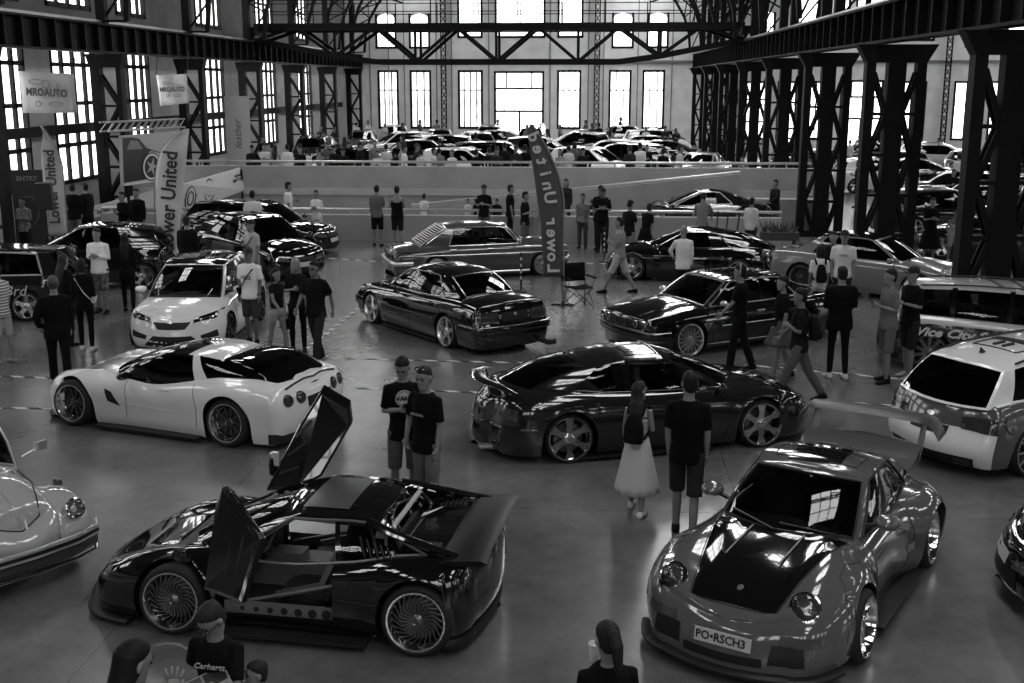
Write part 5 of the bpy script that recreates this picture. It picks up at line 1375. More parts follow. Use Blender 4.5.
# ---- two-tone estate seen from the rear right
def estate_white():
    loc,h=(6.24,15.50,0),math.radians(32)
    P=paint(.85,.18);G=paint(.09,.2)
    sp=spec('wagon',P,wb=2.75,W=.91,xf=2.25,xr=-2.32,R=.33,sill=.15,rcor=.3,ryw=.6,rbow=.14,camber=.04,flare=.01,
      zsh=[(-2.32,.86),(-1.6,.95),(0,.93),(.9,.88),(1.8,.76),(2.25,.64)],zc=[(-2.32,.9),(-1.6,.98),(0,.96),(1.05,.95),(1.9,.82),(2.25,.68)],
      rx=[(0,.1),(.2,.0),(.42,.0),(.5,.05),(.8,.12),(1,.2)],track=.89,
      wheel=dict(style='multi',n=10,rim=mat(.4,.3,.9),depth=.03,rr=.84),
      pf=lambda x,y,z,top: (G if ((x>-2.0 and z<.96 and not top) or (z>.62 and x<-1.9 and y>-.95)) else None))
    sp['gh']=dict(sp['gh'],y0=[(-2.0,.70),(0,.79),(1.05,.70)],rbow=(.16,.1),rbul=.02)
    sp['gh']['knots']=[(1.05,.35,'p'),(.95,.27,'g'),(-.1,-.1,'k'),(-.18,-.18,'g'),(-1.0,-1.0,'k'),(-1.08,-1.08,'g'),(-1.62,-1.45,'p'),(-2.02,-1.62,'p')]
    sp['gh']['rz']=[(-1.75,1.30),(-.9,1.40),(0,1.42),(.4,1.36)]
    c=Car('two_tone_estate','white and grey estate car with dark tailgate glass, its tail towards the big rear wing',sp,loc,h)
    c.both('tail_lamp','rear',[(.44,.62),(.9,.60),(.86,.80),(.42,.76)],TAIL,off=.008);c.patch('rear_valance','rear',[(-.62,.16),(.62,.16),(.66,.28),(-.66,.28)],GRL)
    c.both('exhaust_tip','rear',[(.42,.2),(.62,.2),(.62,.27),(.42,.27)],mat(.1,.3,.9),off=.02)
    c.patch('plate_recess','rear',[(-.28,.50),(.28,.50),(.30,.62),(-.30,.62)],GRL)
    c.oval('tailgate_badge','rear',(0,.72),.06,.03,ALU)
    for sg in(1,-1):
        c.line('roof_rail','top',[(.1,.52),(-1.4,.54)],.03,BLK,off=.02,sg=sg)
        for xx in(.9,-.14,-1.04):c.line('shut_line','side',[(xx,.9),(xx,.5),(xx,.2)],.007,SEAM,off=.001,sg=sg)
        c.line('door_handle','side',[(-.0,.8),(.18,.8)],.024,G,off=.014,sg=sg)
    # roof graphic
    def rl(pts,w=.018):c.line('roof_graphic','top',pts,w,BLK,off=.006)
    rl([(-1.1,.36),(-1.1,-.30),(-.7,-.34),(-.7,.38),(-1.1,.36)]);rl([(-1.0,.12),(-.8,.12)],.05);rl([(-1.0,-.02),(-.8,-.02)],.05);rl([(-.66,.42),(-.66,-.42)],.03);rl([(-.58,.42),(-.58,-.42)],.03)
    B=MB();p=c.hit('top',-1.35,0)[0];B.rings([(p,.06,.03),(p+Vector((-.04,0,.07)),.01,.008)],BLK,8);B.build('roof_antenna',c.root,True)
    c.mirrors(.75,.98,.99)
estate_white()
# ---- graphics estate
def estate_art():
    h=math.radians(-24);c0=Vector((7.38,19.65,0))
    P=paint(.5,.2)
    art=bpy.data.materials.new('mural_wrap');art.use_nodes=True;nt=art.node_tree;b=nt.nodes['Principled BSDF'];b.inputs['Roughness'].default_value=.25;b.inputs['Coat Weight'].default_value=.6
    t=nt.nodes.new('ShaderNodeTexCoord');n=nt.nodes.new('ShaderNodeTexNoise');n.inputs['Scale'].default_value=3.5;n.inputs['Detail'].default_value=5;nt.links.new(t.outputs['Object'],n.inputs[0])
    r=nt.nodes.new('ShaderNodeValToRGB');r.color_ramp.interpolation='CONSTANT';r.color_ramp.elements[0].color=(.012,.012,.012,1);r.color_ramp.elements[1].position=.5;r.color_ramp.elements[1].color=(.05,.05,.05,1)
    e=r.color_ramp.elements.new(.57);e.color=(.16,.16,.16,1);e=r.color_ramp.elements.new(.64);e.color=(.03,.03,.03,1)
    nt.links.new(n.outputs['Fac'],r.inputs[0]);nt.links.new(r.outputs[0],b.inputs['Base Color'])
    sp=spec('wagon',P,wb=2.7,R=.33,pf=lambda x,y,z,top:(art if (not top and z<.80) else None),wheel=dict(style='five',n=10,rim=mat(.25,.3,.9),depth=.03,rr=.84))
    sp['gh']=dict(sp['gh'],glass=GLASS)
    c=Car('mural_estate','pale estate car with dark street artwork and script lettering by the near column',sp,(c0.x,c0.y,0),h)
    trimmings(c,'wagon')
    for sg in(1,-1):
        c.line('roof_rail','top',[(.1,.52),(-1.6,.54)],.03,BLK,off=.03,sg=sg)
    # lettering on the near flank, above the front wheel
    for sg in(1,):
        p,n=c.hit('side',-.75,.68,-1)
        M=frame(p+Vector((0,-.012,0)),(1,0,0),(0,-1,.03));text_obj('Vice City Stories',.2,mat(.75,.4),'flank_lettering',c.root,M,font_shear=.35,bold=.008,xs=1.25)
    B=MB()
    for k in range(3):B.tube([(.4-k*.35,-.5,1.47),(.1-k*.4,.3,1.5)],.02,mat(.02,.5),6)
    B.build('roof_luggage_bars',c.root)
estate_art()
# ---- silver coupe by the columns
def silver():
    h=math.radians(-34);c0=Vector((6.6,27.0,0))
    P=paint(.17,.2)
    sp=spec('coupe',P,wb=2.72,xf=2.15,xr=-2.35,W=.88,R=.325,sill=.13,fyw=.62,fcor=.26,camber=.06,wheel=dict(style='mesh',n=14,rim=mat(.05,.4,.6),lip=mat(.3,.25,.9),depth=.04,rr=.8))
    sp['zsh']=[(-2.35,.86),(-1.6,.9),(-.2,.87),(.9,.84),(1.7,.76),(2.15,.66)];sp['zc']=[(-2.35,.9),(-1.6,.96),(0,.94),(1.0,.93),(1.7,.83),(2.15,.7)]
    sp['gh']=dict(knots=[(.92,.22,'p'),(.84,.15,'g'),(-.5,-.44,'k'),(-.56,-.5,'g'),(-1.2,-.86,'p'),(-1.65,-1.0,'p')],y0=[(-1.65,.62),(-.4,.74),(.92,.68)],y1=[(-1.0,.54),(0,.57),(.3,.55)],rz=[(-1.05,1.28),(-.5,1.34),(0,1.34),(.3,1.28)],roof=BLKG,glass=GLASSD)
    c=Car('silver_coupe','mid-grey two-door coupe with black roof parked beside the foot of a lattice column',sp,(c0.x,c0.y,0),h)
    trimmings(c,'coupe')
    c.both('bumper_intake','rear',[(.5,.2),(.7,.2),(.7,.28),(.5,.28)],GRL)
silver()
# ---- black fastback by the parapet
def fastback():
    hd=168;loc,h=at(684,283,hd,0,.86)
    P=paint(.005,.06)
    sp=spec('coupe',P,wb=2.6,xf=2.1,xr=-2.1,W=.92,sill=.1,R=.33,camber=.05)
    sp['gh']=dict(knots=[(.85,.1,'p'),(.76,.03,'g'),(-.6,-.5,'p'),(-1.1,-.72,'p'),(-2.0,-.8,'p')],y0=[(-2.0,.6),(0,.76),(.9,.68)],y1=[(-.9,.48),(0,.55),(.2,.53)],rz=[(-.95,1.18),(-.4,1.25),(0,1.24),(.2,1.18)],rbul=.06,glass=GLASSD)
    c=Car('black_fastback','glossy black fastback coupe with bright roof-edge trim beside the low parapet',sp,loc,h)
    trimmings(c,'coupe',plate=False);c.trimloop(mat(.7,.15,1),.016)
    for sg in(1,-1):c.line('flank_stripe','side',[(2.0,.56),(.6,.60)],.03,mat(.5,.2,.8),sg=sg)
fastback()
def simple(name,label,kind,p,loc,h,lod=0,**kw):
    sp=spec(kind,p,**kw);sp['lod']=lod
    c=Car(name,label,sp,loc,h,'car');trimmings(c,kind);return c
# ---- low sports car behind the parapet
def lowcar():
    P=paint(.01,.06)
    sp=spec('coupe',P,zsh=[(-2.3,.7),(-1.4,.74),(0,.68),(.9,.62),(1.7,.5),(2.15,.36)],zc=[(-2.3,.74),(-1.5,.78),(0,.74),(1.0,.70),(1.7,.54),(2.15,.38)],W=.97)
    sp['gh']=dict(knots=[(1.0,.0,'p'),(.9,-.08,'g'),(-.5,-.42,'p'),(-1.0,-.55,'p'),(-1.6,-.6,'p')],y0=[(-1.6,.6),(0,.78),(1.0,.72)],y1=[(-.7,.46),(0,.5)],rz=[(-.7,1.08),(-.3,1.12),(0,1.08)],glass=GLASSD,paint=P)
    c=Car('low_sports_car','very low black sports car with bright screen pillars, just behind the parapet rail',sp,(wy(700,210,37).x,37.0,.35),math.radians(176))
    trimmings(c,'coupe',False);c.screentrim(mat(.8,.2,.6),.03,'F');c.trimloop(mat(.8,.2,.6),.02)
    B=MB();B.box((0,0,-.02-.16),(4.2,1.9,.34),mat(.03,.5));B.build('display_plinth',c.root)
lowcar()
# ---- other dark cars on the left
loc,h=at(306,281,-42,2.1,0);c=simple('black_hatchback','glossy black hatchback with pale bonnet highlight, nose pointing right, behind the white hatchback','hatch',paint(.005,.05),loc,h)
c.patch('graphic_panel','side',[(.3,.5),(-.9,.5),(-.8,.82),(.2,.8)],mat(.05,.3),sg=-1)
loc,h=at(264,251,-10,0,0);simple('black_estate','black estate car half hidden behind the glossy black hatchback','wagon',paint(.006,.06),loc,h)
loc,h=at(100,284,186,0,0);simple('black_liftback','black car with slanting bright rear pillar, left of the white hatchback','hatch',paint(.006,.06),loc,h)
loc,h=at(-42,322,186,0,.86);c=simple('dark_saloon','dark car with pale window frames and white script on its flank, at left edge','wagon',paint(.01,.08),loc,h)
c.trimloop(mat(.5,.3,.6),.022)
p,n=c.hit('side',-1.25,.60,1);text_obj('Brd',.3,mat(.6,.4),'flank_lettering',c.root,frame(p+Vector((0,.03,0)),(-1,0,0),(0,1,0)),font_shear=.3)
loc,h=at(1004,612,168,2.12,.55);simple('black_coupe','black low coupe whose nose just enters at the right edge','coupe',paint(.006,.06),loc,h)
# ================================================================ people
def remesh(mb,name,mats_,vox,smooth_it=4,extra=None):
    me=bpy.data.meshes.new(name);me.from_pydata(mb.v,[],mb.f)
    o=bpy.data.objects.new('tmp',me);COL.objects.link(o)
    r=o.modifiers.new('r','REMESH');r.mode='VOXEL';r.voxel_size=vox;r.use_smooth_shade=True
    s_=o.modifiers.new('s','SMOOTH');s_.iterations=smooth_it;s_.factor=.5
    dg=bpy.context.evaluated_depsgraph_get();dg.update()
    m2=bpy.data.meshes.new_from_object(o.evaluated_get(dg));m2.name=name
    bpy.data.objects.remove(o);bpy.data.meshes.remove(me)
    m2.materials.clear()
    for m in mats_:m2.materials.append(m)
    if extra:
        bm=bmesh.new();bm.from_mesh(m2)
        e=bpy.data.meshes.new('e');e.from_pydata(extra.v,[],extra.f);bm.from_mesh(e);bmesh.ops.recalc_face_normals(bm,faces=bm.faces);bm.to_mesh(m2);bm.free();bpy.data.meshes.remove(e)
    m2.polygons.foreach_set('use_smooth',[True]*len(m2.polygons))
    return m2
SK=mat(.21,.55,name='skin');SKD=mat(.15,.55,name='tanned_skin')
ARM={'down':((.035,.0,-.28),(.03,.05,-.52)),'phone':((.05,.0,-.27),(-.10,.22,-.20)),'hip':((.19,-.06,-.22),(.04,.03,-.38)),'pocket':((.12,-.05,-.26),(.07,.06,-.47)),
 'fwd':((.04,.10,-.25),(.03,.27,-.43)),'back':((.05,-.13,-.25),(.05,-.17,-.49)),'reach':((.05,.16,-.20),(.0,.38,-.14)),'cross':((.07,.03,-.27),(-.2,.17,-.22)),
 'behind':((.12,-.12,-.25),(-.08,-.19,-.40)),'head':((.22,.08,-.10),(.0,.10,.12)),'lean':((.10,.16,-.22),(.02,.32,-.36)),'wave':((.03,.10,-.19),(-.02,.17,.02))}
CLOTH={}
def cl(g): return mat(round(g*.5 if g<.06 else g,4),.9,name='fabric',spec=.12)
def person(name_,label,pos,face,h=1.78,top=('tee',.02),leg=('shorts',.05),shoe=.02,hair=('short',.015),arms=('down','down'),legs=((4,4),(-4,4)),lean=0,hp=0,hy=0,sk=None,fem=0,det=0,group=None,extras=(),build=1.0,print_=None):
    """face: 0 looks away from the viewer, 90 to the left, 180 towards the viewer"""
    S=h/1.78;sk=sk or SK;vox=.011 if det else .02
    Rl=Matrix.Rotation(math.radians(-lean),3,'X')
    pel=Vector((0,0,.93))
    def up(p): return pel+Rl@Vector(p)
    # legs
    hips=[];knees=[];ank=[]
    for i,(sw,kb) in enumerate(legs):
        sx_=-1 if i==0 else 1
        H=Vector((sx_*.092*(1.05 if fem else 1),0,.90));a=math.radians(sw);K=H+Vector((sx_*.01,math.sin(a)*.43,-math.cos(a)*.43));b_=math.radians(sw-kb)
        A=K+Vector((sx_*.005,math.sin(b_)*.42,-math.cos(b_)*.42));hips.append(H);knees.append(K);ank.append(A)
    zmin=min(a.z for a in ank)-.075;off=Vector((0,0,-zmin))
    pel+=off
    hips=[p+off for p in hips];knees=[p+off for p in knees];ank=[p+off for p in ank]
    w=(.9 if fem else 1.0)*build
    sh=[up((sx_*.158*w,0,.485)) for sx_ in(-1,1)]
    el=[];wr=[]
    for i in(0,1):
        sx_=-1 if i==0 else 1;e,wv=ARM[arms[i]]
        el.append(sh[i]+Rl@Vector((sx_*e[0],e[1],e[2])));wr.append(sh[i]+Rl@Vector((sx_*wv[0],wv[1],wv[2])))
    hc=up((0,.02,.712));RH=Rl@Matrix.Rotation(math.radians(hy),3,'Z')@Matrix.Rotation(math.radians(hp),3,'X')
    def hd(p): return hc+RH@(Vector(p)*1.06)
    B=MB();sc_=lambda L,k=0:[(up((0,q[3] if len(q)>3 else 0,q[0])),q[1]*w+k,q[2]*(build**.8)+k,Rl) for q in L]
    TR=[(-.10,.14,.10),(0,.148,.115),(.12,.122 if fem else .135,.10),(.25,.132 if fem else .147,.108),(.36,.150,.118,.012 if fem else 0),(.45,.148,.10),(.495,.128,.088),(.53,.092,.074),(.562,.066,.062)]
    B.rings(sc_(TR,-.016),sk,16)
    B.tube([up((0,-.005,.50)),up((0,.005,.57)),hd((0,-.01,-.06))],[.068,.058,.056] if not fem else [.055,.047,.048],sk,12)
    B.rings([(hd((0,y,z)),rx,ry,RH) for z,rx,ry,y in((-.122,.022,.02,.058),(-.108,.044,.042,.048),(-.075,.058,.068,.022),(-.03,.067,.086,.008),(.02,.074,.097,0),(.065,.070,.093,-.002),(.098,.052,.07,-.004),(.118,.022,.03,-.004))],sk,16)
    B.rings([(hd((0,.086,.0)),.008,.012,RH),(hd((0,.098,-.022)),.014,.018,RH),(hd((0,.090,-.038)),.014,.014,RH)],sk,8)
    if det:
        B.rings([(hd((0,.088,-.062)),.022,.010,RH),(hd((0,.090,-.070)),.024,.010,RH),(hd((0,.086,-.08)),.018,.008,RH)],sk,8)
        B.rings([(hd((0,.082,.022)),.045,.014,RH),(hd((0,.084,.032)),.045,.012,RH)],sk,8)
    for sx_ in(-1,1): B.rings([(hd((sx_*.074,-.005,-.03)),.012,.016,RH),(hd((sx_*.08,-.008,.0)),.012,.022,RH),(hd((sx_*.078,-.005,.022)),.01,.016,RH)],sk,8)
    for i in(0,1):
        B.tube([sh[i],sh[i].lerp(el[i],.5),el[i],el[i].lerp(wr[i],.35),wr[i]],[.045*w,.043*w,.036,.036,.025],sk,10)
        B.tube([hips[i],hips[i].lerp(knees[i],.5),knees[i],knees[i].lerp(ank[i],.35),ank[i],ank[i]+Vector((0,0,-.05))],[.078,.068,.048,.052,.034,.034],sk,12)
    X=MB()
    # hands: palm, four fingers, thumb
    for i in(0,1):
        d=(wr[i]-el[i]).normalized();sx_=-1 if i==0 else 1
        inw=Vector((-sx_,0.25,0));inw=(inw-d*inw.dot(d)).normalized();side=d.cross(inw).normalized()
        if side.y<0 and abs(d.z)>.6: side=-side
        pc=wr[i]+d*.045;M=Matrix((side,inw,d)).transposed()
        X.rings([(wr[i]-d*.01,.024,.018,M),(wr[i]+d*.03,.036,.016,M),(wr[i]+d*.075,.040,.014,M),(wr[i]+d*.088,.034,.010,M)],sk,10)
        cu=.55 if arms[i] in('phone','pocket','hip') else .25
        if arms[i]=='wave':cu=.02
        for k in range(4):
            b0=wr[i]+d*.083+side*(-.030+.020*k);L_=(.062,.074,.070,.054)[k] if sx_ else 0
            p1=b0+(d*math.cos(cu)+inw*math.sin(cu))*L_*.5;p2=p1+(d*math.cos(cu*2)+inw*math.sin(cu*2))*L_*.5
            if arms[i]=='wave': p1+=side*(-.012+.008*k);p2+=side*(-.024+.016*k)
            X.tube([b0,p1,p2],[.0095,.0085,.007],sk,6)
        t0=wr[i]+d*.03+side*.032;X.tube([t0,t0+side*.022+d*.022+inw*.01,t0+side*.03+d*.05+inw*.02],[.012,.011,.008],sk,6)
    py_=pos[1]
    if -15.5<pos[0]<6.8 and 34.45<py_<35.85: py_=34.4 if py_<35.15 else 35.9
    root=bpy.data.objects.new(name_,None);COL.objects.link(root);root.location=(pos[0],py_,pos[2] if len(pos)>2 else 0);root.rotation_euler=(0,0,math.radians(face));root.scale=(S,S,S)
    tag(root,label,'person',group)
    def ch(nm,me,par=None):
        o=bpy.data.objects.new(nm,me);COL.objects.link(o);o.parent=par or root;return o
    bo=ch('body',remesh(B,'body',[sk],vox,5,X))
    # top
    kind,g=top[0],top[1];tm=top[2] if len(top)>2 else cl(g)
    B=MB();k=.017 if kind!='coat' else .03
    T2=TR[1:] if kind!='coat' else TR
    T3=[( (-.16 if kind in('coat','dress') else -.11),.160,.124),(-.04,.158,.124)]+[q for q in TR[2:]]
    if kind=='tank': T3=T3[:-3]
    elif kind=='crop':T3=[(.06,.15,.105)]+TR[2:]
    B.rings(sc_(T3[:-1]+([(.548,.072,.066)] if kind!='tank' else []),k),tm,18)
    sl={'tee':.85,'long':2,'coat':2,'tank':0,'crop':.5,'dress':0}[kind]
    for i in(0,1):
        if sl==0:
            B.tube([sh[i]+Vector((0,0,.02))*0+ (sh[i]-up((0,0,.49)))*-.35+Rl@Vector((0,.0,.01)),up((0,0,.40))+ (sh[i]-up((0,0,.49)))*.5],[.03,.08],tm,8);continue
        s0=sh[i]-(sh[i]-up((0,0,.49)))*.25
        if sl<=1: e=sh[i].lerp(el[i],sl);B.tube([s0,sh[i],sh[i].lerp(el[i],sl*.5),e],[.05*w,.060*w,.058*w,.057*w],tm,12)
        else:
            q=.012 if kind=='coat' else 0
            B.tube([s0,sh[i],sh[i].lerp(el[i],.5),el[i],el[i].lerp(wr[i],.5),el[i].lerp(wr[i],.93)],[.05*w,.058*w+q,.052*w+q,.046+q,.042+q,.034+q],tm,12)
    to=ch({'tee':'t_shirt','long':'sweater','coat':'jacket','tank':'tank_top','crop':'top','dress':'bodice'}[kind],remesh(B,'shirt',[tm],vox,3))
    # lower garment
    kind,g=leg[0],leg[1];lm=leg[2] if len(leg)>2 else cl(g)
    B=MB()
    if kind=='skirt':
        mid=(ank[0]+ank[1])/2;zl=leg[3] if len(leg)>3 else .35
        R_=[(pel+Vector((0,0,.1)),.145,.11),(pel,.17,.13)]
        for t in(.3,.6,.85,1):
            z=lerp(pel.z,zl,t);R_.append((Vector((0,lerp(0,(knees[0].y+knees[1].y)/2,t),z)),.17+.13*t,.13+.15*t))
        R_+=[(R_[-1][0]+Vector((0,0,.01)),R_[-1][1]-.02,R_[-1][2]-.02),(pel+Vector((0,0,-.1)),.15,.11)]
        me_=MB();n=48;vs=[]
        for c,rx,ry in R_[:-2]:
            t=(pel.z-c.z)/max(.01,pel.z-zl)
            for k in range(n):
                a=2*PI*k/n;f=1+.05*max(0,t)*math.sin(k*PI/2*1.0+.4)*(1);vs.append(c+Vector((math.cos(a)*rx*f,math.sin(a)*ry*f,0)))
        N=len(R_)-2;me_.add(vs,[(i*n+k,i*n+(k+1)%n,(i+1)*n+(k+1)%n,(i+1)*n+k) for i in range(N-1) for k in range(n)],lm)
        o=me_.build('skirt',root,True,fixn=True);o.modifiers.new('s','SOLIDIFY').thickness=.008
    else:
        B.rings([(pel+Vector((0,0,.09)),.125*w,.095*w),(pel+Vector((0,0,.03)),.145*w,.112*w),(pel+Vector((0,0,-.04)),.155*w,.122*w),(pel+Vector((0,0,-.10)),.12*w,.10*w)],lm,16)
        fit_=.0 if kind=='tight' else .014
        for i in(0,1):
            H,K,A=hips[i],knees[i],ank[i]
            if kind=='shorts':
                B.tube([H+Vector((0,0,.03)),H.lerp(K,.5),H.lerp(K,1.0)],[.092*w,.088,.082],lm,14)
            elif kind=='mini': B.tube([H+Vector((0,0,.03)),H.lerp(K,.4)],[.09,.088],lm,14)
            else: B.tube([H+Vector((0,0,.03)),H.lerp(K,.5),K,K.lerp(A,.4),K.lerp(A,.97)],[.088*w,.074+fit_,.056+fit_,.056+fit_,.042+fit_*1.6],lm,14)
        ch({'shorts':'shorts','mini':'shorts','long':'trousers','tight':'leggings'}[kind],remesh(B,'trousers',[lm],vox,3))
    # shoes
    sm=cl(shoe)
    for i in(0,1):
        B=MB();A=ank[i];t=math.radians((legs[i][0]-legs[i][1])*.5 if A.z>zmin+.09+off.z else 0);Fm=Matrix.Rotation(t,3,'X')@Matrix.Rotation(math.radians(8*(1 if i==0 else -1)),3,'Z')
        def f(y,z):return A+Fm@Vector((0,y,z))
        Rx=Fm@Matrix.Rotation(-PI/2,3,'X')
        B.rings([(f(-.065,-.045),.025,.03,Rx),(f(-.05,-.038),.038,.045,Rx),(f(0,-.032),.042,.048,Rx),(f(.07,-.045),.045,.034,Rx),(f(.13,-.052),.046,.026,Rx),(f(.175,-.056),.036,.02,Rx),(f(.19,-.058),.016,.012,Rx)],sm,12,pw=2.4)
        B.rings([(f(0,-.03),.042,.05,Fm),(f(-.005,.01),.04,.045,Fm)],sm,10)
        ch('shoe',B_build_mesh(B,'shoe'))
    # hair
    hk,hg=hair;hm=mat(hg*.7,.6,name='hair',spec=.2)
    if hk!='bald':
        B=MB()
        if hk=='cap':
            B.rings([(hd((0,-.012,.03)),.083,.103,RH),(hd((0,-.012,.07)),.083,.102,RH),(hd((0,-.01,.11)),.064,.08,RH),(hd((0,-.01,.132)),.02,.03,RH)],hm,16)
            B.rings([(hd((0,.11,.04)),.062,.065,RH),(hd((0,.112,.032)),.062,.065,RH)],hm,14)
            ch('cap',B_build_mesh(B,'cap'));
            B=MB();B.rings([(hd((0,-.04,-.06)),.055,.05,RH),(hd((0,-.03,0)),.077,.076,RH),(hd((0,-.02,.04)),.079,.085,RH)],mat(.02,.5),14);ch('hair',B_build_mesh(B,'hair'))
        else:
            B.rings([(hd((0,-.045,-.075)),.045,.04,RH),(hd((0,-.032,-.03)),.074,.068,RH),(hd((0,-.026,.02)),.080,.080,RH),(hd((0,-.014,.055)),.081,.094,RH),(hd((0,-.008,.085)),.074,.096,RH),(hd((0,-.006,.112)),.052,.07,RH),(hd((0,-.006,.130)),.02,.028,RH)],hm,16)
            if hk in('long','blond'):
                B.rings([(hd((0,-.035,.06)),.083,.082,RH),(hd((0,-.035,-.04)),.092,.078,RH),(up((0,-.085,.58)),.10,.05,Rl),(up((0,-.12,.45)),.10,.04,Rl),(up((0,-.125,.30)),.075,.03,Rl),(up((0,-.12,.24)),.03,.02,Rl)],hm,14)
            if hk=='bob': B.rings([(hd((0,-.03,.06)),.086,.085,RH),(hd((0,-.04,-.04)),.092,.075,RH),(hd((0,-.045,-.13)),.085,.06,RH)],hm,14)
            if hk=='pony':
                B.tube([hd((0,-.08,.06)),hd((0,-.13,.05)),hd((0,-.155,-.02)),hd((0,-.14,-.12)),hd((0,-.12,-.2))],[.028,.04,.045,.035,.012],hm,10)
            ch('hair',remesh(B,'hair',[hm],.010 if det else .016,2))
    if det:
        for sx_ in(-1,1):
            B=MB();B.rings([(hd((sx_*.031,.084,-.001)),.013,.008,RH),(hd((sx_*.031,.087,.005)),.016,.009,RH),(hd((sx_*.031,.084,.012)),.012,.007,RH)],mat(.015,.2),8);ch('eye',B_build_mesh(B,'eye'),bo)
            B=MB();B.tube([hd((sx_*.012,.094,.030)),hd((sx_*.032,.094,.036)),hd((sx_*.054,.082,.028))],[.004,.005,.003],mat(.02,.6),5);ch('eyebrow',B_build_mesh(B,'eyebrow'),bo)
    E_=dict(extras)
    if 'glasses' in E_:
        B=MB()
        for sx_ in(-1,1):
            n=14;B.tube([hd((sx_*.034+.026*math.cos(2*PI*k/n),.100,.004+.018*math.sin(2*PI*k/n))) for k in range(n+1)],.0025,mat(.02,.3),5,False)
            B.bar(hd((sx_*.060,.098,.006)),hd((sx_*.080,.0,.004)),.004,.004,mat(.02,.3))
        B.bar(hd((-.008,.102,.006)),hd((.008,.102,.006)),.004,.004,mat(.02,.3));o=B.build('glasses',root)
    if 'shades' in E_:
        B=MB()
        for sx_ in(-1,1):B.rings([(hd((sx_*.032,.094,-.008)),.026,.008,RH),(hd((sx_*.032,.094,.018)),.028,.008,RH)],BLKG,10);B.bar(hd((sx_*.058,.09,.008)),hd((sx_*.080,.0,.004)),.006,.006,BLKG)
        B.build('sunglasses',root)
    if 'shadeshead' in E_:
        B=MB()
        for sx_ in(-1,1):B.rings([(hd((sx_*.034,.062,.118)),.026,.02,RH),(hd((sx_*.034,.058,.128)),.026,.02,RH)],BLKG,10)
        B.build('sunglasses',root)
    if 'headset' in E_:
        B=MB();n=10;B.tube([hd((.09*math.cos(PI*k/n),-.01,.02+.12*math.sin(PI*k/n))) for k in range(n+1)],.012,mat(.3,.4),6);B.build('headphones',root,True)
    if 'print' in E_:
        txt,size,g_,z,kindp=E_['print']
        y=.115*(build**.8)+k+.012
        M=Matrix.Translation(up((0,y+.004,z)))@(Rl@Matrix(((-1,0,0),(0,0,1),(0,1,0))).transposed()).to_4x4() if False else frame(up((0,y+.006,z)),(-1,0,0),Rl@Vector((0,1,-.08)))
        if kindp=='disc':
            D=MB();n=28;D.add([(.098*math.cos(2*PI*q/n),.098*math.sin(2*PI*q/n),-.003) for q in range(n)],[tuple(range(n))],mat(g_,.8));
            ring=[];o=D.build('chest_print',to,fixn=False);o.matrix_local=M
            text_obj(txt,size,mat(.012,.8),'print_lettering',o,Matrix.Translation((0,0,.002)),bold=.003)
            D=MB();D.tube([(.082*math.cos(2*PI*q/n),.082*math.sin(2*PI*q/n),.001) for q in range(n+1)],.004,mat(.012,.8),5,False);D.build('print_ring',o)
        else: text_obj(txt,size,mat(g_,.8),'chest_print',to,M,font_shear=E_.get('shear',0),bold=.001)
    if 'backpack' in E_:
        g_=E_['backpack'];bs=E_.get('bsize',1)
        B=MB();B.rings([(up((0,-.20,.08)),.13*bs,.07*bs,Rl),(up((0,-.215,.14)),.145*bs,.085*bs,Rl),(up((0,-.21,.30)),.14*bs,.08*bs,Rl),(up((0,-.19,.42)),.10*bs,.055*bs,Rl),(up((0,-.18,.45)),.04,.03,Rl)],cl(g_),18,pw=3)
        o=B.build('rucksack',None,True);o.parent=root
        P=MB();P.rings([(up((0,-.295,.10)),.09*bs,.02,Rl),(up((0,-.305,.16)),.09*bs,.025,Rl),(up((0,-.295,.22)),.08*bs,.015,Rl)],cl(g_*1.3),12,pw=3);P.build('front_pocket',o,True)
        for sx_ in(-1,1):
            P=MB();P.tube([up((sx_*.09,-.15,.44)),up((sx_*.105,-.05,.54)),up((sx_*.115,.06,.52)),up((sx_*.13,.135,.40)),up((sx_*.15,.06,.22)),up((sx_*.12,-.14,.12))],[(.022,.006)]*6,cl(g_),6);P.build('strap',o,True)
    if 'strap' in E_:
        g_=E_['strap'];P=MB();P.tube([up((-.13,-.06,.53)),up((-.10,.12,.44)),up((.02,.155,.28)),up((.16,.10,.08)),up((.17,-.05,.02)),up((.05,-.15,.2)),up((-.12,-.10,.48))],[(.02,.006)]*7,cl(g_),6);o=P.build('shoulder_strap',root,True)
        P=MB();P.rings([(up((.17,.04,-.02)),.04,.09,Rl),(up((.19,.04,.10)),.045,.10,Rl)],cl(g_),12,pw=3);P.build('shoulder_bag',o,True)
    if 'handbag' in E_:
        g_=E_['handbag'];sx_=E_.get('bagside',-1);c=wr[0 if sx_<0 else 1]
        P=MB();P.rings([(c+Vector((0,0,-.34)),.06,.14),(c+Vector((0,0,-.14)),.055,.13)],cl(g_),14,pw=3);o=P.build('handbag',root,True)
        P=MB();P.tube([c+Vector((0,.08,-.14)),c+Vector((0,.05,-.03)),c+Vector((0,-.05,-.03)),c+Vector((0,-.08,-.14))],.008,cl(g_),6);P.build('bag_handle',o,True)
    if 'phone' in E_:
        i=E_['phone'];d=(wr[i]-el[i]).normalized();B=MB();B.box(wr[i]+d*.10+Vector((0,.01,.03)),(.07,.012,.14),BLKG,rot=Matrix.Rotation(-.9,3,'X'));o=B.build('mobile_phone',None);o.parent=root
    root['_h']=0;del root['_h']
    return root
def B_build_mesh(B,name):
    o=B.build(name,None,True,angle=60);me=o.data;bpy.data.objects.remove(o);return me
def ft(x,y,z=0): return gp(x,y,z)
def hdp(x,y,h,z=0):
    p=gp(x,y,h+z);return Vector((p.x,p.y,z))
BRK=['short','short','short','bob']
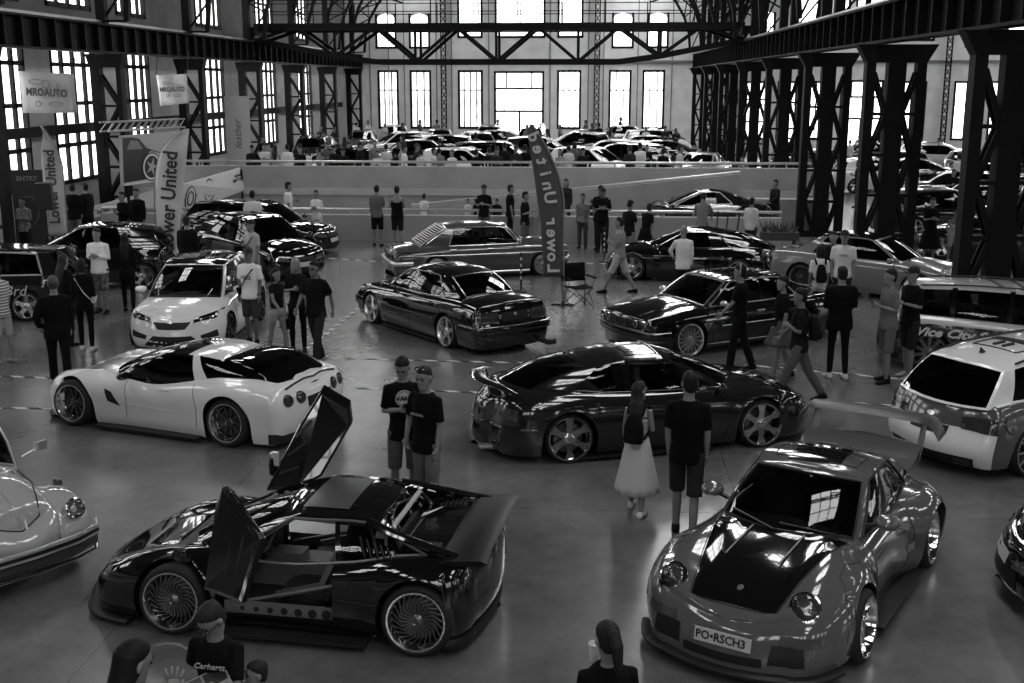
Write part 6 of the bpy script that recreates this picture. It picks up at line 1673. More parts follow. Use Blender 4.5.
# near figures
person('person','teenage boy in glasses and black shirt with white script, looking down',hdp(217,597,1.62),172,1.62,('tee',.012),('shorts',.05),.03,('short',.03),('reach','behind'),lean=6,hp=-30,hy=-24,det=1,extras={'glasses':1,'print':('Carhartt',.065,.6,.41,'t'),'shear':.35},build=.95)
person('person','dark-haired woman at bottom left raising one open hand beside the boy in glasses',hdp(128,645,1.80),-40,1.80,('tee',.02),('long',.03),.03,('long',.012),('down','wave'),fem=1,det=1,hp=-15)
person('person','small child whose dark hair just shows in front of the boy in glasses',hdp(258,662,1.22),120,1.22,('tee',.03),('shorts',.03),.03,('short',.025),det=1,fem=1)
person('person','woman with dark ponytail holding a white cup at the bottom edge',hdp(609,626,1.62),12,1.62,('coat',.01),('long',.02),.02,('pony',.02),('phone','down'),fem=1,det=1,hp=-20,hy=8)
person('person','bearded man in black shirt with round white print, looking at his phone',hdp(402,357,1.80),195,1.80,('tee',.01),('shorts',.10),.02,('short',.012),('phone','phone'),hp=-28,hy=-20,det=1,extras={'print':('VANS',.07,.6,.39,'disc'),'phone':1})
person('person','young man in black shirt with sunglasses pushed up on his head',hdp(425,367,1.80),148,1.80,('tee',.01),('long',.16),.05,('short',.03),('down','pocket'),hy=10,hp=-8,det=1,extras={'print':('ORIGINAL',.04,.3,.33,'t'),'shadeshead':1})
person('person','long-haired woman in pale pleated skirt with small black rucksack',ft(636,512),-18,1.54,('tank',.38),('skirt',.55,cl(.55),.30),.7,('long',.03),('down','phone'),((16,10),(-10,6)),fem=1,det=1,extras={'backpack':.012,'bsize':.9},hy=-30)
person('person','man in black shirt and dark shorts walking away beside the woman in pale skirt',ft(684,537),-12,1.84,('tee',.008),('shorts',.05),.03,('short',.015),('down','down'),((14,8),(-12,6)),det=1,hy=25,build=1.04)
# middle floor
person('person','tall man in grey shirt and pale shorts striding left past the camp chair',ft(619,293),75,1.82,('tee',.25),('shorts',.42),.02,('short',.02),('phone','down'),((24,4),(-20,8)),extras={'phone':0})
person('person','balding man in white long-sleeved shirt looking over the glossy black fastback',hdp(684,226,1.78),5,1.78,('long',.75),('long',.03),.02,('bald',.1),('lean','down'))
person('person','woman in dark dress bending over the bonnet of the black fastback',hdp(646,203,1.66),-30,1.66,('tee',.015),('skirt',.015,cl(.015),.5),.03,('short',.02),('reach','down'),lean=18,fem=1)
person('person','man in black printed shirt standing with his back to the parapet',ft(602,252),178,1.84,('tee',.012),('long',.03),.03,('cap',.02),('phone','phone'),extras={'print':('RACE',.08,.4,.32,'t')},sk=SKD)
person('person','man in black shirt and cap right behind the man with back to parapet',hdp(601,186,1.86,0),170,1.86,('tee',.015),('long',.04),.03,('cap',.015),('down','down'),sk=SKD)
person('person','man in dark tank top checking his phone left of the black fastback',hdp(630,199,1.80),-40,1.76,('tee',.02),('shorts',.2),.03,('short',.012),('phone','phone'),hp=-25)
person('person','man in grey shirt leaning on the parapet beyond the black fastback',hdp(703,193,1.78),-20,1.78,('tee',.2),('long',.04),.03,('short',.02),('lean','lean'),hp=-20,lean=6)
person('person','dark-haired person in white top behind the row of scooters',hdp(752,198,1.68,0),-30,1.68,('long',.6),('long',.05),.03,('short',.015))
person('person','man in white printed shirt and cap with cross-body bag beside the white hatchback',ft(253,343),170,1.80,('tee',.85),('shorts',.06),.02,('cap',.05),('down','down'),((4,2),(-3,4)),extras={'strap':.012,'print':('FREE',.1,.1,.30,'t')},sk=SKD,build=1.08)
person('person','young man in pale grey shirt behind the man in white printed shirt',hdp(251,220,1.78),150,1.78,('tee',.42),('shorts',.3),.1,('cap',.03),('down','phone'),extras={'strap':.03})
person('person','man in dark shirt and sunglasses strolling towards the viewer on the left',ft(318,363),160,1.82,('tee',.015),('long',.05),.02,('short',.01),('back','fwd'),((18,6),(-14,10)),extras={'shades':1},sk=SKD,build=1.1)
person('person','blonde woman in black top and leggings behind the strolling man',ft(299,352),-170,1.72,('tee',.02),('tight',.012),.03,('blond',.45),('down','phone'),fem=1)
person('person','girl in dark cropped top and denim shorts carrying a black bag',ft(279,358),-120,1.62,('crop',.02),('mini',.3),.3,('bob',.02),('down','fwd'),((12,6),(-10,4)),fem=1,extras={'handbag':.012,'bagside':-1})
person('person','man in white sweater and patterned shorts standing on the left',ft(103,313),178,1.80,('long',.85),('shorts',.12,mat(.14,.8,noise_amt=.8,noise_scale=14,name='camouflage')),.03,('short',.02),('phone','phone'),build=1.1)
person('person','long-haired woman in black hooded top and trousers left of the white hatchback',ft(130,312),10,1.68,('coat',.012),('tight',.012),.02,('long',.015),('phone','down'),((8,4),(-6,6)),fem=1)
person('person','man in black jacket and baseball cap with white waistband walking at far left',ft(62,386),25,1.80,('coat',.01),('long',.012),.5,('cap',.12),('pocket','down'),((14,6),(-14,6)),build=1.1)
person('person','woman in black jacket with small white bag standing behind the capped man',ft(88,350),8,1.68,('coat',.01),('tight',.012),.7,('bob',.02),('down','down'),fem=1,extras={'strap':.55})
person('person','long brown-haired woman in dark clothes before the dark car',ft(70,345),-20,1.70,('coat',.02),('long',.02),.02,('long',.04),('down','down'),fem=1)
stripe=bpy.data.materials.new('striped_fabric');stripe.use_nodes=True;nt=stripe.node_tree;b=nt.nodes['Principled BSDF'];t_=nt.nodes.new('ShaderNodeTexCoord');w_=nt.nodes.new('ShaderNodeTexWave');w_.bands_direction='Z';w_.inputs['Scale'].default_value=6;nt.links.new(t_.outputs['Object'],w_.inputs[0]);r_=nt.nodes.new('ShaderNodeMapRange');r_.inputs[1].default_value=.4;r_.inputs[2].default_value=.6;r_.inputs[3].default_value=.12;r_.inputs[4].default_value=.6;nt.links.new(w_.outputs['Fac'],r_.inputs[0]);nt.links.new(r_.outputs[0],b.inputs['Base Color']);b.inputs['Roughness'].default_value=.85
person('person','person in striped shirt and pale trousers at the left edge',ft(6,363),70,1.74,('tee',.4,stripe),('shorts',.35),.3,('short',.02),('fwd','down'))
person('person','man in patterned open shirt standing on the stage carpet',ft(28,262),175,1.76,('long',.2,mat(.16,.8,noise_amt=.9,noise_scale=18,name='patterned_fabric')),('long',.03),.03,('short',.02),('phone','phone'))
person('person','man in black jacket and pale trousers with back to viewer by the small feather flag',ft(77,247),10,1.86,('coat',.012),('long',.16),.3,('short',.02),('pocket','down'))
person('person','man in dark clothes talking beside the man in pale trousers',ft(90,245),60,1.84,('coat',.02),('long',.015),.02,('short',.015),('phone','down'))
person('person','dark-clad man with open jacket left of the tall pale feather flag',hdp(136,189,1.84),175,1.84,('coat',.015),('long',.02),.02,('short',.015),('down','down'))
person('person','bearded man in black left of the tall pale feather flag, nearer the banner',hdp(122,192,1.80),150,1.80,('coat',.012),('long',.02),.02,('short',.015),('phone','phone'))
person('person','man in black seen from behind right of the tall pale feather flag',hdp(186,217,1.80),-10,1.80,('coat',.012),('long',.02),.02,('cap',.02),('down','down'),build=1.1)
person('person','man in white shirt behind the black cars near the sponsor banner',hdp(252,191,1.80),5,1.80,('tee',.7),('long',.03),.03,('short',.015),('phone','phone'),build=1.1)
person('person','man in white shirt and black shorts standing sideways by the parapet',ft(296,240),-75,1.84,('tee',.7),('shorts',.015),.03,('short',.015),('phone','down'))
person('person','woman in white jacket holding a grey folder before the parapet',ft(318,246),175,1.66,('long',.75),('shorts',.5),.7,('short',.03),('phone','phone'),fem=1)
person('person','man in grey shirt and black shorts with back to viewer at the parapet',ft(378,246),3,1.80,('tee',.13),('shorts',.015),.03,('short',.015),('down','phone'))
person('person','broad man in black tank top with back to viewer at the parapet',ft(398,247),-5,1.80,('tank',.012),('shorts',.03),.03,('short',.02),('phone','phone'),build=1.12)
# beyond the parapet
person('person','child in white beyond the parapet next to the man in tank top',hdp(424,194,1.35),-30,1.35,('tee',.7),('long',.5),.3,('short',.03))
person('person','man in dark shirt and cap standing at the foot of the ramp',hdp(484,185,1.80),170,1.80,('tee',.012),('shorts',.1),.03,('cap',.03),('phone','phone'))
person('person','man in black shirt standing sideways below the rear wall',hdp(511,184,1.80),-80,1.80,('tee',.012),('long',.015),.03,('short',.02))
person('person','man in black shirt just behind the parapet left of the dark flag',hdp(525,192,1.78),-100,1.78,('tee',.015),('long',.12),.03,('short',.012),('down','phone'))
person('person','pale-shirted person leaning on the rail left of the dark flag',hdp(535,187,1.76),-60,1.76,('long',.3),('long',.25),.4,('short',.03),('reach','down'),lean=10)
person('person','woman in dark jacket and white shoes right of the dark flag',hdp(566,179,1.74),175,1.74,('coat',.05),('tight',.012),.7,('bob',.02),fem=1)
person('person','person in patterned shirt right of the woman in white shoes',hdp(583,194,1.60),175,1.60,('tee',.15,mat(.16,.8,noise_amt=.9,noise_scale=18)),('long',.06),.03,('short',.015))
person('person','person in grey hooded top walking up the ramp',Vector((wy(688,174,39.2).x,39.2,0)),-60,1.72,('coat',.2),('long',.06),.03,('short',.02))
# right side
person('person','man in black shirt and headphones looking left before the black coupe',ft(737,371),78,1.82,('tee',.01),('long',.015),.02,('short',.012),('fwd','down'),((10,4),(-12,8)),extras={'headset':1})
person('person','woman in black top and brown skirt beside the man with headphones',ft(779,380),100,1.74,('tee',.012),('skirt',.09,cl(.07),.62),.03,('short',.02),('down','down'),((12,4),(-12,8)),fem=1)
person('person','bearded man with dark rucksack and white belt striding left by the big rear wing',ft(796,402),85,1.82,('tee',.02),('long',.10),.03,('short',.012),('cross','fwd'),((24,6),(-22,10)),extras={'backpack':.02},sk=SKD)
person('person','man in black coat and white shoes with back to viewer right of centre',ft(836,378),10,1.86,('coat',.01),('tight',.015),.7,('short',.015),('phone','phone'),build=1.15)
person('person','man in grey shirt and shorts looking at his phone by the mural estate',ft(884,382),105,1.86,('tee',.15),('shorts',.13),.02,('short',.015),('phone','phone'),extras={'phone':0})
person('person','man in black shirt and cap behind the man in grey shorts',ft(906,378),115,1.86,('tee',.012),('shorts',.04),.3,('cap',.02),('phone','down'))
person('person','man in white shirt and cap facing the viewer by the silver coupe',hdp(845,231,1.84),170,1.84,('tee',.68),('long',.05),.03,('cap',.03),('down','down'),extras={'print':('FORD',.06,.05,.36,'t')},build=1.1)
person('person','woman in white shirt with tiny black rucksack by the silver coupe',hdp(821,245,1.70),0,1.70,('tee',.7),('shorts',.12),.03,('bob',.02),fem=1,extras={'backpack':.015,'bsize':.7})
person('person','dark-clad man partly hidden between the woman and man in white shirts',hdp(834,232,1.76),160,1.76,('coat',.02),('long',.03),.03,('short',.015))
person('person','woman in long black apron beyond the colonnade',ft(928,262),178,1.74,('tee',.012),('skirt',.012,cl(.012),.4),.02,('short',.03),('phone','phone'),fem=1)
person('person','person in white vest stooping beyond the colonnade',ft(951,262),170,1.5,('tank',.6),('shorts',.4),.5,('short',.04),('lean','lean'),((10,10),(6,8)),lean=25)
person('person','person in dark top sitting on the parapet end near the columns',hdp(776,180,1.75),120,1.75,('coat',.03),('long',.12),.03,('short',.015),('lean','down'))
# ================================================================ crowd (copies of a few figures)
protos=[]
pr_spec=[(('tee',.012),('long',.03),('short',.015),('down','phone'),0),(('tee',.55),('shorts',.06),('short',.02),('phone','phone'),0),(('coat',.02),('long',.04),('cap',.02),('pocket','down'),0),
 (('tee',.18),('shorts',.2),('short',.015),('hip','down'),0),(('tank',.35),('tight',.02),('long',.03),('down','phone'),1),(('coat',.10),('long',.02),('bob',.03),('cross','cross'),1),
 (('long',.68),('long',.06),('short',.015),('down','down'),0),(('tee',.05),('long',.12),('cap',.05),('phone','down'),0)]
CW='one of the visitors crowding between the cars on the raised rear floor'
CR='one of the visitors among the cars beyond the right colonnade'
# ================================================================ background cars
LBG='parked show car packed in the rows on the raised rear floor'
bg=[('hatch',.75),('hatch',.006),('sedan',.006),('sedan',.1),('wagon',.006),('wagon',.45),('coupe',.006),('coupe',.25),('hatch',.03)]
fb={}
PLACED=[];rnd0=random.Random(5)
def ext_(deg):
    a=math.radians(deg);return 2.32*abs(math.cos(a))+.95*abs(math.sin(a)),2.32*abs(math.sin(a))+.95*abs(math.cos(a))
def free(x,y,hx,hy): return all(abs(x-a)>hx+c+.05 or abs(y-b_)>hy+d+.05 for a,b_,c,d in PLACED)
def bgcar(k,x,y,z,deg,label=None,group=None):
    kind,g=bg[k];hx,hy=ext_(deg)
    for t in range(60):
        st=.5*((t+1)//2)*(1 if t%2 else -1)
        yy=y+st
        for dx in(0,.6,-.6,1.2,-1.2):
            if (z==0 or -14<x+dx<6) and 44.3<yy+hy*0<77 or (z==0 and 30<yy<77):
                if z==0 and (x+dx-hx<8.6): continue
                if z>0 and (x+dx+hx>6.6 or x+dx-hx<-14.8 or yy-hy<43.6): continue
                if free(x+dx,yy,hx,hy): break
        else: continue
        x+=dx;y=yy;break
    else: return None
    PLACED.append((x,y,hx,hy))
    if k not in fb:
        sp=spec(kind,paint(g));sp['lod']=1;nm={'hatch':'hatchback','sedan':'saloon','wagon':'estate_car','coupe':'coupe'}[kind]
        c=Car(nm,label or LBG,sp,(x,y,z),math.radians(deg),'car',group);trimmings(c,kind,False);fb[k]=(c.root,snap(c.root));o=c.root
    else:
        o=copy_tree(fb[k][0],None,fb[k][1]);o.location=(x,y,z);o.rotation_euler=(0,0,math.radians(deg));o['label']=label or LBG
        if group:o['group']=group
        elif 'group' in o:del o['group']
    return o
def bp(px,Y): return wy(px,150,Y).x
bgcar(0,bp(463,46),46.5,.75,-12,'white rounded hatchback right behind the rear wall near its middle')
bgcar(0,bp(592,46.5),47.5,.75,-35,'white hatchback right of the dark feather flag on the rear floor')
bgcar(4,bp(622,46),46,.75,176,'black estate side-on behind the rear wall right of the white hatchback')
bgcar(5,bp(610,53),54,.75,170,'white estate behind the side-on black estate')
bgcar(7,bp(716,47),50,.75,-110,'pale coupe at the right end of the rear floor')
bgcar(1,bp(361,46),46.5,.75,185,'black hatchback behind the rear wall left of middle')
bgcar(6,bp(325,50),52,.75,175,group='rows of cars on the rear floor')
G_='rows of cars on the rear floor'
for k,px,Y,d in ((2,400,52,190),(1,430,55,170),(0,395,60,200),(5,468,62,-80),(4,500,52,-10),(3,495,60,-20),(8,540,56,10),(2,640,60,180),(0,655,66,0),(7,570,66,-60),(1,575,58,180),(3,620,68,190),(6,660,52,175),(5,695,58,185),(4,530,68,90),(2,440,68,95),(3,350,62,100),(8,310,60,90),(1,480,71,-90),(0,515,74,80),(2,600,73,90),(6,690,68,80),(5,415,72,-80),(8,380,70,90)):
    bgcar(k,bp(px,Y),Y,.75,d+rnd0.uniform(-8,8),group=G_)
GR='cars of the right aisle';LR='parked show car in the dim rows beyond the right colonnade'
for k,px,Y,d in ((4,745,52,175),(8,768,60,20),(2,800,52,10),(3,832,62,-20),(1,850,44,0),(6,905,56,175),(4,912,38,5),(2,960,47,170),(1,985,60,10),(5,940,66,-15),(7,925,72,170),(3,870,70,10),(2,1005,40,0),(6,1000,33,160),(8,1010,70,5),(1,890,64,170),(0,850,58,10),(4,790,70,90),(6,955,56,10)):
    bgcar(k,bp(px,Y),Y,0,d+rnd0.uniform(-6,6),LR,GR)
rnd=random.Random(11)
spots=[]
def pf(px,Y): p=wy(px,150,Y);return (max(-14.6,p.x),Y)
for px in (252,260,268,275,283,292,300,306,315,322,334,341,350,357,366,377,386,398,404,413,421): spots.append((pf(px,41.2+rnd.random()*2.6),.75))
for px in (429,437,452,476,488,497,503,516,525,533,560,568,574,583,630,640,648,663,672,680): spots.append((pf(px,41.2+rnd.random()*2.5),.75))
for px in (316,330,343,352,361,368,395,409,432,452,476,492,508,516,524,546,560,585,592,600,612,622,628,650,668,684): spots.append((pf(px,55+rnd.random()*16),.75))
for px in (262,310,345,372,403,440,470): spots.append((pf(px,48+rnd.random()*4),.75))
nleft=len(spots)
for px,Y in ((757,46),(765,52),(795,60),(802,44),(862,70),(868,60),(925,72),(931,72),(938,71),(948,66),(960,50),(972,45),(1000,38),(1012,52),(915,44),(860,46)): spots.append((pf(px,Y),0))
first={}
for i,((x,y),z) in enumerate(spots):
    for t in range(40):
        if free(x,y,.35,.35):break
        y+=.3
        if y>76:break
    if not free(x,y,.35,.35):continue
    PLACED.append((x,y,.25,.25))
    k=rnd.randrange(len(pr_spec));face=rnd.choice([0,20,-30,90,-90,170,190,150]);h=rnd.uniform(1.62,1.86)
    lab,grp=(CW,'visitors on the raised rear floor') if i<nleft else (CR,'visitors beyond the right colonnade')
    if k not in first:
        t,l,ha,a,f_=pr_spec[k];first[k]=person('person',lab,(x,y,z),face,1.76,t,l,.03,ha,a,fem=f_,group=grp);first[k]['_s']=1;del first[k]['_s'];tr=snap(first[k]);protos.append(tr);first[k]=(first[k],tr)
    else:
        o=copy_tree(first[k][0],None,first[k][1]);o.location=(x,y,z);o.rotation_euler=(0,0,math.radians(face));s_=h/1.78;o.scale=(s_,s_,s_);tag(o,lab,'person',grp)
# visitors sitting low beyond the parapet
for px,hh in ((468,1.0),(476,1.1),(490,1.05),(497,1.0),(592,1.1)):
    k=rnd.randrange(len(pr_spec));
    if k in first:
        o=copy_tree(first[k][0],None,first[k][1]);p=wy(px,209,37.2);o.location=(p.x,37.2,0);s_=.62;o.scale=(s_,s_,s_);o.rotation_euler=(0,0,rnd.random()*6);tag(o,'one of the children gathered below the ramp behind the low parapet','person','children behind the parapet')
# ================================================================ flags, banners and stage
def feather(name,label,base,H,W_,g,txt,tg,face,mir=False,lean=0,tsize=.62,slim=False):
    root=thing(name,label,'flag',base,math.radians(face))
    B=MB();n=24;vs=[];L=[];R_=[]
    def prof(t):   # left (free) edge and right (pole) edge of the sail
        z=.5+t*(H-.5);xr=.02-(.0 if t<.62 else W_*.85*((t-.62)/.38)**1.7);xl=-W_+ (W_*.10*t) ;xl=xl if t<.78 else lerp(xl,xr-.02,((t-.78)/.22)**1.6)
        return z,xl,xr
    cols=8
    P=[]
    for i in range(n+1):
        z,xl,xr=prof(i/n);P.append([(lerp(xl,xr,j/cols),.05*math.sin(j/cols*PI*1.4+i*.25),z) for j in range(cols+1)])
    B.grid(P,mat(g,.7,name='flag_fabric'));sail=B.build('sail',root,True,fixn=False)
    so=sail.modifiers.new('s','SOLIDIFY');so.thickness=.006
    B=MB();B.tube([(.04,0,0),(.04,0,.5)]+[(prof(i/n)[2]+.02,0,prof(i/n)[0]) for i in range(n+1)],.016,mat(.2,.4),6);B.build('pole',root,True)
    B=MB();B.box((0,0,.015),(.7,.07,.03),BLK);B.box((0,0,.015),(.07,.7,.03),BLK);B.lathe([(.03,.03),(.03,.25),(0,.25)],BLK,10,c=(.04,0,0));B.build('cross_base',root)
    if txt:
        M=frame((-W_*.5,-.075,.5+(H-.5)*.45),(0,0,1),(0,-1,0));text_obj(txt,tsize,mat(tg,.7),'lettering',root,M,bold=.012,mirror=False,xs=(H-.5)*.80/(len(txt)*tsize*.56))
        if mir: # printed through: the writing shows mirrored from this side
            pass
    return root
def paleflag():
    Y=27.;o0=wy(163,270,Y);root=thing('feather_flag','tall pale feather flag with dark lettering, standing behind the white hatchback','flag',(o0.x,Y,0))
    L=[(0,.0),(.15,-.07),(.35,-.09),(.55,-.06),(.75,.06),(.87,.24),(.95,.50),(1,.78)];R_=[(0,.34),(.3,.50),(.6,.64),(1,.86)];n=26;cols=8
    z0=.5;H=wy(195,129,Y).z-z0
    def ed(t):return z0+H*t,interp(L,t),interp(R_,t)
    P=[]
    for i in range(n+1):
        z,xl,xr=ed(i/n);P.append([(lerp(xl,xr,j/cols),.05*math.sin(j/cols*PI*1.3+i*.22),z) for j in range(cols+1)])
    B=MB();B.grid(P,mat(.62,.7,name='flag_fabric'));s_=B.build('sail',root,True,fixn=False);s_.modifiers.new('s','SOLIDIFY').thickness=.006
    B=MB();B.tube([(.0,0,0),(.0,0,.5)]+[(ed(i/n)[1]-.02,0,ed(i/n)[0]) for i in range(n+1)],.015,mat(.2,.4),6);B.build('pole',root,True)
    B=MB();B.box((0,0,.015),(.6,.07,.03),BLK);B.box((0,0,.015),(.07,.6,.03),BLK);B.build('cross_base',root)
    txt='Lower United'
    text_obj(txt,.50,mat(.03,.7),'lettering',root,frame((.29,-.09,z0+H*.47),(.11,0,1),(0,-1,0)),bold=.012,xs=H*.84/(len(txt)*.50*.53))
paleflag()
b1=gp(557,305)
def darkflag():
    root=thing('feather_flag','tall dark grey feather flag with mirrored white lettering, beside the camp chair','flag',(b1.x+.12,b1.y,0),0)
    H=3.92;n=24;P=[];cols=8
    def prof(t):
        z=.62+t*(H-.62);xr=.0-(0 if t<.45 else .70*((t-.45)/.55)**1.9);xl=-.42-.10*min(1,t*2)-(0 if t<.35 else .30*((t-.35)/.65)**1.3);xl=xl if t<.96 else lerp(xl,xr-.02,((t-.96)/.04)**1.3)
        return z,xl,xr
    for i in range(n+1):
        z,xl,xr=prof(i/n);P.append([(lerp(xl,xr,j/cols),.04*math.sin(j/cols*PI*1.2+i*.2),z) for j in range(cols+1)])
    B=MB();B.grid(P,mat(.075,.7,name='dark_flag_fabric'));s_=B.build('sail',root,True,fixn=False);s_.modifiers.new('s','SOLIDIFY').thickness=.006
    B=MB();B.tube([(.03,0,0),(.03,0,.6)]+[(prof(i/n)[2]+.02,0,prof(i/n)[0]) for i in range(n+1)],.015,mat(.25,.4),6);B.build('pole',root,True)
    B=MB();B.box((0,0,.015),(.5,.07,.03),BLK);B.box((0,0,.015),(.07,.5,.03),BLK);B.build('cross_base',root)
    # lettering seen from the back of the cloth, letter by letter along the bent sail
    txt='Lower United';zs=[]
    for i,c in enumerate(txt):
        if c==' ':continue
        t=.06+.86*i/(len(txt)-1);z,xl,xr=prof(t);z2,xl2,xr2=prof(min(1,t+.04));d=Vector(((xl2+xr2)/2-(xl+xr)/2,0,z2-z))
        M=frame(((xl+xr)/2,-.065,z),d,(0,-1,0));M2=M@Matrix.Diagonal((1,-1,1,1))
        text_obj(c,.36,mat(.62,.7),'letter',root,M2,bold=.010,xs=1.05)
darkflag()
sf=wx(66,222,-14.9);feather('feather_flag','small slim white feather flag with dark script by the left windows',(sf.x,sf.y,0),3.6,.55,.62,'Lower United',.08,10,tsize=.4)
# hanging banners
def banner(cs,txt,label,y,ts):
    p=[wy(px,py,y) for px,py in cs];o0=p[3].copy();root=thing('hanging_banner',label,'banner',o0)
    B=MB();P=[[p[3].lerp(p[2],j/10).lerp(p[0].lerp(p[1],j/10),i/6)-o0+Vector((0,.04*math.sin(j*.9+i*.5),0)) for j in range(11)] for i in range(7)]
    B.grid(P,mat(.55,.8,name='banner_cloth'));s_=B.build('cloth',root,True,fixn=False);s_.modifiers.new('s','SOLIDIFY').thickness=.01
    c=(p[0]+p[1]+p[2]+p[3])/4-o0;xd=(p[1]-p[0]);text_obj(txt,ts,mat(.09,.8),'lettering',root,frame(c+Vector((0,-.09,.0)),xd,(0,-1,0)),bold=.01,xs=.8)
    B=MB();
    for px_,pz,w_,h_ in((-.36,.42,.5,.12),(.0,.32,.26,.18),(.42,.1,.12,.34),(.3,-.42,.5,.10),(-.34,-.42,.16,.14)):
        w0=xd.length/2
        B.tube([c+Vector((px_*w0+w_*w0*.5*math.cos(2*PI*q/14),-.085,pz*w0*.9+h_*w0*.7*math.sin(2*PI*q/14))) for q in range(15)],.018,mat(.33,.8),5,False)
    B.build('emblem_outline',root)
    B=MB()
    for q in(p[0],p[1]): B.tube([q-o0,q-o0+Vector((0,.3,5.95+.0-q.z))],.012,BLK,5)
    B.build('hanging_cord',root)
banner([(18,71),(74,74),(77,113),(23,113)],'MROAUTO','large white hanging banner with car-club emblem, left of the smaller one',32.5,.30)
banner([(156,75),(187,74),(189,103),(160,106)],'MROAUTO','smaller white hanging banner with car-club emblem',43.5,.24)
# scaffold truss and big printed panel with a car picture
def box_truss(a,b_,label):
    a=Vector(a);b_=Vector(b_);root=thing('stage_truss',label,'truss',a);d=b_-a;L=d.length;u=d/L;s_=.28
    r=u.cross(Vector((0,0,1)));B=MB();ch=[r*(s_/2)*i+Vector((0,0,s_/2*j)) for i in(-1,1) for j in(-1,1)]
    AL=mat(.45,.35,.7,name='stage_aluminium')
    for c in ch:B.tube([c,c+d],.03,AL,6)
    n=int(L/.4)
    for k in range(n):
        p=u*(k*L/n);q=u*((k+1)*L/n)
        for i,j in((0,1),(2,3),(0,2),(1,3)):B.tube([p+ch[i],q+ch[j]],.014,AL,5)
    B.build('lattice_tubes',root,True);return root
ta=wx(104,127,-14.0);tb=wx(180,124,-14.0)
ta=wy(104,127,35.);tb=wy(181,123,39.8)
box_truss(ta,tb,'aluminium box truss above the large printed car panel')
def panel():
    p=[wy(px,py,Y) for px,py,Y in((122,136,35.5),(181,131,39.4),(181,178,39.4),(124,186,35.5))];o0=p[3].copy();root=thing('printed_panel','large display panel showing a dark sports car, under the box truss','display panel',o0)
    B=MB();q=[a-o0 for a in p];n=(q[1]-q[0]).cross(q[3]-q[0]).normalized();n=n if n.y<0 else -n
    B.add(q+[a-n*.12 for a in q],[(0,1,2,3),(7,6,5,4),(0,4,5,1),(1,5,6,2),(2,6,7,3),(3,7,4,0)],mat(.42,.6));B.build('panel_board',root)
    def P(u,v,e=.01): return q[3].lerp(q[2],u).lerp(q[0].lerp(q[1],u),v)+n*e
    B=MB();car_=[(0,.06),(.86,.10),(.86,.30),(.80,.46),(.66,.58),(.48,.66),(.38,.72),(.26,.92),(.14,.96),(0,.96)]
    B.add([P(u,v) for u,v in car_],[tuple(range(len(car_)))],mat(.02,.4));B.build('printed_car_body',root,fixn=False)
    B=MB();w_=[(.06,.72),(.32,.70),(.24,.88),(.12,.90)];B.add([P(u,v,.014) for u,v in w_],[(0,1,2,3)],mat(.2,.4));
    B.add([P(u,v,.014) for u,v in((.40,.60),(.72,.44),(.78,.47),(.64,.57),(.45,.65))],[(0,1,2,3,4)],mat(.4,.4));B.build('printed_highlights',root,fixn=False)
    B=MB();n_=24
    for r,g,e in((.31,.01,.018),(.285,.7,.02),(.24,.02,.022)):
        B.add([P(.46+r*.52*math.cos(2*PI*k/n_),.32+r*.95*math.sin(2*PI*k/n_),e) for k in range(n_)],[tuple(range(n_))],mat(g,.5))
    for k in range(5):
        a=2*PI*k/5;B.add([P(.46+.03*math.cos(a+1.57),.32+.05*math.sin(a+1.57),.026),P(.46-.03*math.cos(a+1.57),.32-.05*math.sin(a+1.57),.026),P(.46+.23*.5*math.cos(a),.32+.22*.95*math.sin(a),.026)],[(0,1,2)],mat(.4,.4))
    B.build('printed_wheel',root,fixn=False)
    B=MB();B.add([P(0,.0,.012),P(1,0,.012),P(1,.07,.012),P(0,.05,.012)],[(0,1,2,3)],mat(.65,.6));B.build('white_band',root,fixn=False)
    B=MB()
    for u in(.1,.9):B.bar(P(u,0)-n*.1,P(u,0)*1-n*.1+Vector((0,0,-o0.z-P(u,0).z)),.08,.08,STEEL)
    B.build('support_post',root)
panel()
# sponsor wall: long sloping white barrier
def sponsor(cs,label,logos):
    p=[wy(px,py,Y) for px,py,Y in cs];o0=Vector((p[3].x,p[3].y,0));root=thing('sponsor_banner',label,'banner',o0);q=[a-o0 for a in p]
    n=(q[1]-q[0]).cross(q[3]-q[0]).normalized();n=n if n.y<0 else -n
    B=MB();B.add(q+[a-n*.05 for a in q],[(0,1,2,3),(7,6,5,4),(0,4,5,1),(1,5,6,2),(2,6,7,3),(3,7,4,0)],mat(.62,.7,name='vinyl_banner'));B.build('banner_sheet',root)
    def P(u,v,e=.012): return q[3].lerp(q[2],u).lerp(q[0].lerp(q[1],u),v)+n*e
    for u,v,s_,t in logos:
        if t=='o':
            B=MB();k=12
            for rr in(.9,.5):B.tube([P(u+s_*.10*rr*math.cos(2*PI*a/k),v+s_*.5*rr*math.sin(2*PI*a/k)) for a in range(k+1)],.03,mat(.05,.6),5,False)
            B.build('logo_emblem',root)
        else: text_obj(t,s_,mat(.06,.6),'logo_lettering',root,frame(P(u,v,.02),q[1]-q[0],n),bold=.006)
    B=MB()
    for u in(.02,.5,.98):
        a=P(u,0,-.07);B.bar((a.x,a.y,0),(a.x,a.y,P(u,1).z-.05),.05,.05,STEEL)
    B.build('support_frame',root)
sponsor([(184,184,37),(240,168,40),(245,190,40),(181,215,37)],'long white sponsor banner rising to the right beside the tall pale flag',[(.12,.45,.9,'o'),(.26,.5,.22,'race'),(.42,.52,.9,'o'),(.55,.5,.2,'tune'),(.70,.52,.2,'cars'),(.82,.48,.2,'audio'),(.93,.5,.24,'MOTO'),(.92,.72,.16,'detail')])
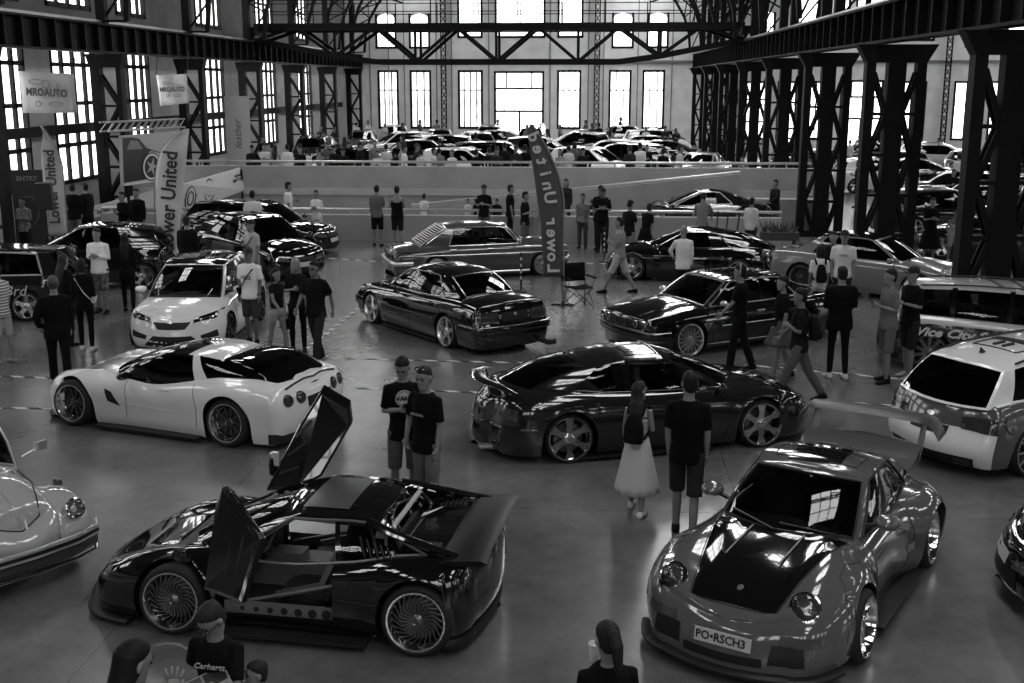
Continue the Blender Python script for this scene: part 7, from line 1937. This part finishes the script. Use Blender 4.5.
sponsor([(90,207,35.5),(160,189,37.5),(160,206,37.5),(91,218,35.5)],'low white sponsor banner left of the tall pale flag',[(.18,.45,.2,'lower'),(.4,.45,.2,'styling')])
# stage furniture
def loudspeaker(px,py,label):
    p=gp(px,py);root=thing('loudspeaker',label,'loudspeaker',(p.x,p.y,.04),.3)
    B=MB();B.box((0,0,1.75),(.42,.4,.72),BLK);o=B.build('cabinet',root);bv=o.modifiers.new('b','BEVEL');bv.width=.02;bv.segments=2
    B=MB();B.box((0,-.205,1.75),(.37,.01,.66),mat(.03,.6));B.build('front_grille',root)
    for a in(0,2.1,4.2):
        B=MB();B.tube([(0,0,.75),(.55*math.cos(a),.55*math.sin(a),.02)],.014,BLK,6);B.build('tripod_leg',root)
    B=MB();B.tube([(0,0,.5),(0,0,1.4)],.02,BLK,8);B.build('pole',root)
loudspeaker(50,262,'black loudspeaker on a tripod beside the small feather flag')
p=gp(70,243);root=thing('flight_case_table','pale-topped table with dark case below, under the left windows','table',(p.x,p.y,.04))
B=MB();B.box((0,0,.92),(1.5,.7,.05),mat(.35,.5));B.build('table_top',root)
for a,b_ in((-.65,-.28),(.65,-.28),(-.65,.28),(.65,.28)):
    B=MB();B.box((a,b_,.45),(.05,.05,.9),BLK);B.build('leg',root)
B=MB();B.box((0,0,.5),(1.1,.5,.6),mat(.04,.5));B.build('case',root)
p=gp(15,262);root=thing('roll_up_banner','dark roll-up banner with pale lettering and ring at far left','banner',(p.x-.2,p.y+1.5,.04),.25)
B=MB();B.box((0,0,1.25),(.85,.03,2.2),mat(.04,.6));B.build('printed_sheet',root)
text_obj('ENTRY',.18,mat(.3,.6),'lettering',root,frame((0,-.025,2.1),(1,0,0),(0,-1,0)),bold=.005)
B=MB();B.tube([(.25*math.cos(2*PI*k/20),-.02,1.2+.4*math.sin(2*PI*k/20)) for k in range(21)],.015,mat(.16,.6),5,False);B.build('ring_motif',root)
B=MB();B.box((0,0,.08),(.9,.2,.14),mat(.1,.4,.5));B.build('base_cassette',root)
# narrow standing banner by the rear wall
p=wy(240,165,46);root=thing('standing_banner','narrow pale standing banner with vertical script at the left end of the rear wall','banner',(p.x,46,.75))
B=MB();B.box((0,0,1.9),(1.0,.04,3.2),mat(.4,.7));B.build('printed_sheet',root);text_obj('feather',.4,mat(.08,.6),'lettering',root,frame((0,-.03,2.0),(0,0,1),(0,-1,0)),font_shear=.3);B=MB();B.box((0,0,.15),(1.1,.5,.3),BLK);B.build('base',root)
# folding camp chair
def camp_chair():
    p=gp(578,306);root=thing('camp_chair','black folding camp chair with crossed legs beside the dark feather flag','chair',(p.x,p.y,0),math.radians(25))
    fab=cl(.012);M_=mat(.04,.4,.5)
    B=MB();B.grid([[(-.26+.52*j/6,-.22+.44*i/5,.44-.03*math.sin(PI*j/6)-.03*i/5*0) for j in range(7)] for i in range(6)],fab);o=B.build('seat',root,True,fixn=False);o.modifiers.new('s','SOLIDIFY').thickness=.01
    B=MB();B.grid([[(-.28+.56*j/6,.24+.05*i/4,.52+.40*i/4) for j in range(7)] for i in range(5)],fab);o=B.build('backrest',root,True,fixn=False);o.modifiers.new('s','SOLIDIFY').thickness=.012
    for sx_ in(-1,1):
        B=MB();B.box((sx_*.31,0,.64),(.07,.48,.02),fab);B.build('armrest',root)
        for y in(-.24,.24):
            B=MB();B.tube([(sx_*.28,y,.0),(sx_*-.25,y,.44)],.011,M_,6);B.build('leg',root)
        B=MB();B.tube([(sx_*.28,-.24,.0),(sx_*.31,.24,.44)],.011,M_,6);B.build('leg',root)
        B=MB();B.tube([(sx_*.28,.24,.0),(sx_*.30,-.24,.64)],.011,M_,6);B.build('leg',root)
        B=MB();B.tube([(sx_*.27,.24,.0),(sx_*.28,.29,.93)],.012,M_,6);B.build('back_post',root)
camp_chair()
# scooters leaning at the parapet
def scooter(px,py,i,label):
    p=gp(px,py);root=thing('kick_scooter',label,'scooter',(p.x,p.y,0),math.radians(100+i*6),'scooters parked at the parapet')
    B=MB();B.box((-.05,0,.12),(.55,.15,.035),BLK);B.build('deck',root)
    for x in(-.42,.42):
        B=MB();B.lathe([(.0,-.025),(.09,-.025),(.11,-.01),(.11,.01),(.09,.025),(0,.025)],RUB,16,'y',(x,0,.11));B.build('wheel',root,True)
    B=MB();B.tube([(.42,0,.2),(.25,0,1.12)],.022,mat(.03,.4),8);B.build('stem',root)
    B=MB();B.tube([(.25,-.24,1.13),(.25,.24,1.13)],.016,BLK,8);B.box((.27,0,1.14),(.08,.06,.05),BLK);B.build('handlebar',root)
    B=MB();B.bar((.2,0,.13),(.40,0,.24),.05,.05,BLK);B.build('neck',root)
for i,(px,py) in enumerate(((708,252),(720,253),(731,254),(743,255))): scooter(px,py,i,['leftmost black kick scooter before the parapet','black kick scooter, second from the left before the parapet','black kick scooter, third from the left before the parapet','rightmost black kick scooter before the parapet'][i])
# planter trolley
p=gp(778,262);root=thing('planter_stand','dark stand with a low plant box near the colonnade','planter',(p.x,p.y,0))
B=MB();B.box((0,0,.72),(1.0,.4,.22),mat(.05,.6));B.build('trough',root)
for a in(-.4,.4):
    for b_ in(-.15,.15):
        B=MB();B.box((a,b_,.31),(.04,.04,.62),BLK);B.build('leg',root)
B=MB()
for k in range(70):
    x,y=rnd.uniform(-.45,.45),rnd.uniform(-.16,.16);h_=rnd.uniform(.1,.32);dx,dy=rnd.uniform(-.1,.1),rnd.uniform(-.1,.1)
    B.add([(x-.02,y,.82),(x+.02,y,.82),(x+dx+.03,y+dy,.82+h_*.7),(x+dx*1.6,y+dy*1.6,.82+h_)],[(0,1,2,3)],mat(.08,.7))
B.build('foliage',root,fixn=False)
# stanchion posts
for px,py,lab in ((521,292,'striped barrier post behind the black saloon'),(604,262,'short barrier post by the parapet')):
    p=gp(px,py);root=thing('barrier_post',lab,'post',(p.x,p.y,0));B=MB();B.lathe([(0,0),(.14,0),(.14,.03),(.02,.05),(.02,.9),(.03,.92),(0,.95)],BLK,14);B.build('post',root,True)
    B=MB()
    for k in range(4):B.lathe([(.022,.3+k*.15),(.022,.37+k*.15)],mat(.6,.5),12)
    B.build('white_bands',root)
# things in hands
p=hdp(597,655,1.2);B=MB();B.lathe([(0,0),(.032,0),(.042,.11),(.044,.115),(.040,.112),(.038,.09),(0,.09)],mat(.75,.5),20)
q=gp(595,660,1.28);o=B.build('paper_cup',None,True,loc=q);tag(o,'white paper cup held by the woman with the ponytail','cup')
q=[gp(178,686,1.12),gp(224,664,1.20),gp(238,694,1.16),gp(195,720,1.06)];c=sum(q,Vector())/4
root=thing('magazine','printed magazine held before the boy in glasses','magazine',c)
B=MB();v=[a-c for a in q];B.add(v+[a-Vector((0,0,.012)) for a in v],[(0,1,2,3),(7,6,5,4),(0,4,5,1),(1,5,6,2),(2,6,7,3),(3,7,4,0)],mat(.28,.4));B.build('pages',root)
B=MB()
for i,(a,b_,c_,d_,g) in enumerate(((.05,.3,.45,.95,.05),(.5,.55,.95,.95,.02),(.1,.05,.4,.25,.5),(.5,.1,.9,.45,.1))):
    f=lambda u,w_:v[3].lerp(v[2],u).lerp(v[0].lerp(v[1],u),w_)+Vector((0,0,.004))
    B.add([f(a,b_),f(c_,b_),f(c_,d_),f(a,d_)],[(0,1,2,3)],mat(g,.4))
B.build('printed_pictures',root,fixn=False)
